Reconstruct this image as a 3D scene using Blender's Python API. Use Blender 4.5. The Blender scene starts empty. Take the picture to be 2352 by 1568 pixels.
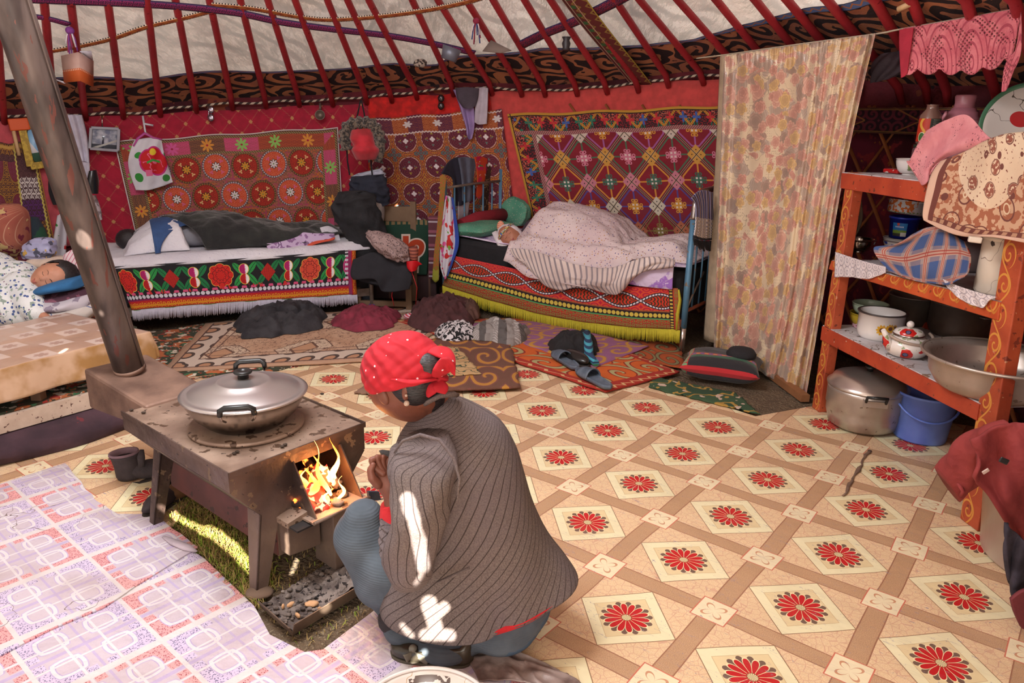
import bpy, bmesh, math, random
import numpy as np
from mathutils import Vector, Matrix, noise
random.seed(7)
PI = math.pi
SC = bpy.context.scene
COL = SC.collection
FPX = 1725.0
dn = np.array([-.0202, .957, .288]); dn /= np.linalg.norm(dn)
upv = -dn
fz = np.array([0, 0, 1.0]); fw = fz - (fz @ upv) * upv; fw /= np.linalg.norm(fw)
rt = np.cross(fw, upv)
if rt[0] < 0: rt = -rt
CM = np.array([rt, fw, upv])
CP = np.array([0, 0, 1.5])
cam = bpy.data.cameras.new('camera'); camo = bpy.data.objects.new('camera', cam); COL.objects.link(camo)
cam.sensor_width = 36; cam.lens = FPX / 2352 * 36; cam.clip_start = .02; cam.clip_end = 100
mw = Matrix.Identity(4)
for i in range(3):
 mw[i][0] = CM[i, 0]; mw[i][1] = -CM[i, 1]; mw[i][2] = -CM[i, 2]; mw[i][3] = CP[i]
camo.matrix_world = mw
SC.camera = camo
SC.view_settings.view_transform = 'Standard'; SC.view_settings.look = 'None'
SC.view_settings.gamma = 1; SC.view_settings.use_curve_mapping = False
SC.view_settings.exposure = 0.44
SC.cycles.use_denoising = True; SC.cycles.use_adaptive_sampling = True; SC.cycles.adaptive_threshold = .02
SC.cycles.max_bounces = 5; SC.cycles.diffuse_bounces = 3; SC.cycles.glossy_bounces = 3
SC.cycles.transmission_bounces = 4; SC.cycles.transparent_max_bounces = 6
SC.cycles.sample_clamp_indirect = 5
SC.cycles.caustics_reflective = False; SC.cycles.caustics_refractive = False
world = bpy.data.worlds.new('sky'); SC.world = world; world.use_nodes = True
bg = world.node_tree.nodes['Background']
bg.inputs[0].default_value = (.93, .95, 1.0, 1); bg.inputs[1].default_value = .85
def area(name, loc, target, sx, sy, power, col):
 l = bpy.data.lights.new(name, 'AREA'); l.shape = 'RECTANGLE'; l.size = sx; l.size_y = sy
 l.energy = power; l.color = col
 o = bpy.data.objects.new(name, l); COL.objects.link(o)
 o.location = loc
 o.rotation_euler = (Vector(target) - Vector(loc)).to_track_quat('-Z', 'Y').to_euler()
 return o
area('crown_daylight', (-1.05, 2.3, 2.88), (-1.0, 3.1, 0), 1.25, 1.25, 106, (.95, .96, 1.0))
area('door_daylight', (.0, -1.05, 1.2), (1.0, 5, .9), 1.3, 1.3, 34, (1.0, .90, .80))
SUN_DIR = Vector((-.1, .8, -.6)).normalized()
sun = bpy.data.lights.new('sun', 'SUN'); sun.energy = 30; sun.angle = .004; sun.color = (1, .95, .84)
suno = bpy.data.objects.new('sun', sun); COL.objects.link(suno)
suno.rotation_euler = SUN_DIR.to_track_quat('-Z', 'Y').to_euler()
YC = np.array([-1.0, 2.55])
def RW(ang):
 t = min(max((ang - math.radians(15)) / math.radians(40), 0), 1); t = t * t * (3 - 2 * t)
 return 3.75 + .45 * t
def ray(px, py): return CM @ np.array([(px - 1176) / FPX, (py - 784) / FPX, 1.0])
def G(px, py, z=0.0):
 d = ray(px, py); return Vector(CP + d * ((z - CP[2]) / d[2]))
def D(px, py, Y):
 d = ray(px, py); return Vector(CP + d * (Y / d[1]))
def PX(p):
 q = CM.T @ (np.array(p, float) - CP); return 1176 + FPX * q[0] / q[2], 784 + FPX * q[1] / q[2]
def zat(x, y, py):
 lo, hi = -1.5, 6.0
 for _ in range(40):
  m = (lo + hi) / 2
  if PX((x, y, m))[1] > py: lo = m
  else: hi = m
 return (lo + hi) / 2
def Wl(px, py, off=0.0):
 d = ray(px, py); lo, hi = 0.2, 14.0
 f = lambda t: np.hypot(*(CP + t * d)[:2] - YC) - (RW(math.atan2((CP + t * d)[1] - YC[1], (CP + t * d)[0] - YC[0])) - off)
 for _ in range(50):
  m = (lo + hi) / 2
  if f(m) < 0: lo = m
  else: hi = m
 p = CP + lo * d
 return math.atan2(p[1] - YC[1], p[0] - YC[0]), p[2], Vector(p)
def WP(ang, z, off=0.0):
 r = RW(ang) - off
 return Vector((YC[0] + r * math.cos(ang), YC[1] + r * math.sin(ang), z))
def lin(c):
 c = c / 255.0
 return c / 12.92 if c <= .04045 else ((c + .055) / 1.055) ** 2.4
def H(h):
 h = h.lstrip('#'); return (lin(int(h[0:2], 16)), lin(int(h[2:4], 16)), lin(int(h[4:6], 16)), 1.0)
class V:
 nt = None
 def __init__(s, k): s.k = k
 def __add__(s, o): return mth('ADD', s, o)
 __radd__ = __add__
 def __sub__(s, o): return mth('SUBTRACT', s, o)
 def __rsub__(s, o): return mth('SUBTRACT', o, s)
 def __mul__(s, o): return mth('MULTIPLY', s, o)
 __rmul__ = __mul__
 def __truediv__(s, o): return mth('DIVIDE', s, o)
 def __rtruediv__(s, o): return mth('DIVIDE', o, s)
 def __neg__(s): return mth('MULTIPLY', s, -1.0)
def put(inp, v):
 if isinstance(v, V): V.nt.links.new(v.k, inp)
 elif isinstance(v, (tuple, list)): inp.default_value = v
 else: inp.default_value = float(v)
def mth(op, *a):
 n = V.nt.nodes.new('ShaderNodeMath'); n.operation = op
 for i, x in enumerate(a): put(n.inputs[i], x)
 return V(n.outputs[0])
sin = lambda a: mth('SINE', a)
cos = lambda a: mth('COSINE', a)
fl = lambda a: mth('FLOOR', a)
fr = lambda a: mth('FRACT', a)
ab = lambda a: mth('ABSOLUTE', a)
mn = lambda a, b: mth('MINIMUM', a, b)
mx = lambda a, b: mth('MAXIMUM', a, b)
lt = lambda a, b: mth('LESS_THAN', a, b)
gt = lambda a, b: mth('GREATER_THAN', a, b)
AND = lambda a, b: mth('MULTIPLY', a, b)
OR = mx
pw = lambda a, b: mth('POWER', a, b)
sq = lambda a: mth('SQRT', a)
at2 = lambda y, x: mth('ARCTAN2', y, x)
def mod(a, b): return fr(a / b) * b
def hyp(a, b): return sq(a * a + b * b)
def band(a, lo, hi): return AND(gt(a, lo), lt(a, hi))
def near(a, c, w): return lt(ab(a - c), w)
def ss(a, e0, e1):
 n = V.nt.nodes.new('ShaderNodeMapRange'); n.interpolation_type = 'SMOOTHSTEP'
 put(n.inputs[0], a); n.inputs[1].default_value = e0; n.inputs[2].default_value = e1
 return V(n.outputs[0])
def mix(f, a, b):
 n = V.nt.nodes.new('ShaderNodeMix'); n.data_type = 'RGBA'
 put(n.inputs[0], f); put(n.inputs[6], a); put(n.inputs[7], b)
 return V(n.outputs[2])
def lay(base, *pairs):
 for m, c in pairs: base = mix(m, base, H(c) if isinstance(c, str) else c)
 return base
def comb(x, y, z=0.0):
 n = V.nt.nodes.new('ShaderNodeCombineXYZ'); put(n.inputs[0], x); put(n.inputs[1], y); put(n.inputs[2], z)
 return V(n.outputs[0])
def sep(v):
 n = V.nt.nodes.new('ShaderNodeSeparateXYZ'); V.nt.links.new(v.k, n.inputs[0])
 return V(n.outputs[0]), V(n.outputs[1]), V(n.outputs[2])
def uv():
 n = V.nt.nodes.new('ShaderNodeUVMap'); x, y, z = sep(V(n.outputs[0])); return x, y
def oc():
 n = V.nt.nodes.new('ShaderNodeTexCoord'); return V(n.outputs['Object'])
def pos():
 n = V.nt.nodes.new('ShaderNodeNewGeometry'); return sep(V(n.outputs['Position']))
def nz(vec, scale, detail=2.0, rough=.5):
 n = V.nt.nodes.new('ShaderNodeTexNoise')
 if vec is not None: V.nt.links.new(vec.k, n.inputs['Vector'])
 n.inputs['Scale'].default_value = scale; n.inputs['Detail'].default_value = detail; n.inputs['Roughness'].default_value = rough
 return V(n.outputs[0])
def vor(vec, scale, feature='F1', out='Distance', rnd=1.0):
 n = V.nt.nodes.new('ShaderNodeTexVoronoi'); n.feature = feature
 if vec is not None: V.nt.links.new(vec.k, n.inputs['Vector'])
 n.inputs['Scale'].default_value = scale; n.inputs['Randomness'].default_value = rnd
 return V(n.outputs[out])
def hsh(a, b, s=0.0):
 n = V.nt.nodes.new('ShaderNodeTexWhiteNoise'); n.noise_dimensions = '3D'
 V.nt.links.new(comb(a, b, s).k, n.inputs['Vector']); return V(n.outputs['Value'])
def spiral(x, y, turns=2.0, w=.5):
 return lt(fr(hyp(x, y) * turns * 2 - at2(y, x) / (2 * PI)), w)
def petals(x, y, n, r0, r1):
 r = hyp(x, y); c = ab(cos(at2(y, x) * (n / 2.0)))
 return lt(r, c * (r1 - r0) + r0)
def mirror_scroll(x, y, turns=1.6):
 fx = ab(fr(x) - .5) - .25; fy = ab(fr(y) - .5) - .25
 return spiral(fx, fy, turns * 2, .5)
MATS = {}
def M(name, fn, rough=.8, metal=0.0, sheen=0.0, bump=None, bstr=.4, bdist=.004, trans=0.0, emit=None, estr=1.0, spec=.5, alpha=None, coat=0.0):
 if name in MATS: return MATS[name]
 m = bpy.data.materials.new(name); m.use_nodes = True; nt = m.node_tree; V.nt = nt
 bs = nt.nodes['Principled BSDF']; out = nt.nodes['Material Output']
 c = fn() if callable(fn) else fn
 if isinstance(c, str): c = H(c)
 put(bs.inputs['Base Color'], c)
 r = rough() if callable(rough) else rough
 put(bs.inputs['Roughness'], r)
 mt = metal() if callable(metal) else metal
 put(bs.inputs['Metallic'], mt)
 bs.inputs['Specular IOR Level'].default_value = spec
 if coat: bs.inputs['Coat Weight'].default_value = coat; bs.inputs['Coat Roughness'].default_value = .25
 if sheen: bs.inputs['Sheen Weight'].default_value = sheen
 if emit is not None:
  put(bs.inputs['Emission Color'], emit() if callable(emit) else H(emit)); bs.inputs['Emission Strength'].default_value = estr
 if alpha is not None: put(bs.inputs['Alpha'], alpha() if callable(alpha) else alpha)
 if bump is not None:
  b = nt.nodes.new('ShaderNodeBump'); put(b.inputs['Height'], bump()); b.inputs['Strength'].default_value = bstr; b.inputs['Distance'].default_value = bdist
  nt.links.new(b.outputs[0], bs.inputs['Normal'])
 if trans:
  t = nt.nodes.new('ShaderNodeBsdfTranslucent'); put(t.inputs[0], c)
  mxs = nt.nodes.new('ShaderNodeMixShader'); mxs.inputs[0].default_value = trans
  nt.links.new(bs.outputs[0], mxs.inputs[1]); nt.links.new(t.outputs[0], mxs.inputs[2]); nt.links.new(mxs.outputs[0], out.inputs[0])
  if alpha is not None:
   tr_ = nt.nodes.new('ShaderNodeBsdfTransparent'); m2 = nt.nodes.new('ShaderNodeMixShader'); nt.links.new(bs.inputs['Alpha'].links[0].from_socket, m2.inputs[0]); nt.links.new(tr_.outputs[0], m2.inputs[1]); nt.links.new(mxs.outputs[0], m2.inputs[2]); nt.links.new(m2.outputs[0], out.inputs[0]); nt.links.remove(bs.inputs['Alpha'].links[0]); bs.inputs['Alpha'].default_value = 1
 MATS[name] = m
 return m
def weave(scale=900):
 def f():
  u, v = uv(); return sin(u * scale) * sin(v * scale)
 return f
def cloth(name, c, rough=.9, var=.12, scale=14, sheen=.0, bs=.35):
 def f():
  o = oc(); n = nz(o, scale, 3.0)
  return mix(ss(n, .3, .7), tuple(x * (1 - var) for x in H(c)[:3]) + (1,), tuple(min(1, x * (1 + var)) for x in H(c)[:3]) + (1,))
 return M(name, f, rough, sheen=sheen, bump=lambda: nz(oc(), 22, 4.0) + nz(oc(), 400, 1.0) * .12, bstr=bs, bdist=.02)
class MB:
 def __init__(s): s.v = []; s.f = []; s.uv = []; s.mi = []; s.m = 0; s.flat = []
 def vert(s, p, t=(0, 0)): s.v.append(Vector(p)); s.uv.append(t); return len(s.v) - 1
 def face(s, idx, flat=False): s.f.append(tuple(idx)); s.mi.append(s.m); s.flat.append(flat)
 def grid(s, fn, nu, nv, wrap=False, uvf=None, flip=False, us=1.0, vs=1.0):
  b = len(s.v); cu = nu if wrap else nu + 1
  for j in range(nv + 1):
   for i in range(cu):
    u, v = i / nu, j / nv
    s.vert(fn(u, v), uvf(u, v) if uvf else (u * us, v * vs))
  for j in range(nv):
   for i in range(nu):
    a = b + j * cu + i; c = b + j * cu + (i + 1) % cu
    q = (a, c, c + cu, a + cu)
    s.face(q[::-1] if flip else q)
  return s
 def box(s, c, d, R=None, taper=None):
  c = Vector(c); b = len(s.v)
  for z in (-.5, .5):
   for x, y in ((-.5, -.5), (.5, -.5), (.5, .5), (-.5, .5)):
    k = taper if (taper and z > 0) else 1
    p = Vector((x * d[0] * k, y * d[1] * k, z * d[2]))
    if R: p = R @ p
    s.vert(c + p, ((x + .5) * d[0] + (y + .5) * d[1], (z + .5) * d[2]))
  for q in ((3, 2, 1, 0), (4, 5, 6, 7), (0, 1, 5, 4), (1, 2, 6, 5), (2, 3, 7, 6), (3, 0, 4, 7)):
   s.face([b + k for k in q], True)
  return s
 def hexa(s, P):
  b = len(s.v)
  L = (Vector(P[1]) - Vector(P[0])).length; Hh = (Vector(P[4]) - Vector(P[0])).length; W2 = (Vector(P[2]) - Vector(P[1])).length
  T = [(0, 0), (L, 0), (L, W2), (0, W2), (0, Hh), (L, Hh), (L, Hh + W2), (0, Hh + W2)]
  for p, t in zip(P, T): s.vert(p, t)
  for q in ((3, 2, 1, 0), (4, 5, 6, 7), (0, 1, 5, 4), (1, 2, 6, 5), (2, 3, 7, 6), (3, 0, 4, 7)):
   s.face([b + k for k in q], True)
  return s
 def beam(s, a, b_, w, h, up=(0, 0, 1)):
  a = Vector(a); b_ = Vector(b_); d = (b_ - a).normalized(); x = d.cross(Vector(up)).normalized(); z = x.cross(d)
  P = []
  for e in (-1, 1):
   P += [a + x * (-w / 2) + z * (e * h / 2), b_ + x * (-w / 2) + z * (e * h / 2), b_ + x * (w / 2) + z * (e * h / 2), a + x * (w / 2) + z * (e * h / 2)]
  return s.hexa(P)
 def tube(s, pts, r, seg=10, cap=True, flat=1.0, closed=False, us=1.0):
  pts = [Vector(p) for p in pts]; n = len(pts); b = len(s.v); L = 0
  rr = r if isinstance(r, (list, tuple)) else [r] * n
  t0 = (pts[1] - pts[0]).normalized()
  x = t0.cross(Vector((0, 0, 1)))
  if x.length < .05: x = t0.cross(Vector((0, 1, 0)))
  x.normalize()
  for i, p in enumerate(pts):
   if closed: t = pts[(i + 1) % n] - pts[i - 1]
   else: t = pts[min(i + 1, n - 1)] - pts[max(i - 1, 0)]
   if t.length < 1e-9: t = t0.copy()
   t.normalize(); x = (x - t * x.dot(t)); x.normalize(); y = t.cross(x)
   if i: L += (p - pts[i - 1]).length
   for k in range(seg):
    a = 2 * PI * k / seg
    s.vert(p + x * (math.cos(a) * rr[i]) + y * (math.sin(a) * rr[i] * flat), (k / seg * us, L))
  m = n if closed else n - 1
  for i in range(m):
   for k in range(seg):
    i2 = (i + 1) % n
    s.face((b + i * seg + k, b + i * seg + (k + 1) % seg, b + i2 * seg + (k + 1) % seg, b + i2 * seg + k))
  if cap and not closed:
   s.face([b + k for k in range(seg)][::-1], True); s.face([b + (n - 1) * seg + k for k in range(seg)], True)
  return s
 def lathe(s, prof, c=(0, 0, 0), seg=32, R=None, sx=1.0, sy=1.0):
  b = len(s.v); c = Vector(c); L = 0
  for j, (r, z) in enumerate(prof):
   if j: L += math.hypot(r - prof[j - 1][0], z - prof[j - 1][1])
   for k in range(seg):
    a = 2 * PI * k / seg; p = Vector((r * math.cos(a) * sx, r * math.sin(a) * sy, z))
    if R: p = R @ p
    s.vert(c + p, (k / seg, L))
  for j in range(len(prof) - 1):
   for k in range(seg):
    s.face((b + j * seg + k, b + j * seg + (k + 1) % seg, b + (j + 1) * seg + (k + 1) % seg, b + (j + 1) * seg + k))
  ring_ = prof[0][0] > .0011 and prof[-1][0] > .0011
  if prof[0][0] > 1e-5 and not ring_: s.face([b + k for k in range(seg)][::-1], True)
  if prof[-1][0] > 1e-5 and not ring_: s.face([b + (len(prof) - 1) * seg + k for k in range(seg)], True)
  return s
 def ell(s, c, r, seg=20, rings=12, R=None, fn=None):
  b = len(s.v); c = Vector(c)
  for j in range(rings + 1):
   th = PI * j / rings
   for k in range(seg):
    ph = 2 * PI * k / seg
    d = Vector((math.sin(th) * math.cos(ph), math.sin(th) * math.sin(ph), math.cos(th)))
    k_ = fn(d) if fn else 1.0
    p = Vector((d.x * r[0], d.y * r[1], d.z * r[2])) * k_
    if R: p = R @ p
    s.vert(c + p, (k / seg, j / rings))
  for j in range(rings):
   for k in range(seg):
    s.face((b + (j + 1) * seg + k, b + (j + 1) * seg + (k + 1) % seg, b + j * seg + (k + 1) % seg, b + j * seg + k))
  return s
 def sheet(s, poly, z0, z1, uvs=1.0):
  b = len(s.v); n = len(poly)
  for z in (z0, z1):
   for p in poly: s.vert((p[0], p[1], z), (p[0] * uvs, p[1] * uvs))
  s.face([b + n + k for k in range(n)], True); s.face([b + k for k in range(n)][::-1], True)
  for k in range(n): s.face((b + k, b + (k + 1) % n, b + n + (k + 1) % n, b + n + k), True)
  return s
 def xf(s, start, fn):
  for i in range(start, len(s.v)): s.v[i] = Vector(fn(s.v[i]))
  return s
ORG = {}
def tag(o, label=None, cat=None, group=None, kind=None):
 if label: o['label'] = label
 if cat: o['category'] = cat
 if group: o['group'] = group
 if kind: o['kind'] = kind
 return o
def T(name, label, cat, loc=(0, 0, 0), group=None, kind=None):
 o = bpy.data.objects.new(name, None); COL.objects.link(o); o.location = loc; o.empty_display_size = .05
 ORG[o.name] = Vector(loc)
 return tag(o, label, cat, group, kind)
def obj(name, mb, mats, parent=None, label=None, cat=None, group=None, kind=None, bevel=0, sub=0, solid=0, smooth=True, off=-1.0, weld=True):
 if not isinstance(mats, (list, tuple)): mats = [mats]
 if parent is not None: org = ORG[parent.name]
 else:
  xs = [v.x for v in mb.v]; ys = [v.y for v in mb.v]; zs = [v.z for v in mb.v]
  org = Vector(((min(xs) + max(xs)) / 2, (min(ys) + max(ys)) / 2, min(zs)))
 me = bpy.data.meshes.new(name)
 me.from_pydata([tuple(v - org) for v in mb.v], [], mb.f)
 ul = me.uv_layers.new(name='UVMap')
 vi = np.zeros(len(me.loops), dtype=np.int32); me.loops.foreach_get('vertex_index', vi)
 ua = np.array(mb.uv, dtype=np.float32)[vi]
 ul.data.foreach_set('uv', ua.ravel())
 me.polygons.foreach_set('use_smooth', [bool(smooth and not f) for f in mb.flat])
 me.polygons.foreach_set('material_index', mb.mi)
 for m in mats: me.materials.append(m)
 me.validate(); me.update()
 o = bpy.data.objects.new(name, me); COL.objects.link(o)
 if parent is not None: o.parent = parent
 else: o.location = org
 ORG[o.name] = org
 if solid:
  md = o.modifiers.new('thickness', 'SOLIDIFY'); md.thickness = solid; md.offset = off
 if bevel:
  md = o.modifiers.new('bevel', 'BEVEL'); md.width = bevel; md.segments = 2; md.limit_method = 'ANGLE'
 if sub:
  md = o.modifiers.new('subdivision', 'SUBSURF'); md.levels = sub; md.render_levels = sub
 return tag(o, label, cat, group, kind)
def bodyform(name, chains, mat, parent=None, voxel=.008, smooth=4, **kw):
 mb = MB()
 for ch in chains:
  for (p, r) in ch:
   rr = r if isinstance(r, (tuple, list)) else (r, r, r)
   mb.ell(p, rr, 16, 10)
  for (p, r), (q, t) in zip(ch[:-1], ch[1:]):
   r0 = min(r) if isinstance(r, (tuple, list)) else r; t0 = min(t) if isinstance(t, (tuple, list)) else t
   if (Vector(p) - Vector(q)).length > 1e-4: mb.tube([p, Vector(p).lerp(Vector(q), .5), q], [r0, (r0 + t0) / 2, t0], 14)
 o = obj(name, mb, mat, parent, **kw)
 m = o.modifiers.new('remesh', 'REMESH'); m.mode = 'VOXEL'; m.voxel_size = voxel; m.use_smooth_shade = True
 m = o.modifiers.new('smooth', 'SMOOTH'); m.iterations = smooth; m.factor = .6
 return o
def nse(p, s=1.0, o=0.0): return noise.noise(Vector(p) * s + Vector((o, o * .7, -o)))
def rid(p, s=1.0, o=0.0): return 1 - abs(noise.noise(Vector(p) * s + Vector((o, o * .7, -o)))) * 2
def wr(seed, amp=.012, k=1.6, kv=5): return lambda u, v: amp * (rid((math.cos(2 * PI * u) * k, math.sin(2 * PI * u) * k, v * kv + seed), 1) - .3 + .5 * nse((math.cos(2 * PI * u) * 3, math.sin(2 * PI * u) * 3, v * 9 + seed), 1))
def lerp(a, b, t): return a + (b - a) * t
def vl(a, b, t): return Vector(a).lerp(Vector(b), t)
def sstep(x, a=0.0, b=1.0):
 t = min(max((x - a) / (b - a), 0), 1); return t * t * (3 - 2 * t)
def heap(name, cx, cy, z0, rx, ry, h, mat, rot=0.0, seed=0, parent=None, folds=1.0, shape=None, **kw):
 mb = MB(); NR, NA = 34, 96
 cr, sr = math.cos(rot), math.sin(rot)
 def f(u, v):
  a = 2 * PI * u; r = v
  q = Vector((math.cos(a), math.sin(a), 0))
  edge = 1 + .28 * nse(q, 1.3, seed) + .14 * nse(q, 3.5, seed + 5)
  x, y = q.x * r * edge, q.y * r * edge
  w = Vector((x * rx * 15, y * ry * 15, seed * 3.1)); w2 = w + Vector((nse(w, .9, 1), nse(w, .9, 9), 0)) * 1.2
  dome = max(0, 1 - r ** 2.2) ** .6
  if shape: dome *= shape(x, y)
  hh = h * dome * (.50 + .30 * rid(w2, .5, seed) * folds + .22 * rid(w2, 1.1, seed + 3) * folds + .12 * nse(w2, 2.2, seed) * folds)
  hh += .010 * rid(w2, 1.6, seed) * folds * (1 - r ** 6)
  if v >= 1: hh = 0
  lx, ly = x * rx, y * ry
  return Vector((cx + lx * cr - ly * sr, cy + lx * sr + ly * cr, z0 + max(hh, 0) + .001))
 mb.grid(f, NA, NR, wrap=True, uvf=lambda u, v: (math.cos(2 * PI * u) * v * rx, math.sin(2 * PI * u) * v * ry))
 return obj(name, mb, mat, parent, sub=1, **kw)
# ============================================================ ROOM
LA = ((1.5025, 1.9313, -6.9493), (1.9455, -1.5111, 3.8037))     # world -> lattice of the flowered lino
def lino_flower(oa, ob):
 def f():
  x, y, z = pos()
  wob = nz(comb(x, y), 1.3, 2.0) * .12 - .06
  a = x * LA[0][0] + y * LA[0][1] + (LA[0][2] + oa) + wob
  b = x * LA[1][0] + y * LA[1][1] + (LA[1][2] + ob) - wob
  pa = fr(a + .5) - .5; pb = fr(b + .5) - .5          # about the crossings
  ca = fr(a) - .5; cb = fr(b) - .5                    # about the flowers
  P = comb(x, y)
  grain = nz(P, 260, 1.0); crack = vor(P, 38, 'DISTANCE_TO_EDGE')
  tan = mix(ss(grain, .35, .7), H('d9b78f'), H('e5c9a2'))
  c = lay(tan, (lt(crack, .035), 'd0a587'))
  brown = mix(gt(nz(P, 420, 0.0), .52), H('c29c78'), H('aa8464'))
  bm = OR(lt(ab(pa), .075), lt(ab(pb), .075))
  c = mix(bm, c, brown)
  c = lay(c, (OR(near(ab(pa), .078, .005), near(ab(pb), .078, .005)), '9a6a50'))
  sqr = mx(ab(pa), ab(pb))
  c = lay(c, (lt(sqr, .142), 'c8705a'), (lt(sqr, .132), 'e6d6b2'))
  r = hyp(pa, pb)
  c = lay(c, (AND(lt(r, ab(sin(at2(pb, pa) * 2.0)) * .11), gt(r, ab(sin(at2(pb, pa) * 2.0)) * .09)), 'c58f6c'))
  d = ab(ca) + ab(cb)
  c = lay(c, (lt(d, .425), '8d6a4c'), (lt(d, .415), 'e6dab2'), (lt(d, .30), 'c9b084'), (lt(d, .292), 'ddc79a'))
  th = at2(cb, ca) * (14 / (2 * PI)); rr = hyp(ca, cb); fa = ab(fr(th) - .5); fb = ab(fr(th + .5) - .5)
  def petal(f, r0, r1, w): return lt(rr, r1) * gt(rr, r0) * lt(f, w * pw(mx(sin(mn(mx((rr - r0) / (r1 - r0), 0.0), 1.0) * PI), 0.0001), .42))
  c = lay(c, (petal(fb, .10, .205, .36), '6f5648'), (petal(fa, .0, .188, .5), 'ead8a9'), (petal(fa, .0, .176, .45), 'bb1b20'),
    (lt(rr, .036), 'ead8a9'), (AND(lt(rr, .045), lt(fb, .2)), '7c6a42'))
  dirt = nz(P, 2.3, 4.0)
  c = mix(ss(dirt, .55, .8) * .3, c, H('9b7a63'))
  scr = nz(comb(a * 6.0, b * .7), 2.2, 3.0)
  return lay(c, (near(scr, .5, .0012), '8b8090'))
 return f
PE = ((.24 / .31, -.205 / .31), (.205 / .31, .24 / .31))
def lino_purple(ox, oy):
 def f():
  x, y, z = pos()
  k = 1 / .31
  a = (x * PE[0][0] + y * PE[0][1]) * k + ox; b = (x * PE[1][0] + y * PE[1][1]) * k + oy
  ca = fr(a) - .5; cb = fr(b) - .5
  P = comb(x, y)
  par = mod(fl(a) + fl(b), 2.0)
  base = H('c0b1ba')
  dotsb = mix(gt(vor(P, 190, 'F1'), .34), H('5b5577'), H('c7b7cf'))
  dotsr = mix(gt(vor(P, 190, 'F1'), .34), H('8d3a4a'), H('dd9c9c'))
  dots = mix(gt(par, .5), dotsb, dotsr)
  aa, bb = ab(ca), ab(cb)
  c = base
  corner = AND(gt(mn(aa, bb), .175), gt(mx(aa, bb), .30))
  c = mix(corner, c, dots)
  lx = aa - .225; ly = bb - .225; rl = mx(ab(lx), ab(ly)) * .55 + hyp(lx, ly) * .45
  c = lay(c, (lt(rl, .152), 'b5a4c4'), (lt(rl, .142), 'd3cbcd'), (lt(rl, .108), 'ae9cc0'), (lt(rl, .099), 'c0b1ba'))
  bars = AND(gt(mn(ab(aa - .13), ab(bb - .13)), -1), OR(AND(lt(aa, .07), gt(bb, .38)), AND(lt(bb, .07), gt(aa, .38))))
  c = lay(c, (OR(near(aa, 0, .024), near(bb, 0, .012)), 'b3a2c0'))
  blk = OR(AND(band(aa, .04, .135), gt(bb, .375)), AND(band(bb, .04, .135), gt(aa, .375)))
  c = mix(blk, c, dots)
  c = lay(c, (OR(near(aa, .155, .012), near(bb, .155, .012)), 'd3cbcd'))
  edge = OR(gt(aa, .455), gt(bb, .478))
  c = lay(c, (edge, 'd0c7c6'))
  dirt = nz(P, 3.1, 5.0)
  c = mix(ss(dirt, .45, .72) * .45, c, H('9c8478'))
  cr = nz(P, 2.2, 4.0)
  return lay(c, (near(cr, .40, .0013), '6c5a55'))
 return f
mFLINO = M('flowered linoleum', lino_flower(0, 0), rough=lambda: ss(nz(comb(*pos()[:2]), 5, 4.0), .3, .8) * .35 + .32, bump=lambda: nz(comb(*pos()[:2]), 3.2, 4.0) * 1.4, bstr=.55, bdist=.03)
mFLINO2 = M('flowered linoleum scrap', lino_flower(.36, -.39), rough=.45, bump=lambda: nz(comb(*pos()[:2]), 4, 4.0) * 1.6, bstr=.6, bdist=.03)
def phase(p):
 k = 1 / .31; a = (p.x * PE[0][0] + p.y * PE[0][1]) * k; b = (p.x * PE[1][0] + p.y * PE[1][1]) * k
 return .5 - a, .5 - b
ph1 = phase(G(264, 1208.6)); ph2 = phase(G(429.5, 1370.5))
mPL1 = M('lilac block linoleum', lino_purple(*ph1), rough=.38, bump=lambda: nz(comb(*pos()[:2]), 5, 4.0) * 1.3, bstr=.5, bdist=.03)
mPL2 = M('lilac block linoleum lower', lino_purple(ph2[0], ph2[1] + 1), rough=.34, bump=lambda: nz(comb(*pos()[:2]), 5, 5.0) * 1.8, bstr=.6, bdist=.03)
mDIRT = M('trodden earth', lambda: lay(mix(nz(oc(), 9, 5.0), H('4a3a2e'), H('7d6850')), (gt(nz(oc(), 120, 2.0), .62), '8f7d64')), 1.0, bump=lambda: nz(oc(), 60, 4.0), bstr=1, bdist=.03)
ground = MB(); ground.sheet([(YC[0] + 4.9 * math.cos(a * PI / 24), YC[1] + 4.9 * math.sin(a * PI / 24)) for a in range(48)], -.05, -.014)
obj('floor', ground, mDIRT, kind='structure', label='trodden earth floor of the yurt')
def gp(*px): return [G(*p).xy[:] for p in px]
patchL = gp((352, 1150), (470, 1285), (585, 1395), (700, 1500), (742, 1494), (868, 1398))
main = [(1.3, -.2), (2.35, 1.3), (2.5, 3.6), (1.72, 3.9)] + gp((1735, 955), (1500, 880)) + [(.6, 5.2), (-.6, 5.75), (-1.9, 5.4), (-2.4, 4.2), (-1.85, 3.35), (-1.35, 3.05), (-1.30, 2.62)] + \
       [(-1.05, 2.95), (-.55, 2.55)] + gp((868, 1398), (960, 1450)) + [(-.05, 1.4), (-.3, -.3)]
obj('linoleum_sheet', MB().sheet(main, -.012, -.001), mFLINO, label='large cream linoleum with red flowers in diamonds, covering the floor right of the stove', cat='linoleum')
left2 = gp((-120, 1180), (0, 1150), (150, 1130), (215, 1180), (290, 1215), (352, 1215), (400, 1205), (445, 1130), (560, 1020)) + [(-1.35, 3.2), (-1.85, 3.5), (-2.1, 3.1), (-2.5, 2.9)]
obj('linoleum_sheet', MB().sheet(left2, -.006, .0015), mFLINO2, label='worn scrap of red-flowered cream linoleum between low table and stove', cat='linoleum')
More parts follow.
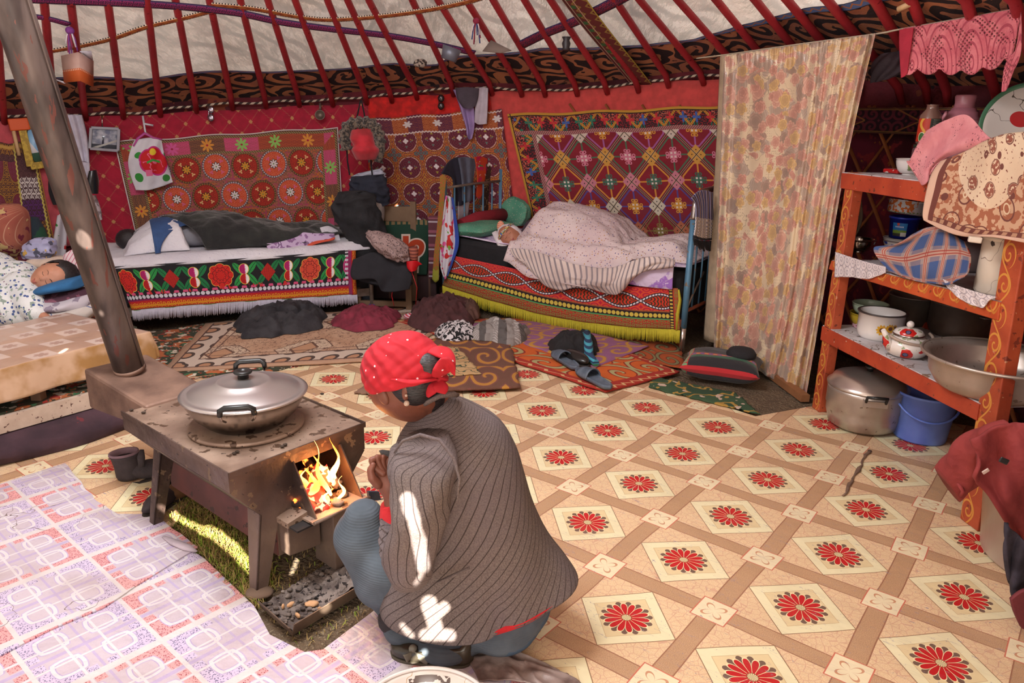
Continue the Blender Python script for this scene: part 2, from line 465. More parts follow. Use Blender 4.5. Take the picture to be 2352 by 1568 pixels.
low = gp((-260, 1760), (-200, 1560), (0, 1490), (120, 1420), (440, 1265), (470, 1285), (585, 1395), (620, 1460), (700, 1500), (742, 1494), (868, 1398), (930, 1420), (1000, 1470), (1080, 1490), (1130, 1500), (1200, 1520), (1290, 1552), (1400, 1640), (1300, 1900), (300, 2100))
obj('linoleum_sheet', MB().sheet(low, .001, .005), mPL2, label='cracked lilac and pink block-pattern linoleum at the bottom left, running under the crouching person', cat='linoleum')
def wavy(pts, n=6, amp=.006, seed=0):
 out = []
 for i in range(len(pts)):
  a = Vector(pts[i]); b = Vector(pts[(i + 1) % len(pts)])
  for k in range(n):
   p = a.lerp(b, k / n); j = nse((p.x, p.y, 0), 14, seed) * amp
   out.append((p.x + j, p.y + j))
 return out
upp = gp((-200, 1230), (0, 1116), (150, 1068), (185, 1110), (215, 1150), (270, 1185), (352, 1185), (395, 1215), (455, 1262), (330, 1340), (240, 1400), (120, 1450), (0, 1513), (-200, 1600))
obj('linoleum_sheet', MB().sheet(wavy(upp), .006, .0105), mPL1, label='lilac and pink block-pattern linoleum piece lying uppermost at the left edge', cat='linoleum')
fl_ = MB()
fl_.tube([G(375, 1232, .012), G(400, 1245, .016), G(430, 1257, .016), G(452, 1266, .012)], [.006, .016, .018, .004], 10, flat=.45)
obj('curled_flap', fl_, cloth('lino underside', 'b3a3ab'), label='torn curled edge of lilac linoleum beside the grass', cat='linoleum scrap')
tf = MB(); A = G(1995, 1035); B = G(1950, 1120)
for i in range(1):
 tf.tube([vl(A, B, k / 14) + Vector((.014 * nse((k, 0, 0), .7, 2), .010 * nse((k, 5, 0), .7, 4), .005)) for k in range(18)], [.003 + .012 * abs(nse((k, 9, 1), .55, 3)) for k in range(18)], 8, flat=.35)
obj('curled_flap', tf, M('torn lino edge', lambda: mix(nz(oc(), 30, 4.0), H('4c3a32'), H('8a6c58')), .9), label='torn rolled-up edge in the flowered linoleum left of the red maroon jacket', cat='linoleum scrap')
rope_px = [(-120, 268), (20, 265), (200, 262), (330, 258), (410, 247), (480, 240), (600, 235), (740, 230), (850, 222), (950, 212), (1040, 203), (1150, 203), (1240, 208), (1320, 205), (1400, 199), (1450, 192), (1560, 180), (1650, 172)]
rp = sorted([Wl(*p, off=.03)[:2] for p in rope_px])
rp = [(math.radians(-40), 1.66), (math.radians(30), 1.66)] + rp + [(math.radians(200), 1.5)]
RA = [a for a, z in rp]; RZ = [z for a, z in rp]
def zt(a): return float(np.interp(a, RA, RZ))
SL = .43
def roof(ang, s, off=0.0):
 r = RW(ang) - s
 return Vector((YC[0] + r * math.cos(ang), YC[1] + r * math.sin(ang), zt(ang) + .01 + SL * s - off))
def Rf(px, py, off=0.0):
 d = ray(px, py); last = None
 for i in range(2600):
  p = CP + d * (.6 + i * .005)
  a = math.atan2(p[1] - YC[1], p[0] - YC[0]); r = math.hypot(p[0] - YC[0], p[1] - YC[1]); s = RW(a) - r
  if s <= 0: return a, 0.0
  if p[2] > zt(a) + .01 + SL * s - off: return a, s
 return a, 0.0
CR = .7
def canvz(x, y):
 a = math.atan2(y - YC[1], x - YC[0]); r = math.hypot(x - YC[0], y - YC[1])
 if r < CR: return 3.36
 if a < math.radians(-160): a += 2 * PI
 zz = zt(max(a, math.radians(-40))) if a > -1 else 1.6
 return zz + .085 + SL * (RW(a) - r)
def roofhit(P):
 for i in range(1200):
  q = P - SUN_DIR * (i * .0035)
  if q.z > canvz(q.x, q.y): return q
 return q
def px_axis(y):
 a, b = G(298, 846, .5), D(22, 0, 2.5); i = min(range(400), key=lambda i: abs(PX(a.lerp(b, i / 400))[1] - y)); return a.lerp(b, i / 400)
SPOTS = [(px_axis(545) + Vector((.02, -.062, 0)), px_axis(545) + Vector((.021, -.062, .001)), .022), (px_axis(705) + Vector((-.0, -.066, 0)), px_axis(704) + Vector((-.0, -.066, 0)), .007), (G(148, 806, .4), G(158, 800, .4), .009),
         (D(934, 1140, 1.66), D(958, 1225, 1.64), .016), (D(958, 1225, 1.64), D(972, 1300, 1.635), .017), (D(968, 1320, 1.65), D(955, 1338, 1.66), .006),
         (D(985, 1385, 1.70), D(1000, 1440, 1.71), .020), (D(975, 1452, 1.72), D(1035, 1462, 1.71), .015), (D(1005, 1415, 1.70), D(1020, 1400, 1.70), .016), (D(925, 1425, 1.76), D(945, 1450, 1.76), .008),
         (G(950, 1505, .05), G(975, 1490, .05), .008), (G(395, 1172), G(470, 1222), .010), (G(470, 1222), G(582, 1300), .018), (D(640, 1212, 2.03), D(640, 1298, 2.03), .006), (D(765, 1392, 2.1), D(758, 1402, 2.1), .007)]
SUN_HOLES = [(roofhit(a), roofhit(b), r) for a, b, r in SPOTS]  # gaps added to the roof, placed so sun lands on each spot
def holes():
 x, y, z = pos(); x = x + (nz(comb(x, y), 24, 2.0) - .5) * .018; m = None
 for a, b, r in SUN_HOLES:
  dx, dy = b.x - a.x, b.y - a.y; L = max(dx * dx + dy * dy, 1e-8)
  t = mn(mx(((x - a.x) * dx + (y - a.y) * dy) / L, 0.0), 1.0)
  d = lt(hyp(x - a.x - t * dx, y - a.y - t * dy), r)
  m = d if m is None else OR(m, d)
 return 1 - m
mCANV = M('roof canvas', lambda: mix(ss(nz(oc(), 1.2, 3.0), .3, .7), H('cdbcb2'), H('ded2cb')), .9, trans=.10, alpha=holes,
          bump=lambda: sin(pos()[0] * 26 + pos()[2] * 20 + nz(oc(), 1.4, 2.0) * 30) * .6 + nz(comb(pos()[0] * 5, pos()[1] * 1.6, pos()[2] * 2), 2.0, 5.0) * 3.2, bstr=1.0, bdist=.07)
NA, NS = 200, 26
ce = MB()
def roofcanvas(u, v):
 a = u * 2 * PI; s = v * (RW(a) - CR)
 aa = a if a < math.radians(200) else a - 2 * PI
 r = RW(aa) - s if aa > -PI else RW(aa) - s
 zz = zt(max(aa, math.radians(-40))) if aa > -1 else 1.6
 w = .02 * nse((a * 6, s * 1.2, 0), 1.5) * min(1, s * 2) + .018 * math.sin(a * 46) * min(1, s * 3)
 return Vector((YC[0] + r * math.cos(a), YC[1] + r * math.sin(a), zz + .01 + SL * s + .075 + w))
ce.grid(roofcanvas, NA, NS, wrap=True)
obj('ceiling', ce, mCANV, kind='structure', label='cream canvas roof of the yurt')
obj('crown_sun_block', MB().lathe([(.001, .02), (.45, .01), (CR + .02, -.02), (CR + .14, -.42)], (YC[0], YC[1], 3.36), 48), mCANV, label='unseen canvas cover added over the crown ring to block direct sun', cat='added sun block')  # cover added above the view, skirt shaped to stop low sun leaking in
mWALL = M('dark red felt wall', lambda: lay(mix(ss(nz(oc(), 2.5, 4.0), .35, .65), H('4a1820'), H('71242c')), (gt(nz(oc(), 7, 3.0), .62), '87402c'), (gt(nz(oc(), 5, 3.0), .66), '2c1a1c')), .95, bump=lambda: nz(oc(), 40, 4.0), bstr=.4, bdist=.02)
wb = MB()
wb.grid(lambda u, v: WP(math.radians(-12 + 200 * u), -.02 + v * (zt(math.radians(-12 + 200 * u)) + .1)), 120, 6, flip=False)
obj('wall_back', wb, mWALL, kind='structure', label='felt wall behind the hangings', solid=.03, off=1)
wr_b = MB(); wr_b.grid(lambda u, v: WP(math.radians(-66 + 54.5 * u), -.02 + v * 1.8), 40, 4)
obj('wall_sun_block', wr_b, mWALL, kind='structure', label='unseen felt wall behind the viewer on the right, added to block direct sun', solid=.03, off=1)  # out-of-view wall stretch added to keep direct sun off the floor
la = MB()
for k in range(0, 15):
 for sgn in (-1, 1):
  a0 = math.radians(-6 + k * 4.2); a1 = a0 + sgn * math.radians(17)
  pts = [WP(lerp(a0, a1, t / 8), .02 + 1.58 * t / 8, .05 + .012 * sgn) for t in range(9)]
  la.tube(pts, .015, 6, flat=.55)
obj('wall_lattice', la, M('lattice wood', lambda: mix(nz(oc(), 12, 4.0), H('8a4a2c'), H('b8713f')), .7), kind='structure', label='crossed wooden lattice of the wall')
mRED = M('red pole paint', lambda: lay(mix(ss(nz(oc(), 3, 3.0), .3, .7), H('982630'), H('b43038')), (gt(nz(oc(), 26, 3.0), .68), '7a1219')), .5, bump=lambda: nz(oc(), 60, 3.0), bstr=.2, bdist=.01)
poles = [(8, 266, -12, 0), (125, 262, 101, 0), (195, 258, 162, 0), (282, 255, 247, 0), (367, 251, 337, 0), (450, 242, 403, 0), (533, 236, 481, 0), (610, 232, 552, 0), (687, 229, 615, 0), (764, 228, 678, 0), (842, 224, 752, 0),
         (900, 220, 798, 0), (958, 213, 847, 0), (1042, 205, 947, 0), (1131, 203, 1006, 0), (1199, 206, 1071, 0), (1253, 206, 1133, 0), (1327, 204, 1205, 0), (1396, 200, 1265, 0), (1468, 196, 1330, 0), (1537, 184, 1414, 0), (1618, 178, 1470, 0),
         (1716, 180, 1557, 0), (1800, 190, 1646, 0), (1895, 200, 1735, 0), (1975, 200, 1808, 0), (2075, 215, 1900, 0), (2135, 215, 2010, 0), (2180, 222, 2094, 0), (2294, 235, 2219, 0), (2400, 240, 2330, 0)]
for i, (bx, by, tx, ty) in enumerate(poles):
 a, z, p = Wl(bx, by, .06)
 a1, s1 = Rf(tx, ty, .0)
 q = roof(a1, s1)
 ringp = Vector((-1.0 + CR * math.cos(a1), 2.5 + CR * math.sin(a1), 3.12))
 pts = [p + Vector((0, 0, -.05))]
 for t in (.08, .25, .5, .75):
  w = vl(p, q, t); w.z -= 0.0; pts.append(w)
 pts.append(q)
 for t in (.3, .65, 1): pts.append(vl(q, ringp, t))
 mb = MB(); mb.tube(pts, [.021] + [.024] * (len(pts) - 2) + [.02], 10)
 lab = 'curved red-painted wooden roof pole running from the wall up over the canvas'
 obj('roof_pole', mb, mRED, label=lab, cat='roof pole', group='red roof poles')
ring = MB(); ring.tube([(-1.0 + CR * math.cos(t * PI / 20), 2.5 + CR * math.sin(t * PI / 20), 3.13) for t in range(40)], .05, 10, closed=True)
obj('crown_ring', ring, mRED, label='round red wooden crown ring at the top of the roof', cat='crown ring')
felt_px = [(-60, 192), (20, 184), (200, 176), (330, 182), (420, 170), (520, 163), (600, 166), (700, 163), (800, 158), (900, 146), (1000, 150), (1040, 130), (1130, 124), (1250, 112), (1350, 110), (1480, 104), (1600, 90), (1700, 60), (1790, 40), (1860, 22), (1990, 2), (2100, -22)]
fs = sorted([Rf(*p, off=-.03) for p in felt_px])
FA = [a for a, s in fs]; FS = [s for a, s in fs]
def felt_mat():
 u, v = uv()
 w = nz(comb(u, v), 1.1, 3.0) * 1.5
 x = u * 1.7 + w; y = v * 1.9 + w * .6
 ix = fl(x); par = mod(ix + fl(y), 2.0) * 2 - 1
 cx = (fr(x) - .5) * par; cy = fr(y) - .5
 arm = fr(hyp(cx, cy) * 3.1 - at2(cy, cx) / (2 * PI))
 m = lt(arm, .52)
 n2 = gt(nz(comb(u, v), 7.5, 2.0), .66)
 br = mix(ss(nz(comb(u, v), 3, 3.0), .3, .7), H('a86850'), H('c88258'))
 return mix(m, H('2d1d1f'), mix(n2, br, H('3d2422')))
mFELT = M('roof felt with horn scrolls', felt_mat, .97, bump=lambda: nz(oc(), 90, 3.0), bstr=.5, bdist=.01)
fb = MB()
a0, a1 = math.radians(-20), math.radians(165)
def feltp(u, v, off=-.035):
 a = lerp(a0, a1, u); s = v * float(np.interp(a, FA, FS))
 return roof(a, s, off) + Vector((0, 0, .008 * nse((a * 10, s * 4, 0), 1)))
fb.grid(feltp, 150, 8, uvf=lambda u, v: (lerp(a0, a1, u) * 4.1 * 1.6, v * float(np.interp(lerp(a0, a1, u), FA, FS)) * 1.9))
obj('felt_skirt', fb, mFELT, label='dark felt band with rust-brown horn scrolls along the foot of the roof', cat='felt band')
be = MB()
be.grid(lambda u, v: feltp(u, 1 + (v - .5) * .07, -.028), 150, 2, uvf=lambda u, v: (lerp(a0, a1, u) * 4.1, v))
obj('blue_edging', be, M('blue zigzag edging', lambda: (lambda u, v: lay(H('5a74ad'), (near(fr(u * 12), ab(fr(u * 6) - .5) * 2, .0), '5a74ad'), (near(v, ab(fr(u * 9) - .5) * .9 + .28, .1), 'b4764e'), (lt(v, .1), '2a2030'), (gt(v, .92), '2a2030')))(*uv()), .9), label='blue braid with rust zigzag edging the roof felt', cat='braid')
ro = MB()
rpts = [WP(a, zt(a) - .0 + .006 * math.sin(a * 60), .075) for a in [math.radians(43 + k * .75) for k in range(150)]]
ro.tube(rpts, .0095, 8)
mROPE = M('twisted rope', lambda: (lambda u, v: mix(lt(fr(u + v * 16), .5), H('3a2b28'), H('c9b7a2')))(*uv()), .9)
obj('twisted_rope', ro, mROPE, label='twisted black and white rope running along the top of the wall hangings', cat='rope')
def band_mat(kind):
 def f():
  u, v = uv()   # u across 0..1, v along metres
  if kind == 'magenta':
   x = v * 16; y = u - .5
   g = near(ab(y), .40, .045)
   k = AND(lt(ab(y), .33), mirror_scroll(x, u * 2.2, 1.1))
   return lay(H('33244a'), (k, 'b03a80'), (g, '5a3a6a'))
  if kind == 'orange':
   ch = near(fr(v * 14 + ab(u - .5) * 2.0), .5, .17)
   return lay(H('b5682f'), (ch, '8f3a22'), (near(ab(u - .5), .34, .04), 'd6b090'), (AND(gt(ab(u - .5), .38), lt(fr(v * 55), .5)), '2a2430'), (AND(gt(ab(u - .5), .38), gt(fr(v * 55), .5)), 'e0d0bc'))
  if kind == 'purple':
   k = mirror_scroll(v * 14, u * 2, 1.0)
   return lay(H('3a2140'), (k, '8c2340'), (gt(ab(u - .5), .42), '2a2050'))
  if kind == 'door':
   g = AND(band(u, .62, .8), lt(fr(v * 10), .4)); k = near(ab(fr(v * 12) - .5) * .5 + .12, ab(u - .32), .05)
   return lay(H('6b2a28'), (k, '9a7a3c'), (g, '3c6b3a'), (near(u, .56, .02), 'c9a58a'), (near(u, .84, .02), 'c9b59a'), (gt(u, .97), 'e2d2bc'), (lt(u, .04), 'b59a3c'))
  if kind == 'wall':
   k = mirror_scroll(v * 4.6, u * 1.0, 1.3)
   return lay(H('2e1522'), (k, '6d2a3a'), (AND(near(fr(v * 2.3), ab(u - .5), .03), gt(u, .1)), 'a06a3c'), (near(ab(u - .5), .42, .02), '9a7040'), (near(ab(u - .5), .47, .015), '7a5a3a'))
 return f
def roofband(name, px, width, kind, label, cat='woven band', off=.02):
 P = [roof(*Rf(x, y, off), off) for x, y in px]
 Q = []
 for i in range(len(P) - 1):
  for t in range(6):
   Q.append(vl(P[i], P[i + 1], t / 6))
 Q.append(P[-1])
 for _ in range(6):
  Q = [Q[0]] + [(Q[i - 1] + Q[i] * 2 + Q[i + 1]) / 4 for i in range(1, len(Q) - 1)] + [Q[-1]]
 mb = MB(); L = 0; n = len(Q); b = 0
 for i, p in enumerate(Q):
  t = (Q[min(i + 1, n - 1)] - Q[max(i - 1, 0)]).normalized()
  c = Vector((YC[0] - p.x, YC[1] - p.y, 0)).normalized(); up = (c * SL + Vector((0, 0, -1))).normalized()   # roof normal pointing inside
  sd = t.cross(up).normalized()
  if i: L += (p - Q[i - 1]).length
  for k, e in enumerate((-1, -.33, .33, 1)):
   mb.vert(p + sd * (e * width / 2) + up * .004 * (1 - abs(e)), ((e + 1) / 2, L))
 for i in range(n - 1):
  for k in range(3):
   a = i * 4 + k; mb.face((a, a + 1, a + 5, a + 4))
 return obj(name, mb, M('woven band ' + kind, band_mat(kind), .9), label=label, cat=cat, solid=.004, off=0)
roofband('woven_band', [(40, -4), (150, 0), (300, 6), (440, 16), (560, 30), (640, 50), (760, 66), (900, 82), (1000, 100), (1090, 122)], .085, 'magenta', 'long magenta and navy woven band crossing the canvas roof')
roofband('woven_band', [(70, 36), (110, 42), (160, 56)], .05, 'magenta', 'short purple woven band knotted to a roof pole by the stovepipe')
roofband('woven_band', [(85, 122), (180, 106), (260, 88), (330, 62), (420, 42), (480, 26)], .05, 'orange', 'orange braid with black and white edges sloping across the roof at the left')
roofband('woven_band', [(480, 10), (580, 18), (660, 34), (740, 46), (830, 42), (920, 32), (1010, 18), (1080, 2), (1110, -8)], .055, 'orange', 'orange braid dipping across the middle of the roof canvas')
roofband('woven_band', [(1195, 104), (1250, 76), (1320, 50), (1410, 6), (1440, -12)], .09, 'purple', 'wine and purple woven band slanting behind the roof poles at the centre')
roofband('woven_band', [(1312, -10), (1350, 42), (1400, 104), (1440, 152), (1474, 194)], .17, 'door', 'wide green and gold patterned band running down the roof between poles', off=.045)
def tassel(px, py, s, label, cols):
 a, q = Rf(px, py, .06); p = roof(a, q, .07); t = T('tassel', label, 'tassel', p)
 k = MB(); k.ell(p, (.022 * s, .022 * s, .02 * s)); obj('knot', k, cloth('tassel knot ' + cols[0], cols[0]), t)
 for i in range(9):
  an = i * .7; d = Vector((math.cos(an), math.sin(an) * .5, 0)) * .02 * s
  m = MB(); L = .10 * s * (1 + .4 * math.sin(i * 2.3))
  m.tube([p + d * .3, p + d + Vector((0, 0, -L * .4)), p + d * 1.3 + Vector((.004 * math.sin(i), 0, -L))], .0045, 6)
  obj('cord', m, cloth('tassel ' + cols[i % len(cols)], cols[i % len(cols)]), t)
tassel(160, 66, 1.15, 'purple, red and white cord tassel hanging from a pole near the stovepipe', ['7a3a86', 'a3385a', 'd8cfd6'])
tassel(1094, 44, 1.1, 'red and blue cord tassel knotted to a roof pole at the centre', ['8c2540', '3c4a86', 'd9ccd0'])
def hang(name, TL, TR, BR, BL, mat, off=.06, nu=40, nv=20, thick=.006, **kw):
 K = [Wl(*p, off=off) for p in (TL, TR, BR, BL)]
 mb = MB()
 def f(u, v):   # v from the bottom
  at = lerp(K[3][0], K[2][0], u) * (1 - v) + lerp(K[0][0], K[1][0], u) * v
  z = lerp(K[3][1], K[2][1], u) * (1 - v) + lerp(K[0][1], K[1][1], u) * v
  z += .007 * math.sin(u * 19) * v
  return WP(at, z, off + .010 * math.sin(at * 47) * (1 - v * .5))
 mb.grid(f, nu, nv)
 return obj(name, mb, mat, solid=thick, off=0, **kw)
def velvet(name, c, lat=None, blot=.14):
 def f():
  u, v = uv(); n = nz(oc(), 18, 4.0); c0 = H(c)
  col = mix(ss(n, .3, .7), tuple(x * (1 - blot) for x in c0[:3]) + (1,), tuple(min(1, x * (1 + blot)) for x in c0[:3]) + (1,))
  if lat:
   a = fr(u * lat[0] + v * lat[1]) - .5; b = fr(u * lat[0] - v * lat[1]) - .5
   m = OR(AND(near(a, 0, .03), gt(ab(b), .12)), AND(near(b, 0, .03), gt(ab(a), .12)))
   st = AND(lt(ab(a), .1), lt(ab(b), .1))
   col = lay(col, (AND(m, lt(fr((u + v) * 140), .4)), 'a8604a'), (st, 'c08a58'))
  return col
 return M(name, f, .85, sheen=.25, bump=lambda: nz(oc(), 150, 2.0), bstr=.25, bdist=.01)
hang('wall_cloth', (-40, 278), (112, 272), (190, 560), (-40, 600), velvet('coral velvet', 'b84a54'), .05, label='coral red velvet cloth behind the dark embroidered hanging at the far left', cat='wall cloth')
hang('wall_cloth', (150, 272), (852, 236), (905, 600), (235, 640), velvet('burgundy velvet', 'a31130', lat=(14, 7)), .045, label='burgundy velvet cloth with gold dotted lattice behind the pink flower hanging', cat='wall cloth')
hang('wall_cloth', (846, 226), (1125, 210), (1150, 420), (846, 440), velvet('scarlet velvet', 'c41a15', blot=.3), .05, label='bright scarlet crushed velvet strip above the orange circle hanging', cat='wall cloth')
hang('wall_cloth', (1122, 212), (1700, 176), (1700, 640), (1180, 640), velvet('coral felt', 'c84642'), .045, label='coral red felt cloth framing the diamond-pattern hanging', cat='wall cloth')
def pat_suzani():
 u, v = uv(); X = u * 7.5; Y = v * 4.9
 eu = mn(u, 1 - u) * 7.5; ev = mn(v, 1 - v) * 4.9; e = mn(eu, ev)
 x = X - .1; y = Y - .30
 gr = mod(fl(y * 1.0), 2.0) * .5
 fx = fr(x * 1.0 + gr) - .5; fy = fr(y) - .5; ty = mod(fl(x + gr), 2.0)
 bgc = mix(ss(nz(comb(X, Y), 1.6, 2.0), .4, .6), H('c0642f'), H('a85a55'))
 grid = OR(near(fr(X * 4), .5, .10), near(fr(Y * 4), .5, .10)); sc = mirror_scroll(X * 3, Y * 3, 1.0)
 bgc = lay(bgc, (sc, '8a5a40'), (AND(grid, gt(nz(comb(X, Y), 9, 1.0), .5)), 'a9405e'), (AND(near(fr(X * 4), 0.03, .08), near(fr(Y * 4), .03, .09)), '33333a'))
 r = hyp(fx, fy); th = at2(fy, fx)
 rim = mix(ty, H('8c6630'), H('b3a3ac'))
 disk = mix(ty, H('8c1f1c'), H('c8421f'))
 cur = mirror_scroll(fx * 5 + .25, fy * 5 + .25, 1.2)
 disk = mix(cur, disk, mix(ty, H('b8321c'), H('d66a4a')))
 c = mix(lt(r, .485), bgc, H('3a2a2c')); c = mix(AND(lt(r, .47), gt(sin(th * 34), -.6)), c, rim); c = mix(lt(r, .42), c, mix(ty, H('4a1a18'), H('6a2a20'))); c = mix(lt(r, .41), c, disk)
 flw = mix(ty, H('d2902c'), H('dccfd0')); small = mix(ty, H('d9b47a'), H('d0608c'))
 dx = ab(fx) - .185; dy = ab(fy) - .185
 c = mix(petals(dx, dy, 3, .0, .075), c, small)
 c = mix(lt(r, ab(cos(th * 4)) * .05 + .125), c, H('3a1a1c')); c = mix(petals(fx, fy, 8, .055, .155), c, flw); c = lay(c, (lt(r, .025), '6d8c48'))
 al = mix(gt(ev, eu), comb(X * .86, 0, 0), comb(Y * .86 + .4, 0, 0))
 s, _, _ = sep(al); cell = fl(s); q = hsh(cell, 3.0)
 seg = lay(H('b54a62'), (gt(q, .3), '6c3040'), (gt(q, .55), 'b0502f'), (gt(q, .8), '8c5a3c'))
 seg = mix(mirror_scroll(s * 6, e * 6, 1.1), seg, lay(H('d0507c'), (gt(q, .3), '4a2a44'), (gt(q, .55), '8c3a2c'), (gt(q, .8), '5a3a34')))
 fs_ = fr(s) - .5; t = e - .36
 q2 = hsh(cell, 9.0); pc = lay(H('d8903a'), (gt(q2, .25), '8cbf60'), (gt(q2, .5), 'd8ccd2'), (gt(q2, .75), 'd65c98'))
 seg = mix(petals(fs_ * 1.15, t, 8, .08, .23), seg, pc); seg = lay(seg, (lt(hyp(fs_, t), .035), 'a8203a'))
 c = mix(lt(e, .62), c, seg)
 gold = mix(gt(sin((X + Y) * 75), -.2), H('4a3a30'), H('9a8050'))
 c = mix(OR(band(e, .06, .14), band(e, .58, .66)), c, gold)
 return lay(c, (lt(e, .035), 'd9cfcb'), (band(e, .035, .06), '5a2030'))
def pat_circles():
 u, v = uv(); X = u * 5.2; Y = v * 4.1 + .3
 fx = fr(X) - .5; fy = fr(Y) - .5; r = hyp(fx, fy); th = at2(fy, fx)
 c = mix(mirror_scroll(X * 4, Y * 4, 1.1), H('c86f2a'), H('8c3c24'))
 gx = fr(X + .5) - .5; gy = fr(Y + .5) - .5; odd = mod(fl(Y + .5), 2.0)
 c = mix(petals(gx, gy, 4, .02, .26), c, mix(odd, H('c0832c'), H('55736e')))
 c = lay(c, (lt(r, .49), 'c8862c'), (AND(band(r, .41, .48), gt(sin(th * 36 + r * 90), .35)), '6a2a20'), (lt(r, .41), 'd0b8b0'), (lt(r, .39), '5e2030'))
 dx = mx(ab(fx), ab(fy)) - .21; dy = mn(ab(fx), ab(fy))
 c = mix(petals(dx, dy, 3, .015, .07), c, mix(odd, H('a89a30'), H('5d7a70')))
 c = lay(c, (spiral(ab(fx) - .15, ab(fy) - .15, 7, .35), '7e3040'), (petals(fx, fy, 4, .06, .10), 'e4d8d8'))
 t = 1 - v; bx = X * 1.0; cb = mod(fl(bx * 1.8), 2.0); fb_ = fr(bx * .9) - .5
 bd = mix(cb, H('9c4a28'), H('5a2440'))
 bd = mix(mirror_scroll(bx * 4, t * 22, 1.0), bd, mix(cb, H('b8683a'), H('7a3a3c')))
 bd = lay(bd, (petals(fb_, (t - .075) * 5.0, 6, .07, .16), 'd8cccc'))
 c = mix(lt(t, .155), c, bd)
 zz = near(t, .155 + .0, .012)
 return lay(c, (AND(near(ab(fr(X * 8) - .5) * .02 + .148, t, .006), lt(t, 1)), 'd8c8c4'), (AND(near(ab(fr(X * 8) - .5) * .02 + .012, t, .005), lt(t, 1)), 'd8c8c4'), (gt(t, .985), '8a7a60'))
def pat_diamonds():
 u, v = uv(); t = 1 - v
 L = .105; Tp = .125
 X = (u - L) / (1 - L) * 4.4; Y = (t - Tp) / (1 - Tp) * 5.9
 a = X + Y / 2; b = X - Y / 2
 fa = fr(a) - .5; fb = fr(b) - .5; na = fr(a + .5) - .5; nb = fr(b + .5) - .5
 row = fl(a) - fl(b); nrow = fl(a + .5) - fl(b + .5)
 fill = mix(gt(row, 2.5), H('7c1626'), H('7a2436')); fill = mix(ss(nz(comb(X, Y), 2.5, 2.0), .4, .6), fill, H('861828'))
 def pick(r, cols):
  c = H(cols[0])
  for i, k in enumerate(cols[1:]): c = mix(gt(r, i + .5), c, H(k))
  return c
 outl = pick(row, ['a05a96', '4c6a50', 'd08a34', '56448a', '7a6438'])
 c = fill
 cheb = mx(ab(fa), ab(fb)); dia = ab(fa) + ab(fb)
 ins = AND(lt(cheb, .43), lt(dia, .70)); ins2 = AND(lt(cheb, .385), lt(dia, .635))
 vx = (fa + fb) / 2; vy = fa - fb
 cross = OR(lt(ab(vx), .018), lt(ab(vy), .03))
 c = mix(OR(AND(ins, 1 - ins2), AND(ins2, cross)), c, outl)
 c = mix(1 - ins, c, H('74202c'))
 lines = OR(near(ab(na), .022, .008), near(ab(nb), .022, .008))
 mc = pick(row, ['cf8f34', 'd07a90', '3c6a58', 'd2963c', '8a7a40'])
 mxx = ab(vx) * 1.0; myy = ab(vy) * .56
 r = hyp(mxx - .085, myy - .085)
 core = lt(mx(mxx, myy), .085); holes = AND(band(mxx, .02, .062), band(myy, .02, .062))
 arms = OR(AND(lt(mn(mxx, myy), .022), lt(mx(mxx, myy), .15)), OR(band(hyp(mxx - .035, myy - .135), .018, .04), band(hyp(mxx - .135, myy - .035), .018, .04)))
 c = mix(OR(core, AND(arms, lt(mx(mxx, myy), .17))), c, mc); c = lay(c, (AND(core, holes), 'ddccc4'))
 nc = pick(nrow, ['cdbcb0', 'cb9340', 'c87a8c', 'cdc2b0', 'b86a4a', '7a2a2a'])
 nd = mx(ab(na), ab(nb))
 c = mix(lt(nd, .20 + .0), c, nc)
 c = lay(c, (AND(lt(nd, .2), lt(hyp(ab(na) - .095, ab(nb) - .095), .018)), '2a2024'))
 c = lay(c, (AND(lines, lt(fr((a + b) * 26), .6)), 'c2ae8a'), (OR(lt(ab(na), .010), lt(ab(nb), .010)), '2e2022'))
 def border(s, w):
  z = ab(fr(s) - .5) * 2
  ground_ = lay(H('2c1a20'), (gt(nz(comb(s * 3, w * 3), 5, 2.0), .56), '9c1c26'), (AND(lt(w, z), gt(nz(comb(s * 3, w * 3, 5), 5, 2.0), .55)), 'c86a56'))
  ground_ = lay(ground_, (AND(near(fr(s + .5), .5, .28), AND(gt(w, .55), gt(sin(s * 60), 0))), '1f6a55'))
  k = fl(s * 2); fs2 = fr(s * 2) - .5; q = hsh(k, 2.0)
  col = lay(H('22705c'), (gt(q, .3), '3a5ea8'), (gt(q, .55), 'c02a34'), (gt(q, .8), 'd27a62'))
  ground_ = lay(ground_, (near(w, z * .8 + .1, .085 + .0), 'c48a2e'), (AND(near(w, z * .8 + .1, .03), gt(sin(s * 120), 0)), '7a4a20'))
  return mix(petals(fs2 * .55, (w - .5) * .62, 4, .0, .17), ground_, col)
 bt = border(u * 8.7, t / .115); bl = border(t * 6.5, u / .095)
 c = mix(lt(t, .115), c, bt); c = mix(AND(lt(u, .095), gt(t, .115 * u / .095)), c, bl)
 e = OR(band(t, .105, .128), AND(band(u, .088, .107), gt(t, .11)))
 c = mix(AND(e, gt(t, .1)), c, mix(gt(sin((u * 1.5 + t) * 420), 0), H('7a3a44'), H('b08078')))
 c = lay(c, (AND(lt(t, .02), gt(sin(u * 500), 0)), 'd8c0b8'))
 return lay(c, (OR(lt(t, .014), lt(u, .010)), 'cf9a3a'), (OR(band(t, .014, .02), band(u, .010, .014)), '2a1c1e'))
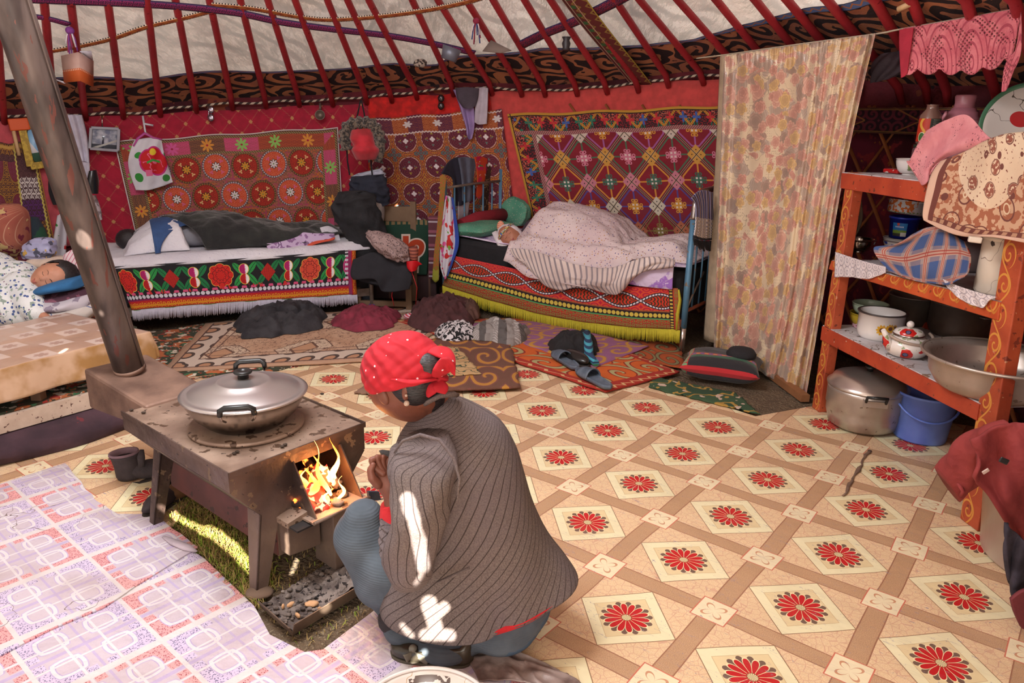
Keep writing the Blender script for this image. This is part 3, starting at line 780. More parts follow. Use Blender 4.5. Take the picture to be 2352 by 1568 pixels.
def pat_left():
 u, v = uv(); X = u * 4.4; Y = v * 5.5; e = 1 - u
 cell = fl(Y * 1.0); q = mod(cell, 4.0)
 c = mix(mirror_scroll(X * 3.5, Y * 3.5, 1.0), H('4a2a30'), H('9a6a2a'))
 r = hyp(fr(X * .9 + .1) - .5, fr(Y * .5 + .2) - .5)
 c = lay(c, (lt(r, .4), '8c6a34'), (lt(r, .37), '6a1c28'), (AND(lt(r, .35), mirror_scroll(X * 5, Y * 5, 1.2)), '7a3a50'))
 seg = lay(H('4a2c30'), (gt(q, .5), '9a6a2c'), (gt(q, 1.5), '5a2a68'), (gt(q, 2.5), 'cfc4c0'))
 bb = lay(H('45262c'), (AND(lt(q, .5), mirror_scroll(X * 4, Y * 4, 1.1)), '6a4444'))
 m = mirror_scroll(X * 3.2 + .1, Y * 2.0, 1.0)
 bb = mix(m, bb, seg); ib = OR(band(e, .06, .34), gt(v, .86))
 c = mix(ib, c, bb)
 z1 = near(e, ab(fr(Y * 5) - .5) * .03 + .345, .012); z2 = near(e, ab(fr(Y * 5) - .5) * .03 + .04, .012)
 return lay(c, (OR(z1, z2), 'c2b25c'), (lt(e, .012), 'c08a3a'), (near(1 - v, .03, .012), 'b8904a'))
hang('embroidered_hanging', (-60, 330), (78, 327), (135, 600), (-60, 640), M('horn scroll embroidery', pat_left, .9, bump=lambda: weave(500)(), bstr=.1), .075, label='purple and gold scroll-embroidered hanging at the far left, behind the brown cushion', cat='wall hanging')
hang('embroidered_hanging', (262, 325), (776, 292), (795, 620), (335, 640), M('medallion embroidery', pat_suzani, .85, bump=lambda: nz(oc(), 200, 2.0), bstr=.3, bdist=.008), .075, nu=60, label='pink and orange hanging with rows of flower medallions above the left bed', cat='wall hanging')
hang('embroidered_hanging', (828, 274), (1152, 250), (1185, 520), (872, 515), M('circle embroidery', pat_circles, .85, bump=lambda: nz(oc(), 200, 2.0), bstr=.3, bdist=.008), .08, label='orange hanging with rows of dark circles, between the two beds', cat='wall hanging')
hang('embroidered_hanging', (1165, 262), (1690, 240), (1712, 640), (1254, 640), M('diamond embroidery', pat_diamonds, .85, bump=lambda: nz(oc(), 200, 2.0), bstr=.3, bdist=.008), .08, nu=60, label='crimson hanging with diamond lattice and zigzag border above the right bed', cat='wall hanging')
wbm = MB()
k0 = Wl(1960, 165, .08); k1 = Wl(2352, 140, .08)
wbm.grid(lambda u, v: WP(lerp(math.radians(-12), math.radians(42), u), 1.44 + .15 * v, .085), 40, 2, uvf=lambda u, v: (v, u * 3.9))
obj('woven_band', wbm, M('woven band wall', band_mat('wall'), .9), label='dark wine tent band with gold scrolls on the right wall behind the pink lace', cat='woven band', solid=.004, off=0)
pt = MB()
a, z, p = Wl(2240, 280, .1)
for dx in (0, .05):
 pt.v += []
pcl = MB(); pcl.grid(lambda u, v: WP(lerp(math.radians(-8), math.radians(40), u), .1 + 1.34 * v, .03 + .012 * math.sin(u * 60)), 60, 8)
obj('wall_cloth', pcl, M('wine patterned cloth', lambda: lay(mix(ss(nz(oc(), 3, 3.0), .4, .6), H('4a1424'), H('6f1f36')), (gt(nz(oc(), 12, 3.0), .6), '8a2a34'), (gt(nz(oc(), 16, 3.0), .68), 'a05a2c')), .95), label='dark wine cloth behind the wooden lattice on the right', cat='wall cloth', solid=.004, off=0)
# ============================================================ shapes taken from outlines seen in the photograph, given depth in the yurt
def PL(px, py, A, B):
 A = np.array(A[:2], float); B = np.array(B[:2], float); n = np.array([-(B - A)[1], (B - A)[0]])
 d = ray(px, py); t = ((A - CP[:2]) @ n) / (d[:2] @ n)
 return Vector(CP + d * t)
def cr_(P, t):
 n = len(P) - 1
 if n == 0: return np.array(P[0], float)
 x = t * n; i = min(int(x), n - 1); f = x - i
 p0 = np.array(P[max(i - 1, 0)], float); p1 = np.array(P[i], float); p2 = np.array(P[i + 1], float); p3 = np.array(P[min(i + 2, n)], float)
 return .5 * (2 * p1 + (p2 - p0) * f + (2 * p0 - 5 * p1 + 4 * p2 - p3) * f * f + (3 * p1 - p0 - 3 * p2 + p3) * f ** 3)
def drape(name, rows, plane, mat, parent=None, bulge=None, nu=40, nv=30, thick=.004, sub=0, us=None, **kw):
 mb = MB(); uvs = {}
 R = []
 for j in range(nv + 1):
  v = j / nv; row = []
  cols = len(rows[0])
  K = [cr_([r[c] for r in rows], v) for c in range(cols)]
  for i in range(nu + 1):
   u = i / nu; q = cr_(K, u); p = plane(q[0], q[1])
   if bulge:
    d = Vector(CP) - p; d.z *= .3; d.normalize(); p = p + d * bulge(u, v)
   row.append(p)
  R.append(row)
 W = sum((R[nv // 2][i + 1] - R[nv // 2][i]).length for i in range(nu)); Hh = sum((R[j + 1][nu // 2] - R[j][nu // 2]).length for j in range(nv))
 for j in range(nv + 1):
  for i in range(nu + 1): mb.vert(R[j][i], (i / nu * W, (1 - j / nv) * Hh))
 for j in range(nv):
  for i in range(nu):
   a = j * (nu + 1) + i; mb.face((a, a + nu + 1, a + nu + 2, a + 1))
 return obj(name, mb, mat, parent, solid=thick, off=0, sub=sub, **kw)
def loft(name, rings, mat, parent=None, seg=56, nv=None, fold=None, cap=True, sq=1.0, sub=0, away=None, **kw):
 mb = MB(); n = len(rings); nv = nv or n * 8
 L = 0; prev = None
 for j in range(nv + 1):
  t = j / nv
  q = cr_([(r[0][0], r[0][1], r[1][0], r[1][1], r[2], r[3]) for r in rings], t)
  A = D(q[0], q[1], q[4]); B = D(q[2], q[3], q[4]); c = (A + B) / 2; ax = (B - A) / 2
  aw = Vector(away) if away else Vector((-ax.y, ax.x, 0)) if abs(ax.z) < abs(ax.x) + abs(ax.y) else Vector((0, 1, 0))
  aw = aw - ax * (aw.dot(ax) / max(ax.length_squared, 1e-9))
  if aw.length < 1e-6: aw = Vector((0, 1, 0))
  aw.normalize()
  if aw.y < 0: aw = -aw
  if prev is not None: L += (c - prev).length
  prev = c
  for k in range(seg):
   a = 2 * PI * k / seg; ca, sa = math.cos(a), math.sin(a)
   ca = math.copysign(abs(ca) ** sq, ca); sa = math.copysign(abs(sa) ** sq, sa)
   p = c + ax * ca + aw * (sa * q[5])
   if fold:
    nrm = (ax.normalized() * ca * q[5] + aw * sa * ax.length); nrm.normalize(); p = p + nrm * fold(k / seg, t)
   mb.vert(p, (k / seg * 2 * PI * (ax.length + q[5]) / 2, L))
 for j in range(nv):
  for k in range(seg):
   mb.face((j * seg + k, j * seg + (k + 1) % seg, (j + 1) * seg + (k + 1) % seg, (j + 1) * seg + k))
 if cap:
  mb.face([k for k in range(seg)][::-1]); mb.face([nv * seg + k for k in range(seg)])
 return obj(name, mb, mat, parent, sub=sub, **kw)
def fringe(name, rows, plane, mat, parent, n, thick=.003, off=.004, seed=3):
 mb = MB(); rnd = random.Random(seed)
 for i in range(n):
  u = (i + .5) / n; a = cr_(rows[0], u); b = cr_(rows[1], min(1, max(0, u + rnd.uniform(-.6, .6) / n)))
  p = plane(a[0], a[1]); q = plane(b[0], b[1] + rnd.uniform(-2.5, 2.5))
  d = (Vector(CP) - p); d.z = 0; d.normalize()
  p = p + d * off; q = q + d * (off + rnd.uniform(-.004, .006)); m = vl(p, q, .5) + d * rnd.uniform(0, .004)
  mb.tube([p, m, q], [thick, thick * 1.05, thick * .8], 5)
 return obj(name, mb, mat, parent, kind='stuff')
def bedframe(A, Bp, flip=1):
 A = Vector(A[:2]); Bp = Vector(Bp[:2]); d = Bp - A; n = Vector((-d.y, d.x)).normalized()
 if n.y < 0: n = -n
 def P(s, t, z): q = A + d * s + n * t; return Vector((q.x, q.y, z))
 P.A, P.B, P.n, P.d = A, Bp, n, d
 def S(px, py, t):
  a = A + n * t; p = PL(px, py, a, a + d); return (p.xy - a).dot(d) / d.length_squared, p.z
 P.S = S
 return P
def face_fn(mouth=0.0):
 def g(d, c, w):
  return math.exp(-((d.x - c[0]) ** 2 + (d.z - c[2]) ** 2) / (w * w)) if d.y > -.2 else 0.0
 def f(d):
  k = 1.0
  if d.y > 0:
   k -= .05 * g(d, (0, 0, .25), .3)
  k += .20 * g(d, (0, 0, -.06), .085) + .10 * g(d, (0, 0, .07), .06)             # nose, bridge
  k -= .075 * (g(d, (.30, 0, .10), .13) + g(d, (-.30, 0, .10), .13))             # eye hollows
  k += .045 * (g(d, (.29, 0, .07), .075) + g(d, (-.29, 0, .07), .075))           # lids
  k += .05 * (g(d, (.28, 0, .26), .13) + g(d, (-.28, 0, .26), .13))              # brows
  k += .06 * (g(d, (.42, 0, -.16), .16) + g(d, (-.42, 0, -.16), .16))            # cheeks
  k += .085 * g(d, (0, 0, -.36), .09) - .04 * g(d, (0, 0, -.415), .03) + .075 * g(d, (0, 0, -.47), .08)
  k += .10 * g(d, (0, 0, -.70), .17)                                             # chin
  jaw = sstep(-d.z, .15, .95); k *= 1 - .17 * jaw * abs(d.x)
  k *= 1 + .06 * sstep(d.z, 0, .8)
  return k
 return f
def skin(name, c, lip):
 def f():
  x, y, z = sep(V(V.nt.nodes.new('ShaderNodeUVMap').outputs[0]))
  return mix(ss(nz(oc(), 30, 3.0), .3, .7), tuple(k * .9 for k in H(c)[:3]) + (1,), H(c))
 return M(name, f, .55, bump=lambda: nz(oc(), 160, 3.0), bstr=.15, bdist=.004)
def head(name, c, R, size, mat, parent, feat, hairmat=None, closed=True):
 fn = face_fn(); mb = MB(); w = (size * .74, size * .86, size)
 mb.ell(c, w, 48, 40, R, fn)
 for sx in (-1, 1):   # ears
  mb.ell(Vector(c) + R @ Vector((sx * size * .73, -size * .02, -size * .02)), (size * .09, size * .15, size * .24), 12, 8, R)
 o = obj(name, mb, mat, parent)
 def on(x, z, lift=1.01):
  d = Vector((x, math.sqrt(max(0, 1 - x * x - z * z)), z)); k = fn(d) * lift
  return Vector(c) + R @ Vector((d.x * w[0] * k, d.y * w[1] * k, d.z * w[2] * k))
 lips = MB()
 lips.tube([on(-.17 + .34 * i / 8, -.40 - .02 * math.cos((i - 4) * .5) + (.012 if i in (3, 5) else 0), 1.012) for i in range(9)], [size * k for k in (.012, .03, .042, .046, .044, .046, .042, .03, .012)], 8, flat=.8)
 lips.tube([on(-.14 + .28 * i / 8, -.455, 1.004) for i in range(9)], [size * k for k in (.01, .03, .042, .05, .052, .05, .042, .03, .01)], 8, flat=.8)
 obj('lips', lips, feat[0], parent)
 for sx in (-1, 1):
  br = MB(); br.tube([on(sx * (.14 + .33 * i / 6), .235 + .05 * math.sin(i / 6 * PI), 1.0) for i in range(7)], [size * k for k in (.012, .022, .024, .022, .018, .014, .006)], 6, flat=.5)
  obj('eyebrow', br, feat[1], parent)
  la_ = MB(); la_.tube([on(sx * (.17 + .27 * i / 6), .045 - .03 * math.sin(i / 6 * PI), 1.005) for i in range(7)], [size * .011] * 7, 6)
  obj('eyelashes', la_, feat[1], parent)
  nn = MB(); nn.ell(on(sx * .055, -.165, .985), (size * .028, size * .02, size * .014), 8, 6, R); obj('nostril', nn, feat[1], parent)
 return on
mHAIR = M('black hair', lambda: mix(gt(nz(comb(*[k * s for k, s in zip(sep(oc()), (30, 30, 120))]), 3, 3.0), .5), H('120e10'), H('2a2226')), .45, bump=lambda: nz(comb(*[k * s for k, s in zip(sep(oc()), (25, 25, 200))]), 3, 2.0), bstr=.5, bdist=.005)
mBROW = M('brow hair', 'rgb' if False else '2a1d1c', .8)
# ============================================================ LEFT BED (bed with the rose valance)
mBLK = cloth('black felt', '1d1b1f', .95, .2)
mWHT = M('white sheet', lambda: lay(mix(ss(nz(oc(), 4, 3.0), .3, .7), H('c9c4ce'), H('d9d5db')), (AND(lt(vor(oc(), 42, 'F1'), .16), gt(nz(oc(), 20, 1.0), .5)), 'b3b0c4')), .9, bump=lambda: nz(oc(), 14, 5.0) + nz(oc(), 50, 2.0) * .3, bstr=.6, bdist=.03)
mIRON = M('worn iron', lambda: mix(nz(oc(), 30, 4.0), H('6a5a52'), H('a8998c')), .45, metal=.6)
A1 = G(330, 764); B1 = G(852, 713); L1 = B1 + (A1 - B1) * 1.17
bd1 = bedframe(L1, B1)
pl1 = lambda px, py: PL(px, py, L1, B1)
bed = T('bed', 'low bed on the left with iron end post and black covered mattress', 'bed', (B1.x, B1.y, 0))
zt1 = lambda s: lerp(bd1.S(262, 606, 0)[1], bd1.S(812, 570, 0)[1], s)
mm = MB()
mm.hexa([bd1(0, .01, .18), bd1(1, .01, .18), bd1(1, .78, .18), bd1(0, .78, .18), bd1(0, .01, zt1(0)), bd1(1, .01, zt1(1)), bd1(1, .78, zt1(1)), bd1(0, .78, zt1(0))])
obj('mattress', mm, mBLK, bed, bevel=.03)
fr_ = MB()
fr_.beam(bd1(0, .02, .15), bd1(1.0, .02, .15), .03, .06).beam(bd1(0, .76, .15), bd1(1.0, .76, .15), .03, .06)
obj('frame', fr_, mIRON, bed)
for s, t in ((1.0, .0), (1.0, .76), (.02, .03), (.02, .76)):
 top = zat(*bd1(s, t, 0).xy[:], 478) if s > .5 and t < .1 else (.75 if s > .5 else .3)
 lg = MB(); a = bd1(s + (.005 if s > .5 else 0), t, 0.0); lg.tube([a, bd1(s + (.005 if s > .5 else 0), t, .2), Vector((a.x - (.045 if s > .5 and t < .1 else 0), a.y, top))], .017, 12)
 if s > .5: lg.ell(Vector((a.x - (.045 if t < .1 else 0), a.y, top)), (.02, .02, .02))
 obj('leg', lg, mIRON, bed, label=None)
cap = MB(); cap.lathe([(.024, 0), (.026, .01), (.026, .05), (.02, .055)], bd1(1.005, 0, .001)); obj('leg_cap', cap, M('blue plastic', '2a3fae', .4), bed, label='blue plastic leg cap')
def pat_roses():
 u, v = uv(); W = 11.0
 X = u * W; x = fr(X) - .5; k = fl(X); y = (v - .62) * 1.9
 T_ = mod(k, 4.0)
 base = H('1b191d')
 th = at2(y, x); r = hyp(x, y)
 lx = ab(x) - .30; ly = ab(y) - .24; ang = .9
 rx = lx * math.cos(ang) + ly * math.sin(ang); ry = -lx * math.sin(ang) + ly * math.cos(ang)
 leaf = lt((rx / .30) * (rx / .30) + (ry / (.12 + 0)) * (ry / .12), 1.0 + .0)
 vein = OR(lt(ab(ry), .012), AND(near(fr(rx * 14 - ab(ry) * 10), .5, .1), lt(ab(ry), .1)))
 gcol = mix(gt(fr(k * .25 + .1), .5), H('2f9a4a'), H('1f7d46'))
 leafc = mix(vein, gcol, H('123a22'))
 isG = gt(mod(k, 2.0), .5)
 tx = x + .05; ty = ab(y) - .20; sgn = gt(y, 0)
 tul = lt((tx / .19) * (tx / .19) + (ty / .20) * (ty / .20), 1.0)
 tc = mix(sgn, H('b8161c'), H('b01a6a')); tc = mix(gt(tx * .9 + nz(comb(X, y * 3), 14, 2.0) * .14, .12), tc, H('e6dede'))
 tc = lay(tc, (AND(near(fr(tx * 18), .5, .1), lt(tx, .02)), '6a1018'))
 tulo = lt((tx / .215) * (tx / .215) + (ty / .225) * (ty / .225), 1.0)
 g = mix(leaf, base, leafc); g = lay(g, (tulo, 'd8b64a')); g = mix(tul, g, tc)
 big = lt(r, ab(cos(th * 4)) * .07 + .42)
 bcol = mix(gt(T_, 1.0), H('c8241c'), H('d8402a')); bcol = mix(gt(k, 7.5), bcol, H('cf4a34'))
 rings = OR(near(r, ab(cos(th * 5)) * .06 + .15, .015), OR(near(r, ab(sin(th * 4)) * .06 + .27, .015), near(fr(th * 1.91), .5, .05)))
 rose = mix(rings, bcol, H('6e1418')); roseo = mix(gt(T_, 1.0), H('d6b04a'), H('5a78b8'))
 rim = AND(lt(r, ab(cos(th * 4)) * .07 + .445), gt(r, ab(cos(th * 4)) * .07 + .42))
 f_ = mix(big, base, rose); f_ = mix(rim, f_, roseo)
 dm = ab(x) + ab(y) * .9
 dots = gt(sin(x * 70 + y * 70) * sin(x * 70 - y * 70), -.1)
 d_ = mix(leaf, base, leafc); d_ = mix(lt(dm, .34), d_, mix(dots, H('4a1014'), H('c8281c')))
 cell0 = mix(near(mod(k, 4.0), 2.0, .5), f_, d_)
 c = mix(isG, cell0, g)
 pk = AND(gt(X, 10.1), lt(X, 10.9)); c = mix(AND(pk, lt(hyp(x + .0, y), .4)), c, mix(near(fr(r * 8), .5, .15), H('c23a7a'), H('7a1a4a')))
 c = lay(c, (AND(band(y, -.60, -.46), lt(hyp(fr(X * 2.5) - .5, (y + .52) * 3.0), .28)), 'd0507c'))
 c = mix(AND(band(y, -.62, -.4), gt(nz(comb(X * 2, y), 3, 2.0), .6)), c, H('c42a2a'))
 bead = lt(hyp(fr(X * 5) - .5, (v - .29) * 11.5), .42)
 c = lay(c, (band(v, .25, .33), '1b191d'), (AND(band(v, .25, .33), bead), 'cfccd4'), (band(v, .22, .25), '7a1a50'))
 scr = mirror_scroll(X * 2.2, v * 5.2, 1.2)
 c = lay(c, (lt(v, .22), 'b81a20')); c = lay(c, (AND(band(v, .045, .185), OR(scr, near(v, .11, .02))), 'd08a1c'))
 c = lay(c, (lt(v, .025), '6fa04a'))
 endb = gt(u, .965)
 c = lay(c, (endb, 'b81a20'), (AND(gt(u, .972), mirror_scroll(u * 40, v * 4, 1.2)), 'd08a1c'), (band(u, .945, .965), '8a2a5a'), (AND(AND(band(u, .928, .945), gt(v, .3)), gt(sin(v * 70), 0)), 'cfccd4'))
 return c
val = T('bed_valance', 'black valance embroidered with red roses and green leaves, white fringe below', 'valance', bd1(.5, -.02, .1))
R_ = [[(262, 612), (400, 604), (560, 593), (700, 583), (817, 572)], [(282, 660), (410, 652), (565, 641), (700, 631), (817, 622)], [(303, 713), (420, 703), (570, 692), (700, 684), (820, 676)]]
pv1 = lambda a, b: PL(a, b, bd1(0, -.02, 0), bd1(1, -.02, 0))
def gridpanel(name, rows, plane, mat, parent, thick=.006, bulge=None, nu=48, nv=14):
 mb = MB(); n = len(rows[0])
 for j in range(nv + 1):
  v = j / nv; K = [cr_([r[c] for r in rows], v) for c in range(n)]
  for i in range(nu + 1):
   q = cr_(K, i / nu); p = plane(q[0], q[1])
   if bulge: d = Vector(CP) - p; d.z = 0; d.normalize(); p += d * bulge(i / nu, v)
   mb.vert(p, (i / nu, 1 - v))
 for j in range(nv):
  for i in range(nu): a = j * (nu + 1) + i; mb.face((a, a + nu + 1, a + nu + 2, a + 1))
 return obj(name, mb, mat, parent, solid=thick, off=0)
gridpanel('panel', R_, pv1, M('rose embroidery', pat_roses, .9, bump=lambda: nz(oc(), 220, 2.0), bstr=.3, bdist=.008), val, bulge=lambda u, v: .006 * math.sin(u * 40) * v)
mFRW = M('white fringe', lambda: mix(nz(oc(), 60, 2.0), H('a59fb0'), H('d5cfdc')), .9)
fringe('fringe', [[(303, 712), (420, 702), (570, 691), (700, 683), (820, 675)], [(306, 735), (420, 727), (570, 716), (700, 706), (822, 697)]], pv1, mFRW, val, 300)
ztop1 = lambda s: zt1(s) + .012
sh = MB()
def sheet1(u, v):
 s = lerp(-.02, 1.0, u); t = lerp(-.03, .74, v)
 z = ztop1(s) + .012 + .014 * rid((s * 5, t * 4, 0), 1.0, 3) * sstep(t, -.03, .1)
 z += .03 * sstep(s, .72, 1.0) * (1 - abs(v - .3))
 if t < .02: z -= (.02 - t) * 1.0
 return bd1(s, t + .008 * math.sin(s * 30), z)
sh.grid(sheet1, 90, 24)
obj('bed_sheet', sh, mWHT, solid=.01, off=-1, label='rumpled white sheet spread over the left bed', cat='sheet')
def s1(px, t=.36): return bd1.S(px, 560, t)[0]
per = T('person', 'person asleep on the left bed with the head turned away, only dark hair showing', 'person', bd1(s1(290), .36, ztop1(.1)))
zc = ztop1(.2)
hz = bd1.S(284, 545, .40)
bodyform('body', [[(bd1(s1(330), .36, zc + .09), .075), (bd1(s1(420), .36, zc + .10), .08), (bd1(s1(560), .36, zc + .09), .075), (bd1(s1(690), .34, zc + .05), .045)]], cloth('grey shirt', '8d8a92'), per, voxel=.012)
hb = MB(); hb.ell(bd1(hz[0] + .015, .40, zc + .085), (.085, .08, .075), 24, 16, None, lambda d: 1 + .05 * nse(d, 5))
obj('hair', hb, mHAIR, per)
def cover(name, bdf, s0, s1_, t0, t1, zf, hf, mat, nu=90, nv=34, drop=0, hard=0, seed=0, amp=.012, fq=1.0, outline=None, **kw):
 mb = MB()
 def f(u, v):
  s = lerp(s0, s1_, u); t = lerp(t0, t1, v)
  if outline: t = lerp(outline(u)[0], outline(u)[1], v)
  e = min(u, 1 - u, v, 1 - v); k = sstep(e, 0, .12)
  z = zf(s) + hf(s, t) * (1 if hard else .25 + .75 * k) + amp * k * rid((s * 6 * fq, t * 5 * fq, seed), 1, seed) + .010
  z += amp * .5 * k * rid((s * 17 * fq + t * 3, t * 13 * fq, seed), 1, seed + 2) - drop * max(0, .03 - t)
  return bdf(s, t, z)
 mb.grid(f, nu, nv, uvf=lambda u, v: (lerp(s0, s1_, u) * 2.1, lerp(t0, t1, v)))
 return obj(name, mb, mat, solid=.008, off=1, **kw)
def bodyh(S, Hs, tc, w):
 SS = [s1(p, tc) for p in S]
 def f(s, t):
  h = float(np.interp(s, SS, Hs, left=0, right=0)); x = abs(t - tc) / w
  return h * math.sqrt(max(0, 1 - min(x, 1) ** 2.2))
 return f
def topz(bdf, px, py, t): return bdf.S(px, py, t)[1]
def prof(bdf, pts, tc, zf):
 S = []; Hs = []
 for px, py in pts:
  s, z = bdf.S(px, py, tc); S.append(s); Hs.append(max(0.0, z - zf(s)))
 return S, Hs
def hfun(bdf, pts, tc, w, zf, wf=None):
 S, Hs = prof(bdf, pts, tc, zf)
 def f(s, t):
  h = float(np.interp(s, S, Hs)); ww = w if wf is None else w * wf(s); x = abs(t - tc) / ww
  return h * math.sqrt(max(0, 1 - min(x, 1) ** 2.2))
 return f
h1 = hfun(bd1, [(275, 585), (290, 562), (318, 535), (350, 512), (385, 507), (430, 512), (480, 506), (540, 508), (580, 520), (640, 532), (700, 532), (760, 528), (800, 545)], .40, .30, lambda s: ztop1(s) + .01)
cover('blanket', bd1, s1(282, .3), s1(430, .3), .12, .68, ztop1, lambda s, t: h1(s, t) + .004, mWHT, seed=2, label='white blanket over the shoulders of the sleeper on the left bed', cat='blanket')
cover('coat', bd1, s1(378, .3), s1(792, .3), .10, .70, ztop1, lambda s, t: h1(s, t) + .026, M('black plush coat', lambda: mix(ss(nz(oc(), 6, 4.0), .4, .75), H('151416'), H('2e302c')), .9, sheen=.3, bump=lambda: nz(oc(), 12, 4.0), bstr=.5, bdist=.03), seed=5, amp=.03,
      hard=1, outline=lambda u: (.08 + .40 * max(0, 1 - u * 5) + .10 * sstep(u, .75, 1), .70), label='long black coat laid over the sleeper on the left bed', cat='coat')
cover('shawl', bd1, s1(352, .3), s1(455, .3), .16, .68, ztop1, lambda s, t: h1(s, t) + .016, cloth('blue wool', '34507f'), seed=8, amp=.003, hard=1, outline=lambda u: (.07 + .25 * u, .69), label='folded blue shawl at the collar of the black coat on the left bed', cat='shawl')
def pat_purple():
 u, v = uv(); n = nz(oc(), 12, 3.0)
 c = lay(H('b9a2c2'), (gt(n, .52), '6a4a72'), (gt(n, .58), 'c8b4d0'), (gt(nz(oc(), 26, 2.0), .6), '84608c'))
 return lay(c, (lt(v, .03), 'c24a30'))
drape('skirt', [[(612, 560), (640, 556), (680, 545), (694, 536), (700, 534), (720, 536), (768, 537)], [(614, 568), (645, 567), (685, 560), (700, 554), (712, 546), (740, 545), (768, 541)], [(618, 574), (660, 583), (700, 577), (716, 563), (735, 556), (760, 550), (769, 546)]], lambda a, b: PL(a, b, bd1(0, .10, 0), bd1(1, .10, 0)), M('purple print', pat_purple, .8), bulge=lambda u, v: .05 * v + .015 * math.sin(u * 9), thick=.01, label='lilac printed garment with an orange hem at the foot of the left bed', cat='garment')
drape('towel', [[(735, 524), (755, 520), (775, 530)], [(740, 535), (760, 540), (782, 552)], [(742, 548), (765, 560), (790, 570)]], lambda a, b: PL(a, b, bd1(0, .2, 0), bd1(1, .2, 0)), mWHT, bulge=lambda u, v: .03 * math.sin(v * 3), thick=.012, label='crumpled white cloth at the foot end of the left bed', cat='cloth')
# ============================================================ RIGHT BED (blue iron bed with the red valance)
F2 = G(1565, 808); H2 = G(1022, 704)
bd2 = bedframe(H2, F2)
pv2 = lambda a, b: PL(a, b, bd2(0, -.02, 0), bd2(1, -.02, 0))
bed = T('bed', 'blue-painted iron bed on the right with hooped foot end and barred headboard', 'bed', (F2.x, F2.y, 0))
mBLUE = M('blue bed paint', lambda: lay(mix(nz(oc(), 12, 3.0), H('4a7392'), H('5f8ba6')), (gt(nz(oc(), 34, 4.0), .64), '7a6a5c')), .45, metal=.2)
mCHR = M('bare steel', lambda: mix(nz(oc(), 20, 3.0), H('9a8a80'), H('c9bfb8')), .25, metal=.9)
z2 = lambda s: lerp(zat(*bd2(0, 0, 0).xy[:], 545), zat(*bd2(1, 0, 0).xy[:], 632), s)
mm = MB(); mm.hexa([bd2(.01, .02, .20), bd2(.975, .02, .20), bd2(.975, .78, .20), bd2(.01, .78, .20), bd2(.01, .02, z2(0)), bd2(.975, .02, z2(1)), bd2(.975, .78, z2(1)), bd2(.01, .78, z2(0))])
obj('mattress', mm, mBLK, bed, bevel=.035)
obj('side_rail', MB().beam(bd2(.0, .0, .2), bd2(1, .0, .2), .03, .05), M('rust red rail', '7a3a22', .7), bed, label='rust-red side rail')
obj('side_rail', MB().beam(bd2(.0, .78, .2), bd2(1, .78, .2), .03, .05), M('rust red rail', '7a3a22', .7), bed)
tz = zat(*bd2(1, 0, 0).xy[:], 446)
ft = MB(); ft.tube([bd2(1, 0, .001), bd2(1, 0, .17)], .019, 14); obj('leg', ft, mCHR, bed, label='bare steel foot of the post')
ft = MB(); ft.tube([bd2(1, 0, .17), bd2(1, 0, .45), bd2(1, .005, tz - .16)], .021, 14); obj('foot_post', ft, mBLUE, bed)
hp = [bd2(1, .005, tz - .16), bd2(1, .008, tz - .09), bd2(1, .03, tz - .03), bd2(1, .08, tz), bd2(1, .2, tz + .01), bd2(1, .5, tz + .01), bd2(1, .66, tz), bd2(1, .74, tz - .05), bd2(1, .76, tz - .12), bd2(1, .77, .01)]
obj('foot_hoop', MB().tube([cr_([tuple(q) for q in hp], i / 30) for i in range(31)], .0205, 14), mCHR, bed, label='bare steel hoop over the foot end')
for t in (.12, .25, .38, .51, .64): obj('foot_bar', MB().tube([bd2(1, t, .28), bd2(1, t, tz - .25)], .006, 8), mBLUE, bed)
obj('cross_rail', MB().tube([bd2(1, 0, tz - .26), bd2(1, .76, tz - .26)], .010, 8), mBLUE, bed); obj('cross_rail', MB().tube([bd2(1, 0, .28), bd2(1, .76, .26)], .012, 8), M('rust red rail', '7a3a22', .7), bed)
obj('brace', MB().tube([bd2(1, .005, .27), bd2(1, .1, .36), bd2(1, .3, .5)], .007, 8), mIRON, bed)
zh = zat(*bd2(0, 0, 0).xy[:], 432)
for t, zz in ((0, zat(*bd2(0, 0, 0).xy[:], 415)), (.78, zat(*bd2(0, .78, 0).xy[:], 388))):
 obj('head_post', MB().tube([bd2(0, t, .001), bd2(0, t, zz)], .021, 14), mBLUE, bed)
obj('head_rail', MB().tube([bd2(0, 0, zh), bd2(0, .4, zh + .01), bd2(0, .78, zh + .012)], .010, 10), mIRON, bed)
for t in (.13, .26, .39, .52, .65): obj('head_bar', MB().tube([bd2(0, t, .35), bd2(0, t, zh)], .007, 8), mBLUE, bed)
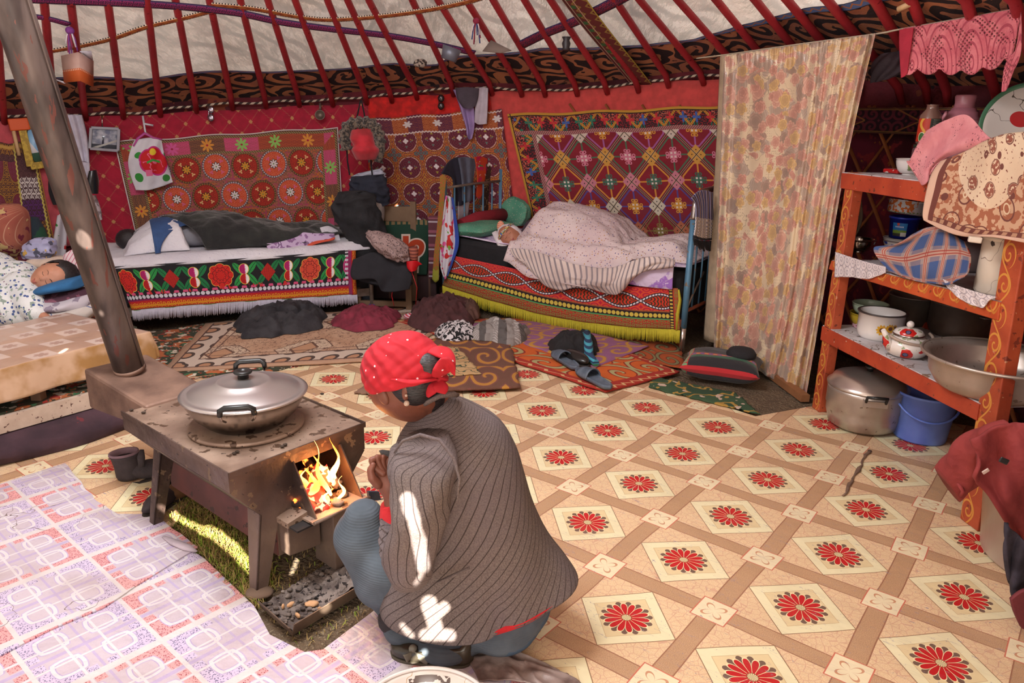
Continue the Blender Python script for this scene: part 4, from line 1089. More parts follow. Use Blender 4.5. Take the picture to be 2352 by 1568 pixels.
def pat_eyes():
 u, v = uv(); X = u * 6.6; c0 = H('b01432')
 yv = (v - .68) * 3.0
 a = cos(X * PI) * .42; e1 = ab(yv - a); e2 = ab(yv + a)
 th = fr(X * 14)
 inside = lt(ab(yv), ab(a))
 scr = mirror_scroll(X * 2.0, v * 3.4 + .1, 1.5)
 c = mix(scr, H('b2163a'), H('d04a28')); c = mix(inside, c, mix(spiral(ab(fr(X) - .0 - .0) * 0 + ab(fr(X) - .5) - .16, ab(yv) - .11, 6, .42), H('c4371f'), H('32301c')))
 dark = OR(lt(e1, .10), lt(e2, .10)); bead = AND(OR(lt(e1, .048), lt(e2, .048)), lt(ab(fr(X * 13) - .5), .36))
 c = lay(c, (AND(dark, lt(ab(yv), .52)), '241a1c'), (bead, 'd5cdd6'))
 c = lay(c, (band(v, .30, .46), '231a1c'), (AND(band(v, .30, .45), lt(hyp(fr(X * 9) - .5, (v - .375) * 9), .44)), 'cdb24a'), (near(v, .475, .012), '8c5a2a'), (near(v, .29, .014), '4a9a5a'))
 c = lay(c, (lt(v, .275), '9c2a20'), (AND(lt(v, .26), mirror_scroll(X * 4, v * 6, 1.1)), '7c7a3c'), (AND(band(v, .18, .27), gt(nz(comb(X * 5, v * 8), 4, 1.0), .6)), 'd0281c'))
 en = gt(u, .965); return lay(c, (band(u, .945, .965), '231a1c'), (AND(band(u, .948, .962), gt(sin(v * 90), 0)), 'cdb24a'), (en, 'a83220'), (AND(gt(u, .972), mirror_scroll(u * 60, v * 4, 1.1)), '7c7a3c'))
val = T('bed_valance', 'red valance with black and white bead chains and a long yellow fringe', 'valance', bd2(.5, -.02, .1))
top2 = [(1046, 588), (1150, 610), (1280, 637), (1420, 655), (1557, 662)]
mid2 = [(1030, 620), (1140, 648), (1270, 682), (1420, 706), (1560, 715)]
bot2 = [(1016, 655), (1130, 690), (1270, 727), (1420, 748), (1562, 757)]
gridpanel('panel', [top2, mid2, bot2], pv2, M('bead chain embroidery', pat_eyes, .9, bump=lambda: nz(oc(), 220, 2.0), bstr=.3, bdist=.008), val, bulge=lambda u, v: .008 * math.sin(u * 33) * v)
mFRY = M('yellow fringe', lambda: mix(nz(oc(), 60, 2.0), H('a89a1c'), H('d0c23a')), .8)
fringe('fringe', [bot2, [(1018, 684), (1130, 716), (1270, 755), (1420, 776), (1560, 786)]], pv2, mFRY, val, 330)
pvE = lambda a, b: PL(a, b, bd2(1.0, -.02, 0), bd2(1.0, .5, 0))
obj('side_fringe', MB().tube([pv2(1559, 665), pv2(1562, 690), pv2(1557, 720), pv2(1555, 758)], [.008, .016, .02, .014], 8, flat=.6), mFRY, val)
def pat_lilac():
 n = nz(oc(), 9, 3.0); n2 = nz(oc(), 17, 2.0)
 return lay(mix(ss(nz(oc(), 3, 2.0), .3, .7), H('cdb9d6'), H('dccbe0')), (AND(gt(n, .58), gt(n2, .45)), 'a072c4'), (near(n2, .60, .02), 'b49ac8'))
mLIL = M('lilac printed sheet', pat_lilac, .85, bump=lambda: nz(oc(), 14, 4.0), bstr=.5, bdist=.03)
z2t = lambda s: z2(s) + .012
sh = MB()
def sheet2(u, v):
 s = lerp(.05, .985, u); t = lerp(.035, .76, v)
 z = z2t(s) + .006 + .012 * rid((s * 6, t * 5, 1), 1, 3) + .02 * sstep(s, .7, 1) + .05 * sstep(t, .45, .75) * sstep(s, .55, .8)
 return bd2(s, t, z)
sh.grid(sheet2, 80, 24)
obj('bed_sheet', sh, mLIL, solid=.008, off=-1, label='lilac floral sheet on the blue iron bed', cat='sheet')
drape('bed_sheet', [[(1432, 625), (1470, 608), (1510, 598), (1548, 597)], [(1434, 640), (1470, 633), (1510, 628), (1546, 628)], [(1436, 648), (1465, 655), (1505, 660), (1544, 664)]], lambda a, b: PL(a, b, bd2(0, -.035, 0), bd2(1, -.035, 0)), mLIL, bulge=lambda u, v: .015 * math.sin(v * 3) , thick=.012, label='lilac sheet corner folded down over the front of the blue iron bed', cat='sheet')
def s2(px, t=.4, py=560): return bd2.S(px, py, t)[0]
per = T('person', 'elderly person in a white embroidered headscarf asleep on the blue iron bed', 'person', bd2(s2(1160), .3, z2t(.2)))
prof2 = [(1170, 560), (1190, 505), (1205, 492), (1245, 488), (1290, 490), (1340, 500), (1390, 512), (1420, 528), (1440, 552), (1460, 575), (1500, 572), (1560, 566), (1605, 575)]
h2 = hfun(bd2, prof2, .38, .30, z2t, lambda s: 1.0)
zb = z2t(.4)
Rh = None
hc = D(1174, 546, bd2(s2(1172, .12, 548), .12, 0).y)
fwd = (Vector((-.25, -.86, .30))).normalized(); upx = Vector((-.55, .25, .40)); upx = (upx - fwd * upx.dot(fwd)).normalized(); rx_ = fwd.cross(upx)
Rh = Matrix((rx_, fwd, upx)).transposed()
mSK2 = skin('old skin', 'b0745c', None); mLIP = M('lips', '9a4a48', .5)
bodyform('body', [[(hc + Vector((.10, .05, -.03)), .06), (bd2(s2(1230), .36, zb + .08), .085), (bd2(s2(1330), .38, zb + .09), .09), (bd2(s2(1420), .36, zb + .08), .075), (bd2(s2(1480), .3, zb + .04), .04), (bd2(s2(1570), .3, zb + .04), .035)]], cloth('dark dress', '4a3a48'), per, voxel=.014)
head('head', hc, Rh, .106, mSK2, per, (mLIP, mBROW))
def pat_scarf():
 x, y, z = sep(oc()); n = vor(oc(), 30, 'F1', 'Color'); 
 return mix(gt(nz(oc(), 30, 1.0), .56), H('d8cdd2'), n)
sc_ = MB()
def scf(d): return 1.10 + .03 * nse(d, 4)
b0 = len(sc_.v)
sc_.ell(hc + Rh @ Vector((0, -.022, .016)), (.080, .083, .098), 36, 24, Rh, scf)
keep = []
for q in sc_.f:
 c = sum((sc_.v[i] for i in q), Vector()) / 4 - hc; l = Rh.transposed() @ c
 if not (l.y > .045 and l.z < .062 and l.z > -.12): keep.append(q)
sc_.f = keep; sc_.mi = [0] * len(keep); sc_.flat = [False] * len(keep)
obj('headscarf', sc_, cloth('white scarf cloth', 'ddd3d8'), per, solid=.006, off=1)
bn = MB(); bn.tube([hc + Rh @ Vector((math.sin(a) * .084, math.cos(a) * .094 - .008, .064 - .012 * math.cos(a))) for a in [(-PI / 1.7) + i * (PI * 1.18) / 20 for i in range(21)]], .013, 8, flat=.5)
obj('scarf_band', bn, M('flower braid', lambda: (lambda u, v: lay(H('7a8a3a'), (gt(nz(comb(u, v * 40), 2.5, 0.0), .5), 'c2452c'), (gt(nz(comb(u, v * 40, 4), 3.5, 0.0), .56), 'd8b23c'), (gt(nz(comb(u, v * 40, 9), 3.5, 0.0), .58), '3c5a9a'), (gt(nz(comb(u, v * 40, 2), 4.5, 0.0), .6), 'e0d6d6')))(*uv()), .9), per, label='band of bright embroidered flowers')
tp = MB(); tp.ell(D(1150, 520, hc.y + .07), (.03, .02, .045), 20, 12)
obj('scarf_top', tp, M('zigzag braid', lambda: (lambda x, y, z: lay(H('d8b8a8'), (near(fr(z * 70 + ab(fr(x * 60) - .5)), .5, .22), 'c8503a'), (near(fr(z * 70 + ab(fr(x * 60) - .5)), .05, .1), 'd8a23c')))(*sep(oc())), .9), per, label='peak of orange zigzag embroidery')
mGRN = M('green sprigged cotton', lambda: lay(mix(ss(nz(oc(), 6, 2.0), .3, .7), H('4c8a72'), H('66a085')), (lt(vor(oc(), 60, 'F1'), .2), 'b9a89a')), .9, bump=lambda: nz(oc(), 16, 4.0), bstr=.5, bdist=.02)
def pillow(name, c, half, R, mat, parent=None, puff=1.0, **kw):
 mb = MB()
 def f(sg):
  def g(u, v):
   x, y = u * 2 - 1, v * 2 - 1; e = max(0, (1 - x ** 4) * (1 - y ** 4)) ** .5
   pinch = 1 - .10 * (1 - abs(x)) * abs(y) ** 3 - .0
   pinch2 = 1 - .10 * (1 - abs(y)) * abs(x) ** 3
   z = sg * half[2] * puff * e * (1 + .10 * nse((x * 2, y * 2, c[0] * 7), 1.3))
   return Vector(c) + R @ Vector((x * half[0] * pinch2, y * half[1] * pinch, z))
  return g
 mb.grid(f(1), 22, 18, us=half[0] * 2, vs=half[1] * 2); mb.grid(f(-1), 22, 18, flip=True, us=half[0] * 2, vs=half[1] * 2)
 return obj(name, mb, mat, parent, **kw)
dir2 = Vector((bd2.d.x, bd2.d.y, 0)).normalized(); nn2 = Vector((bd2.n.x, bd2.n.y, 0))
def Rbed(dx, dn, pitch=0.0):
 R = Matrix((dx, dn, Vector((0, 0, 1)))).transposed(); return R @ Matrix.Rotation(pitch, 3, 'Y')
pc = bd2(s2(1105, .25, 545), .25, z2t(.1) + .055)
pillow('pillow', pc, (.19, .27, .05), Rbed(dir2, nn2, -.05), mGRN, label='flat green sprigged pillow under the head on the blue iron bed', cat='pillow')
pc2 = bd2(s2(1185, .70, 500), .70, z2t(.1) + .15)
pillow('pillow', pc2, (.13, .05, .12), Rbed(dir2, nn2, .35), mGRN, puff=.9, label='green pillow standing on its corner against the wall by the blue bed', cat='pillow')
bol = MB(); bol.tube([bd2(.02, .15, z2t(0) + .07), bd2(.02, .4, z2t(0) + .10), bd2(.06, .7, z2t(0) + .12)], [.05, .06, .05], 16)
obj('bolster', bol, cloth('wine bolster', '8c1c2a'), label='dark red bolster at the headboard of the blue iron bed', cat='bolster')
tn = MB(); tn.tube([D(1135, 532, hc.y), D(1150, 560, hc.y - .02), D(1172, 572, hc.y - .06)], [.02, .03, .022], 12)
obj('kerchief', tn, cloth('white kerchief', 'd8d0d4'), per)
def pat_quilt():
 o = oc(); d = vor(o, 58, 'F1'); q, _, _ = sep(vor(o, 58, 'F1', 'Color'))
 return mix(lt(d, .24), mix(ss(nz(o, 3, 3.0), .3, .7), H('c9b2b4'), H('dcc9c8')), lay(H('9a6a6c'), (gt(q, .45), '4a4a80'), (gt(q, .75), 'b8863c')))
mQU = M('dotted quilt', pat_quilt, .9, bump=lambda: nz(oc(), 10, 5.0) + nz(oc(), 5, 2.0), bstr=.7, bdist=.035)
sq0 = s2(1200, .2); sq1 = s2(1612, .4)
q = cover('quilt', bd2, sq0, .99, -.02, .70, lambda s: z2t(s) + .01, lambda s, t: h2(s, t) + .03, mQU, nu=120, nv=46, seed=4, amp=.024, fq=1.2, drop=1.6,
      outline=lambda u: (-.055 + .05 * math.sin(u * 11) * 0 + .16 * sstep(u, .62, .8) - .05 * sstep(u, 0, .2) * (1 - sstep(u, .5, .7)), .70 - .10 * sstep(u, .55, .7)), label='pale dotted quilt heaped over the sleeper on the blue iron bed', cat='quilt')
mSTR = M('striped lining', lambda: (lambda u, v: lay(mix(ss(nz(oc(), 4, 2.0), .3, .7), H('c5b0aa'), H('d8c6bf')), (near(fr(u * 26 + v * 4), .5, .17), '8c8084')))(*uv()), .9, bump=lambda: nz(oc(), 16, 4.0), bstr=.5, bdist=.03)
pS = lambda a, b: PL(a, b, bd2(0, -.06, 0), bd2(1, -.06, 0))
drape('lining', [[(1172, 570), (1215, 573), (1270, 590), (1340, 610), (1400, 615), (1450, 600), (1500, 588), (1550, 595)],
                 [(1180, 585), (1222, 600), (1275, 622), (1340, 632), (1395, 640), (1440, 625), (1500, 600), (1550, 600)],
                 [(1200, 596), (1232, 628), (1280, 648), (1335, 643), (1390, 655), (1432, 645), (1490, 614), (1548, 606)],
                 [(1222, 603), (1245, 646), (1285, 665), (1335, 655), (1402, 674), (1428, 666), (1470, 625), (1545, 611)]], pS, mSTR, q, bulge=lambda u, v: .02 + .035 * math.sin(v * PI) + .012 * math.sin(u * 24 + v * 4) + .01 * rid((u * 6, v * 3, 0), 1), nu=80, nv=30, thick=.012, label='grey-striped lining folded over the front edge')
def pat_bstripe():
 u, v = uv(); f = fr(u * 17)
 c = lay(H('26306c'), (band(f, .1, .26), 'c9c4d4'), (band(f, .5, .6), '98784a'), (band(f, .7, .76), 'c9c4d4'))
 return lay(c, (AND(band(v, .03, .16), gt(sin(u * 300) * sin(v * 300), 0)), 'cfc6b6'), (lt(v, .03), '1c1a26'))
tw = T('towel', 'blue towel with white stripes and black fringe on the foot hoop of the blue bed', 'towel', bd2(1, .3, .6))
fh = lambda a, b: PL(a, b, bd2(1.0, 0, 0), bd2(1.0, .5, 0))
drape('cloth', [[(1588, 455), (1603, 440), (1620, 437), (1636, 442)], [(1597, 470), (1610, 470), (1622, 468), (1637, 472)], [(1597, 515), (1610, 520), (1622, 522), (1638, 525)], [(1592, 545), (1606, 550), (1620, 552), (1637, 550)]], lambda a, b: PL(a, b, bd2(1.03, 0, 0), bd2(1.03, .5, 0)), M('blue striped towel', pat_bstripe, .9), tw, bulge=lambda u, v: .01 * math.sin(u * 30), nu=30, thick=.008)
fringe('fringe', [[(1592, 547), (1606, 552), (1620, 554), (1637, 552)], [(1596, 562), (1610, 572), (1624, 575), (1634, 572)]], lambda a, b: PL(a, b, bd2(1.03, 0, 0), bd2(1.03, .5, 0)), mBLK, tw, 16, thick=.005)
# ============================================================ CURTAIN, CLOTHESLINE
KA = G(1632, 805); KB = G(1858, 908)
plk = lambda a, b: PL(a, b, KA, KB)
def pat_curtain():
 o = oc(); u, v = uv(); w = nz(o, 3, 2.0)
 P = comb(u, v)
 def rose(ou, sc, R, c0, c1, c, q0):
  Q = comb(u + ou, v); px_, py_, _ = sep(vor(Q, sc, 'F1', 'Position', .8)); q, q2, _ = sep(vor(Q, sc, 'F1', 'Color', .8))
  dx = u + ou - px_; dy = v - py_; r = hyp(dx, dy); th = at2(dy, dx) + q * 6
  rad = (ab(cos(th * 2.5)) * .3 + .7) * R * (q2 * .5 + .6)
  col = mix(near(fr(r * 60 + cos(th * 5) * .15), .5, .16), mix(ss(r / rad, .2, 1.0), H(c1), H(c0)), H(c1))
  return mix(AND(lt(r, rad), gt(q, q0)), c, col)
 c = mix(ss(nz(P, 5, 2.0), .3, .7), H('cdb394'), H('dcc6a6'))
 c = lay(c, (AND(gt(nz(P, 6, 1.0), .52), lt(vor(P, 62, 'F1', 'Distance', 0.0), .17)), '9a7f6a'))
 n3 = nz(comb(u + 19.0, v), 9, 2.0)
 c = lay(c, (near(n3, .5, .006), '8c7a64'))
 c = rose(3.0, 6.5, .085, 'b09a90', '8c7068', c, .25); c = rose(11.0, 7.5, .060, '9c7068', '6e4a48', c, .35)
 c = rose(7.0, 8.0, .058, 'd09a88', 'b0625a', c, .25); c = rose(17.0, 9.0, .045, 'cc8478', 'a04c48', c, .3)
 return mix(.30, rose(23.0, 9.0, .046, 'd2a456', 'a87838', c, .5), H('d8c4a8'))
mCUR = M('satin flower curtain', pat_curtain, rough=.28, sheen=.2, bump=lambda: nz(oc(), 7, 3.0), bstr=.3, bdist=.02)
cur = T('curtain', 'satin curtain with faded roses hanging from the line in front of the shelf unit', 'curtain', plk(1750, 850))
def fold(u, v):
 x = u * 26 + math.sin(u * 9) * 2; k = .35 + .65 * v
 gather = .012 * math.sin(u * 210) * (1 - sstep(v, 0, .12))
 return .03 + .022 * math.sin(x + 2.2 * v * math.sin(u * 5)) * k + .012 * math.sin(x * 2.3 + v * 3) + gather + .03 * sstep(u, .78, 1) * math.sin(u * 90)
drape('cloth', [[(1664, 128), (1750, 116), (1840, 103), (1930, 90), (2011, 79)], [(1658, 280), (1745, 280), (1830, 275), (1900, 270), (1968, 262)], [(1652, 450), (1735, 452), (1805, 455), (1872, 458), (1928, 455)],
    [(1645, 640), (1718, 650), (1782, 660), (1842, 668), (1893, 668)], [(1640, 795), (1690, 822), (1745, 850), (1800, 880), (1852, 908)]], plk, mCUR, cur, bulge=fold, nu=150, nv=60, thick=.003)
drape('lining', [[(1655, 128), (1662, 128), (1670, 128)], [(1642, 400), (1652, 400), (1662, 400)], [(1616, 778), (1630, 784), (1648, 788)]], plk, cloth('cream lining', 'b09a80'), cur, bulge=lambda u, v: -.01 + .02 * math.sin(u * 3), nu=10, thick=.006, label='plain cream lining turned out along the left edge')
ln = MB(); lp = [plk(1600, 134), plk(1664, 126), plk(1840, 101), plk(2011, 78), D(2075, 66, 3.85), D(2352, 18, 3.3), D(2600, -25, 2.9)]
ln.tube([cr_([tuple(q) for q in lp], i / 40) for i in range(41)], .0045, 6)
obj('clothesline', ln, M('line cord', 'b7a892', .9), label='thin cord stretched across the roof poles carrying curtain and lace', cat='clothesline')
pk = MB(); pk.beam(G(1745, 838, .02), G(1850, 915, .02), .05, .04); obj('plank', pk, M('brown plank', lambda: mix(nz(oc(), 20, 4.0), H('7a4a2c'), H('98663e')), .8), label='brown plank on the ground below the curtain hem', cat='plank')
def pat_lace_alpha():
 u, v = uv(); x = u * 7; y = v * 6
 hole = AND(gt(sin(u * 330) * sin(v * 330), .25), gt(nz(comb(u, v), 16, 2.0) + sin(x * 2 * PI) * .12 * sin(y * 3), .52))
 return 1 - hole * .85
mLACE = M('pink lace', lambda: (lambda u, v: lay(mix(ss(nz(oc(), 14, 3.0), .3, .7), H('c4606c'), H('da7f86')), (near(fr(hyp(fr(u * 7) - .5, (fr(v * 4) - .2) * .8) * 7), .5, .13), 'a84858')))(*uv()), .9, alpha=pat_lace_alpha, bump=lambda: vor(oc(), 90, 'F1'), bstr=.5, bdist=.006)
pll = lambda a, b: PL(a, b, D(2068, 66, 3.84), D(2352, 18, 3.3))
def scallop(u): return 14 * abs(math.sin(u * 5.5 * PI))
cols = 45
lr = []
for v, ys in ((0, [(2075, 66), (2150, 54), (2240, 38), (2345, 19)]), (.5, [(2072, 120), (2150, 115), (2240, 100), (2335, 85)]), (1, [(2070, 160), (2150, 158), (2240, 158), (2322, 130)])):
 lr.append([(lambda q, u: (float(q[0]), float(q[1]) + (scallop(u) if v == 1 else 0)))(cr_(ys, i / cols), i / cols) for i in range(cols + 1)])
drape('lace_cloth', lr, pll, mLACE, bulge=lambda u, v: .03 + .02 * math.sin(u * 22) * v, nu=90, nv=20, thick=.004, label='pink lace cloth with scalloped edge hanging on the line at the upper right', cat='lace')
drape('lace_strip', [[(2318, 130), (2335, 110), (2345, 22)], [(2306, 160), (2322, 150), (2345, 120)], [(2300, 212), (2312, 206), (2326, 165)]], pll, mLACE, bulge=lambda u, v: .05 + .02 * v, nu=12, thick=.004, label='torn end of pink lace dangling at the upper right corner', cat='lace')
drape('cloth', [[(2066, 70), (2082, 68), (2098, 66)], [(2066, 110), (2078, 110), (2092, 110)], [(2070, 180), (2078, 176), (2084, 168)]], pll, cloth('crimson cloth', 'a8283c'), bulge=lambda u, v: .055, nu=8, thick=.006, label='crimson cloth strip hanging at the left edge of the pink lace', cat='cloth')
loft('cap', [((2030, 122), (2066, 118), 4.15, .06), ((2014, 140), (2072, 132), 4.15, .09), ((2006, 165), (2072, 160), 4.15, .09), ((2004, 190), (2052, 176), 4.15, .05)], cloth('grey knit', '4f4550'), fold=lambda u, v: .008 * math.sin(u * 40 + v * 9), label='dark grey knitted garment hanging beside the curtain top', cat='garment')
obj('peg', MB().tube([D(2063, 22, 3.7), D(2092, 8, 3.65)], .013, 10), M('pale wood', 'caa57a', .6), label='pale wooden peg stuck behind a roof pole at the upper right', cat='peg')
# ============================================================ SHELF UNIT
SA = G(1866, 936); SB = G(2212, 1196)
pls = lambda a, b: PL(a, b, SA, SB)
sd = Vector((SB.x - SA.x, SB.y - SA.y, 0)); sd.normalize(); sn = Vector((-sd.y, sd.x, 0)); sn = sn if sn.x > 0 else -sn
def pat_scrollwood():
 u, v = uv(); o = oc(); wood = lay(mix(ss(nz(o, 7, 4.0), .3, .7), H('9c4026'), H('b85432')), (gt(nz(o, 30, 4.0), .64), '7a3424'), (gt(nz(o, 45, 3.0), .70), 'c08a68'))
 x = v * 9.0; y = u * 13; k = mod(fl(x), 2.0) * 2 - 1
 cx = (fr(x) - .5); cy = (y - .45) * k
 arm = fr(hyp(cx, cy) * 3.2 - at2(cy, cx) / (2 * PI))
 stem = near(y - .45, sin(x * PI) * .38, .05)
 return lay(wood, (AND(OR(AND(band(arm, .0, .24), lt(hyp(cx, cy), .46)), stem), lt(ab(y - .45), .5)), 'c98a3c'))
mSCR = M('scroll-painted wood', pat_scrollwood, .5, bump=lambda: nz(oc(), 40, 4.0), bstr=.2, bdist=.01)
def pat_scrollrail():
 u, v = uv(); o = oc(); wood = lay(mix(ss(nz(o, 7, 4.0), .3, .7), H('a8421f'), H('c2562c')), (gt(nz(o, 30, 4.0), .66), '8a3a24'))
 x = u * 10; y = v * 11; cx = fr(x) - .5; cy = y - .5
 arm = fr(hyp(cx, cy) * 3.2 - at2(cy, cx) / (2 * PI))
 return lay(wood, (AND(band(arm, .0, .22), lt(hyp(cx, cy), .46)), 'c98a3c'), (near(cy, sin(x * PI * 2) * .3, .04), 'b8742f'))
mSRL = M('scroll-painted rail', pat_scrollrail, .5)
mORG = M('orange-red painted wood', lambda: lay(mix(ss(nz(oc(), 5, 4.0), .3, .7), H('9a3622'), H('b84a2c')), (gt(nz(oc(), 28, 4.0), .67), '6a3020'), (gt(nz(oc(), 50, 3.0), .72), 'd0b09a')), .5, bump=lambda: nz(oc(), 40, 4.0), bstr=.2, bdist=.01)
mBRD = M('white papered board', lambda: lay(mix(ss(nz(oc(), 9, 4.0), .35, .65), H('b5aeb0'), H('d0cccf')), (near(nz(oc(), 5, 4.0), .5, .006), '6a5a50'), (gt(nz(oc(), 22, 3.0), .66), '9a7c68')), .5)
shelf = T('shelf_unit', 'orange-red wooden shelf unit painted with golden scrolls, three shelves of kitchenware', 'shelf', (SA.x, SA.y, 0))
DEP = .52
def post(base, top, w, mat, d=.055):
 mb = MB(); t = Vector((top.x, top.y, top.z))
 P = []
 for p in (base, t): P += [p - sd * w / 2, p + sd * w / 2, p + sd * w / 2 + sn * d, p - sd * w / 2 + sn * d]
 mb.hexa(P); return obj('post', mb, mat, shelf, bevel=.004)
zt_l = pls(1945, 398).z; 
LT = pls(1950, 396); RT = pls(2352, 400)
bL = Vector((SA.x, SA.y, .0)) + sd * .03; tL = Vector((LT.x, LT.y, LT.z)) + sd * .02
bR = Vector((SB.x, SB.y, .0)) + sd * .03; tR = pls(2350, 430); 
post(bL, tL, .075, mSCR); post(bR, Vector((tR.x, tR.y, tR.z)), .10, mSCR)
post(bL + sn * DEP, tL + sn * DEP, .06, mORG); post(bR + sn * DEP, tR + sn * DEP, .06, mORG)
def rail(tl, tr, bl, br, mat, board=True, name='rail', ext=0.0):
 P = [pls(*bl), pls(*br), pls(*tr), pls(*tl)]
 o = -sn * .006
 mb = MB(); mb.hexa([P[0] + o, P[1] + o, P[1] + sn * .03, P[0] + sn * .03, P[3] + o, P[2] + o, P[2] + sn * .03, P[3] + sn * .03])
 obj(name, mb, mat, shelf, bevel=.003)
 a, b = P[3], P[2]
 if board:
  mb = MB(); mb.hexa([a + Vector((0, 0, -.018)), b + Vector((0, 0, -.018)), b + sn * DEP + Vector((0, 0, -.018)), a + sn * DEP + Vector((0, 0, -.018)), a + Vector((0, 0, .004)), b + Vector((0, 0, .004)), b + sn * DEP + Vector((0, 0, .004)), a + sn * DEP + Vector((0, 0, .004))])
  obj('board', mb, mBRD, shelf)
 return (a.z + b.z) / 2 + .004, a, b
zT, Ta, Tb = rail((1935, 397), (2348, 442), (1932, 432), (2343, 500), mORG)
zM, Ma, Mb = rail((1912, 598), (2300, 694), (1905, 618), (2295, 736), mSRL)
zL, La_, Lb_ = rail((1890, 748), (2252, 928), (1886, 780), (2246, 966), mORG)
print('shelf z', zT, Ta.z, Tb.z, zM, Ma.z, Mb.z, zL, La_.z, Lb_.z)
def zon(a, b, P):
 t = (Vector((P.x, P.y, 0)) - Vector((a.x, a.y, 0))).dot(sd) / (Vector((b.x, b.y, 0)) - Vector((a.x, a.y, 0))).dot(sd)
 return lerp(a.z, b.z, t) + .0045
def on(px, py, which):
 a, b, z0 = {'T': (Ta, Tb, zT), 'M': (Ma, Mb, zM), 'L': (La_, Lb_, zL)}[which]
 z = z0
 for _ in range(6): p = G(px, py, z); z = zon(a, b, p)
 return Vector((p.x, p.y, z))
def wpx(p, n):   # metres of n pixels at place p
 return n / FPX * float((CM.T @ (np.array(p) - CP))[2])
mALU = M('dull aluminium', lambda: lay(mix(nz(oc(), 14, 4.0), H('a09288'), H('c9beb5')), (gt(nz(oc(), 40, 3.0), .68), '85776c')), .34, metal=.7)
mALD = M('dark aluminium', lambda: mix(nz(oc(), 14, 4.0), H('5c4f48'), H('8a7a6e')), .45, metal=.7)
mSTE = M('stainless steel', 'b4aaa4', .16, metal=1)
mENW = M('white enamel', lambda: mix(ss(nz(oc(), 8, 3.0), .3, .7), H('d6cdc9'), H('e6dfdb')), .22, coat=.5)
mRIM = M('dark enamel rim', '3a302e', .4)
mENC = M('chipped cream enamel', lambda: lay(mix(ss(nz(oc(), 5, 3.0), .3, .7), H('cbbba9'), H('dccdbc')), (gt(nz(oc(), 16, 4.0), .70), '3c3330'), (near(nz(oc(), 4, 3.0), .48, .0025), '8c7a6c')), .35, coat=.3)
def bowl_profile(r, h, rb, th=.004, foot=.008):
 p = [(rb, 0), (rb, foot)]
 for i in range(9):
  a = i / 8 * PI / 2; p.append((rb + (r - rb) * math.sin(a), foot + (h - foot) * (1 - math.cos(a))))
 p.append((r + .003, h)); p.append((r, h + .002))
 for i in range(8, -1, -1):
  a = i / 8 * PI / 2; p.append((max(rb + (r - rb) * math.sin(a) - th, .001), foot + th + (h - foot - th) * (1 - math.cos(a))))
 p.append((.0001, foot + th)); return p
def pot_profile(r, h, th=.004, rim=.006, rb=None):
 rb = rb or r * .94
 return [(rb * .92, 0), (rb, .012), (r, .04), (r, h), (r + rim, h + .001), (r + rim, h + .006), (r - th, h + .006), (r - th, .045), (rb - th, .016), (.0001, .012)]
p = on(2018, 774, 'L'); r = wpx(p, 49); h = wpx(p, 58)
t = T('enamel_pot', 'white enamel pot with sunflowers and a dark rim, lower shelf', 'pot', p)
def pat_sunf():
 x, y, z = sep(oc()); a = at2(y, x)
 f = H('ddd6d2')
 for (aa, zz, rr) in ((-1.95, .062, .026), (-1.60, .072, .022), (-1.72, .036, .017), (-1.40, .080, .012)):
  dx = (a - aa) * r; dy = z - zz; d = hyp(dx, dy); th = at2(dy, dx)
  f = lay(f, (lt(d, ab(cos(th * 5)) * rr * .3 + rr * .75), 'd8a224'), (lt(d, rr * .45), '6a3a1c'))
 return f
obj('pot_body', MB().lathe(pot_profile(r, h), p, 40), M('sunflower enamel', pat_sunf, .22, coat=.5), t)
obj('rim', MB().lathe([(r - .004, h + .002), (r + .008, h + .002), (r + .008, h + .008), (r - .004, h + .008)], p, 40), mRIM, t)
p = on(2079, 815, 'L'); r = wpx(p, 50); kz = r / .11
t = T('teapot', 'round white enamel teapot with red poppies on the lower shelf', 'teapot', p)
def pat_poppy():
 v = vor(oc(), 13, 'F1'); vc = vor(oc(), 13, 'F1', 'Color'); q, q2, _ = sep(vc)
 n = nz(oc(), 40, 2.0)
 c = lay(H('ded5cf'), (AND(gt(n, .60), gt(v, .4)), '8c9a70'))
 return lay(c, (AND(lt(v + n * .25, .53), gt(q, .3)), 'c01f1c'), (AND(lt(v, .13), gt(q, .3)), '5a5a80'), (AND(band(v, .13, .17), gt(q, .3)), '2a1a20'))
mPOP = M('poppy enamel', pat_poppy, .2, coat=.5)
obj('pot_body', MB().lathe([(r * .62, 0), (r * .82, .012 * kz), (r * .98, .04 * kz), (r, .06 * kz), (r * .9, .085 * kz), (r * .68, .10 * kz), (r * .6, .108 * kz), (r * .6, .112 * kz), (.001, .112 * kz)], p, 40), mPOP, t)
obj('lid', MB().lathe([(r * .64, .110 * kz), (r * .66, .116 * kz), (r * .55, .132 * kz), (r * .3, .142 * kz), (.001, .145 * kz)], p, 36), mPOP, t)
obj('lid_band', MB().lathe([(r * .66, .104 * kz), (r * .68, .108 * kz), (r * .68, .115 * kz), (r * .6, .116 * kz)], p, 36), mSTE, t)
obj('knob', MB().ell(p + Vector((0, 0, .160 * kz)), (.018 * kz, .018 * kz, .018 * kz)), mENW, t)
e = D(2032, 745, p.y - .02); vx = (e - p); vx.z = 0; vx.normalize()
obj('spout', MB().tube([p + vx * r * .8 + Vector((0, 0, .05 * kz)), p + vx * r * 1.05 + Vector((0, 0, .075 * kz)), p + vx * r * 1.15 + Vector((0, 0, .11 * kz)), p + vx * r * 1.32 + Vector((0, 0, .135 * kz))], [.03 * kz, .022 * kz, .015 * kz, .011 * kz], 14), mPOP, t)
hv = Vector((.2, -1, 0)).normalized(); sx = Vector((1, .1, 0)).normalized()
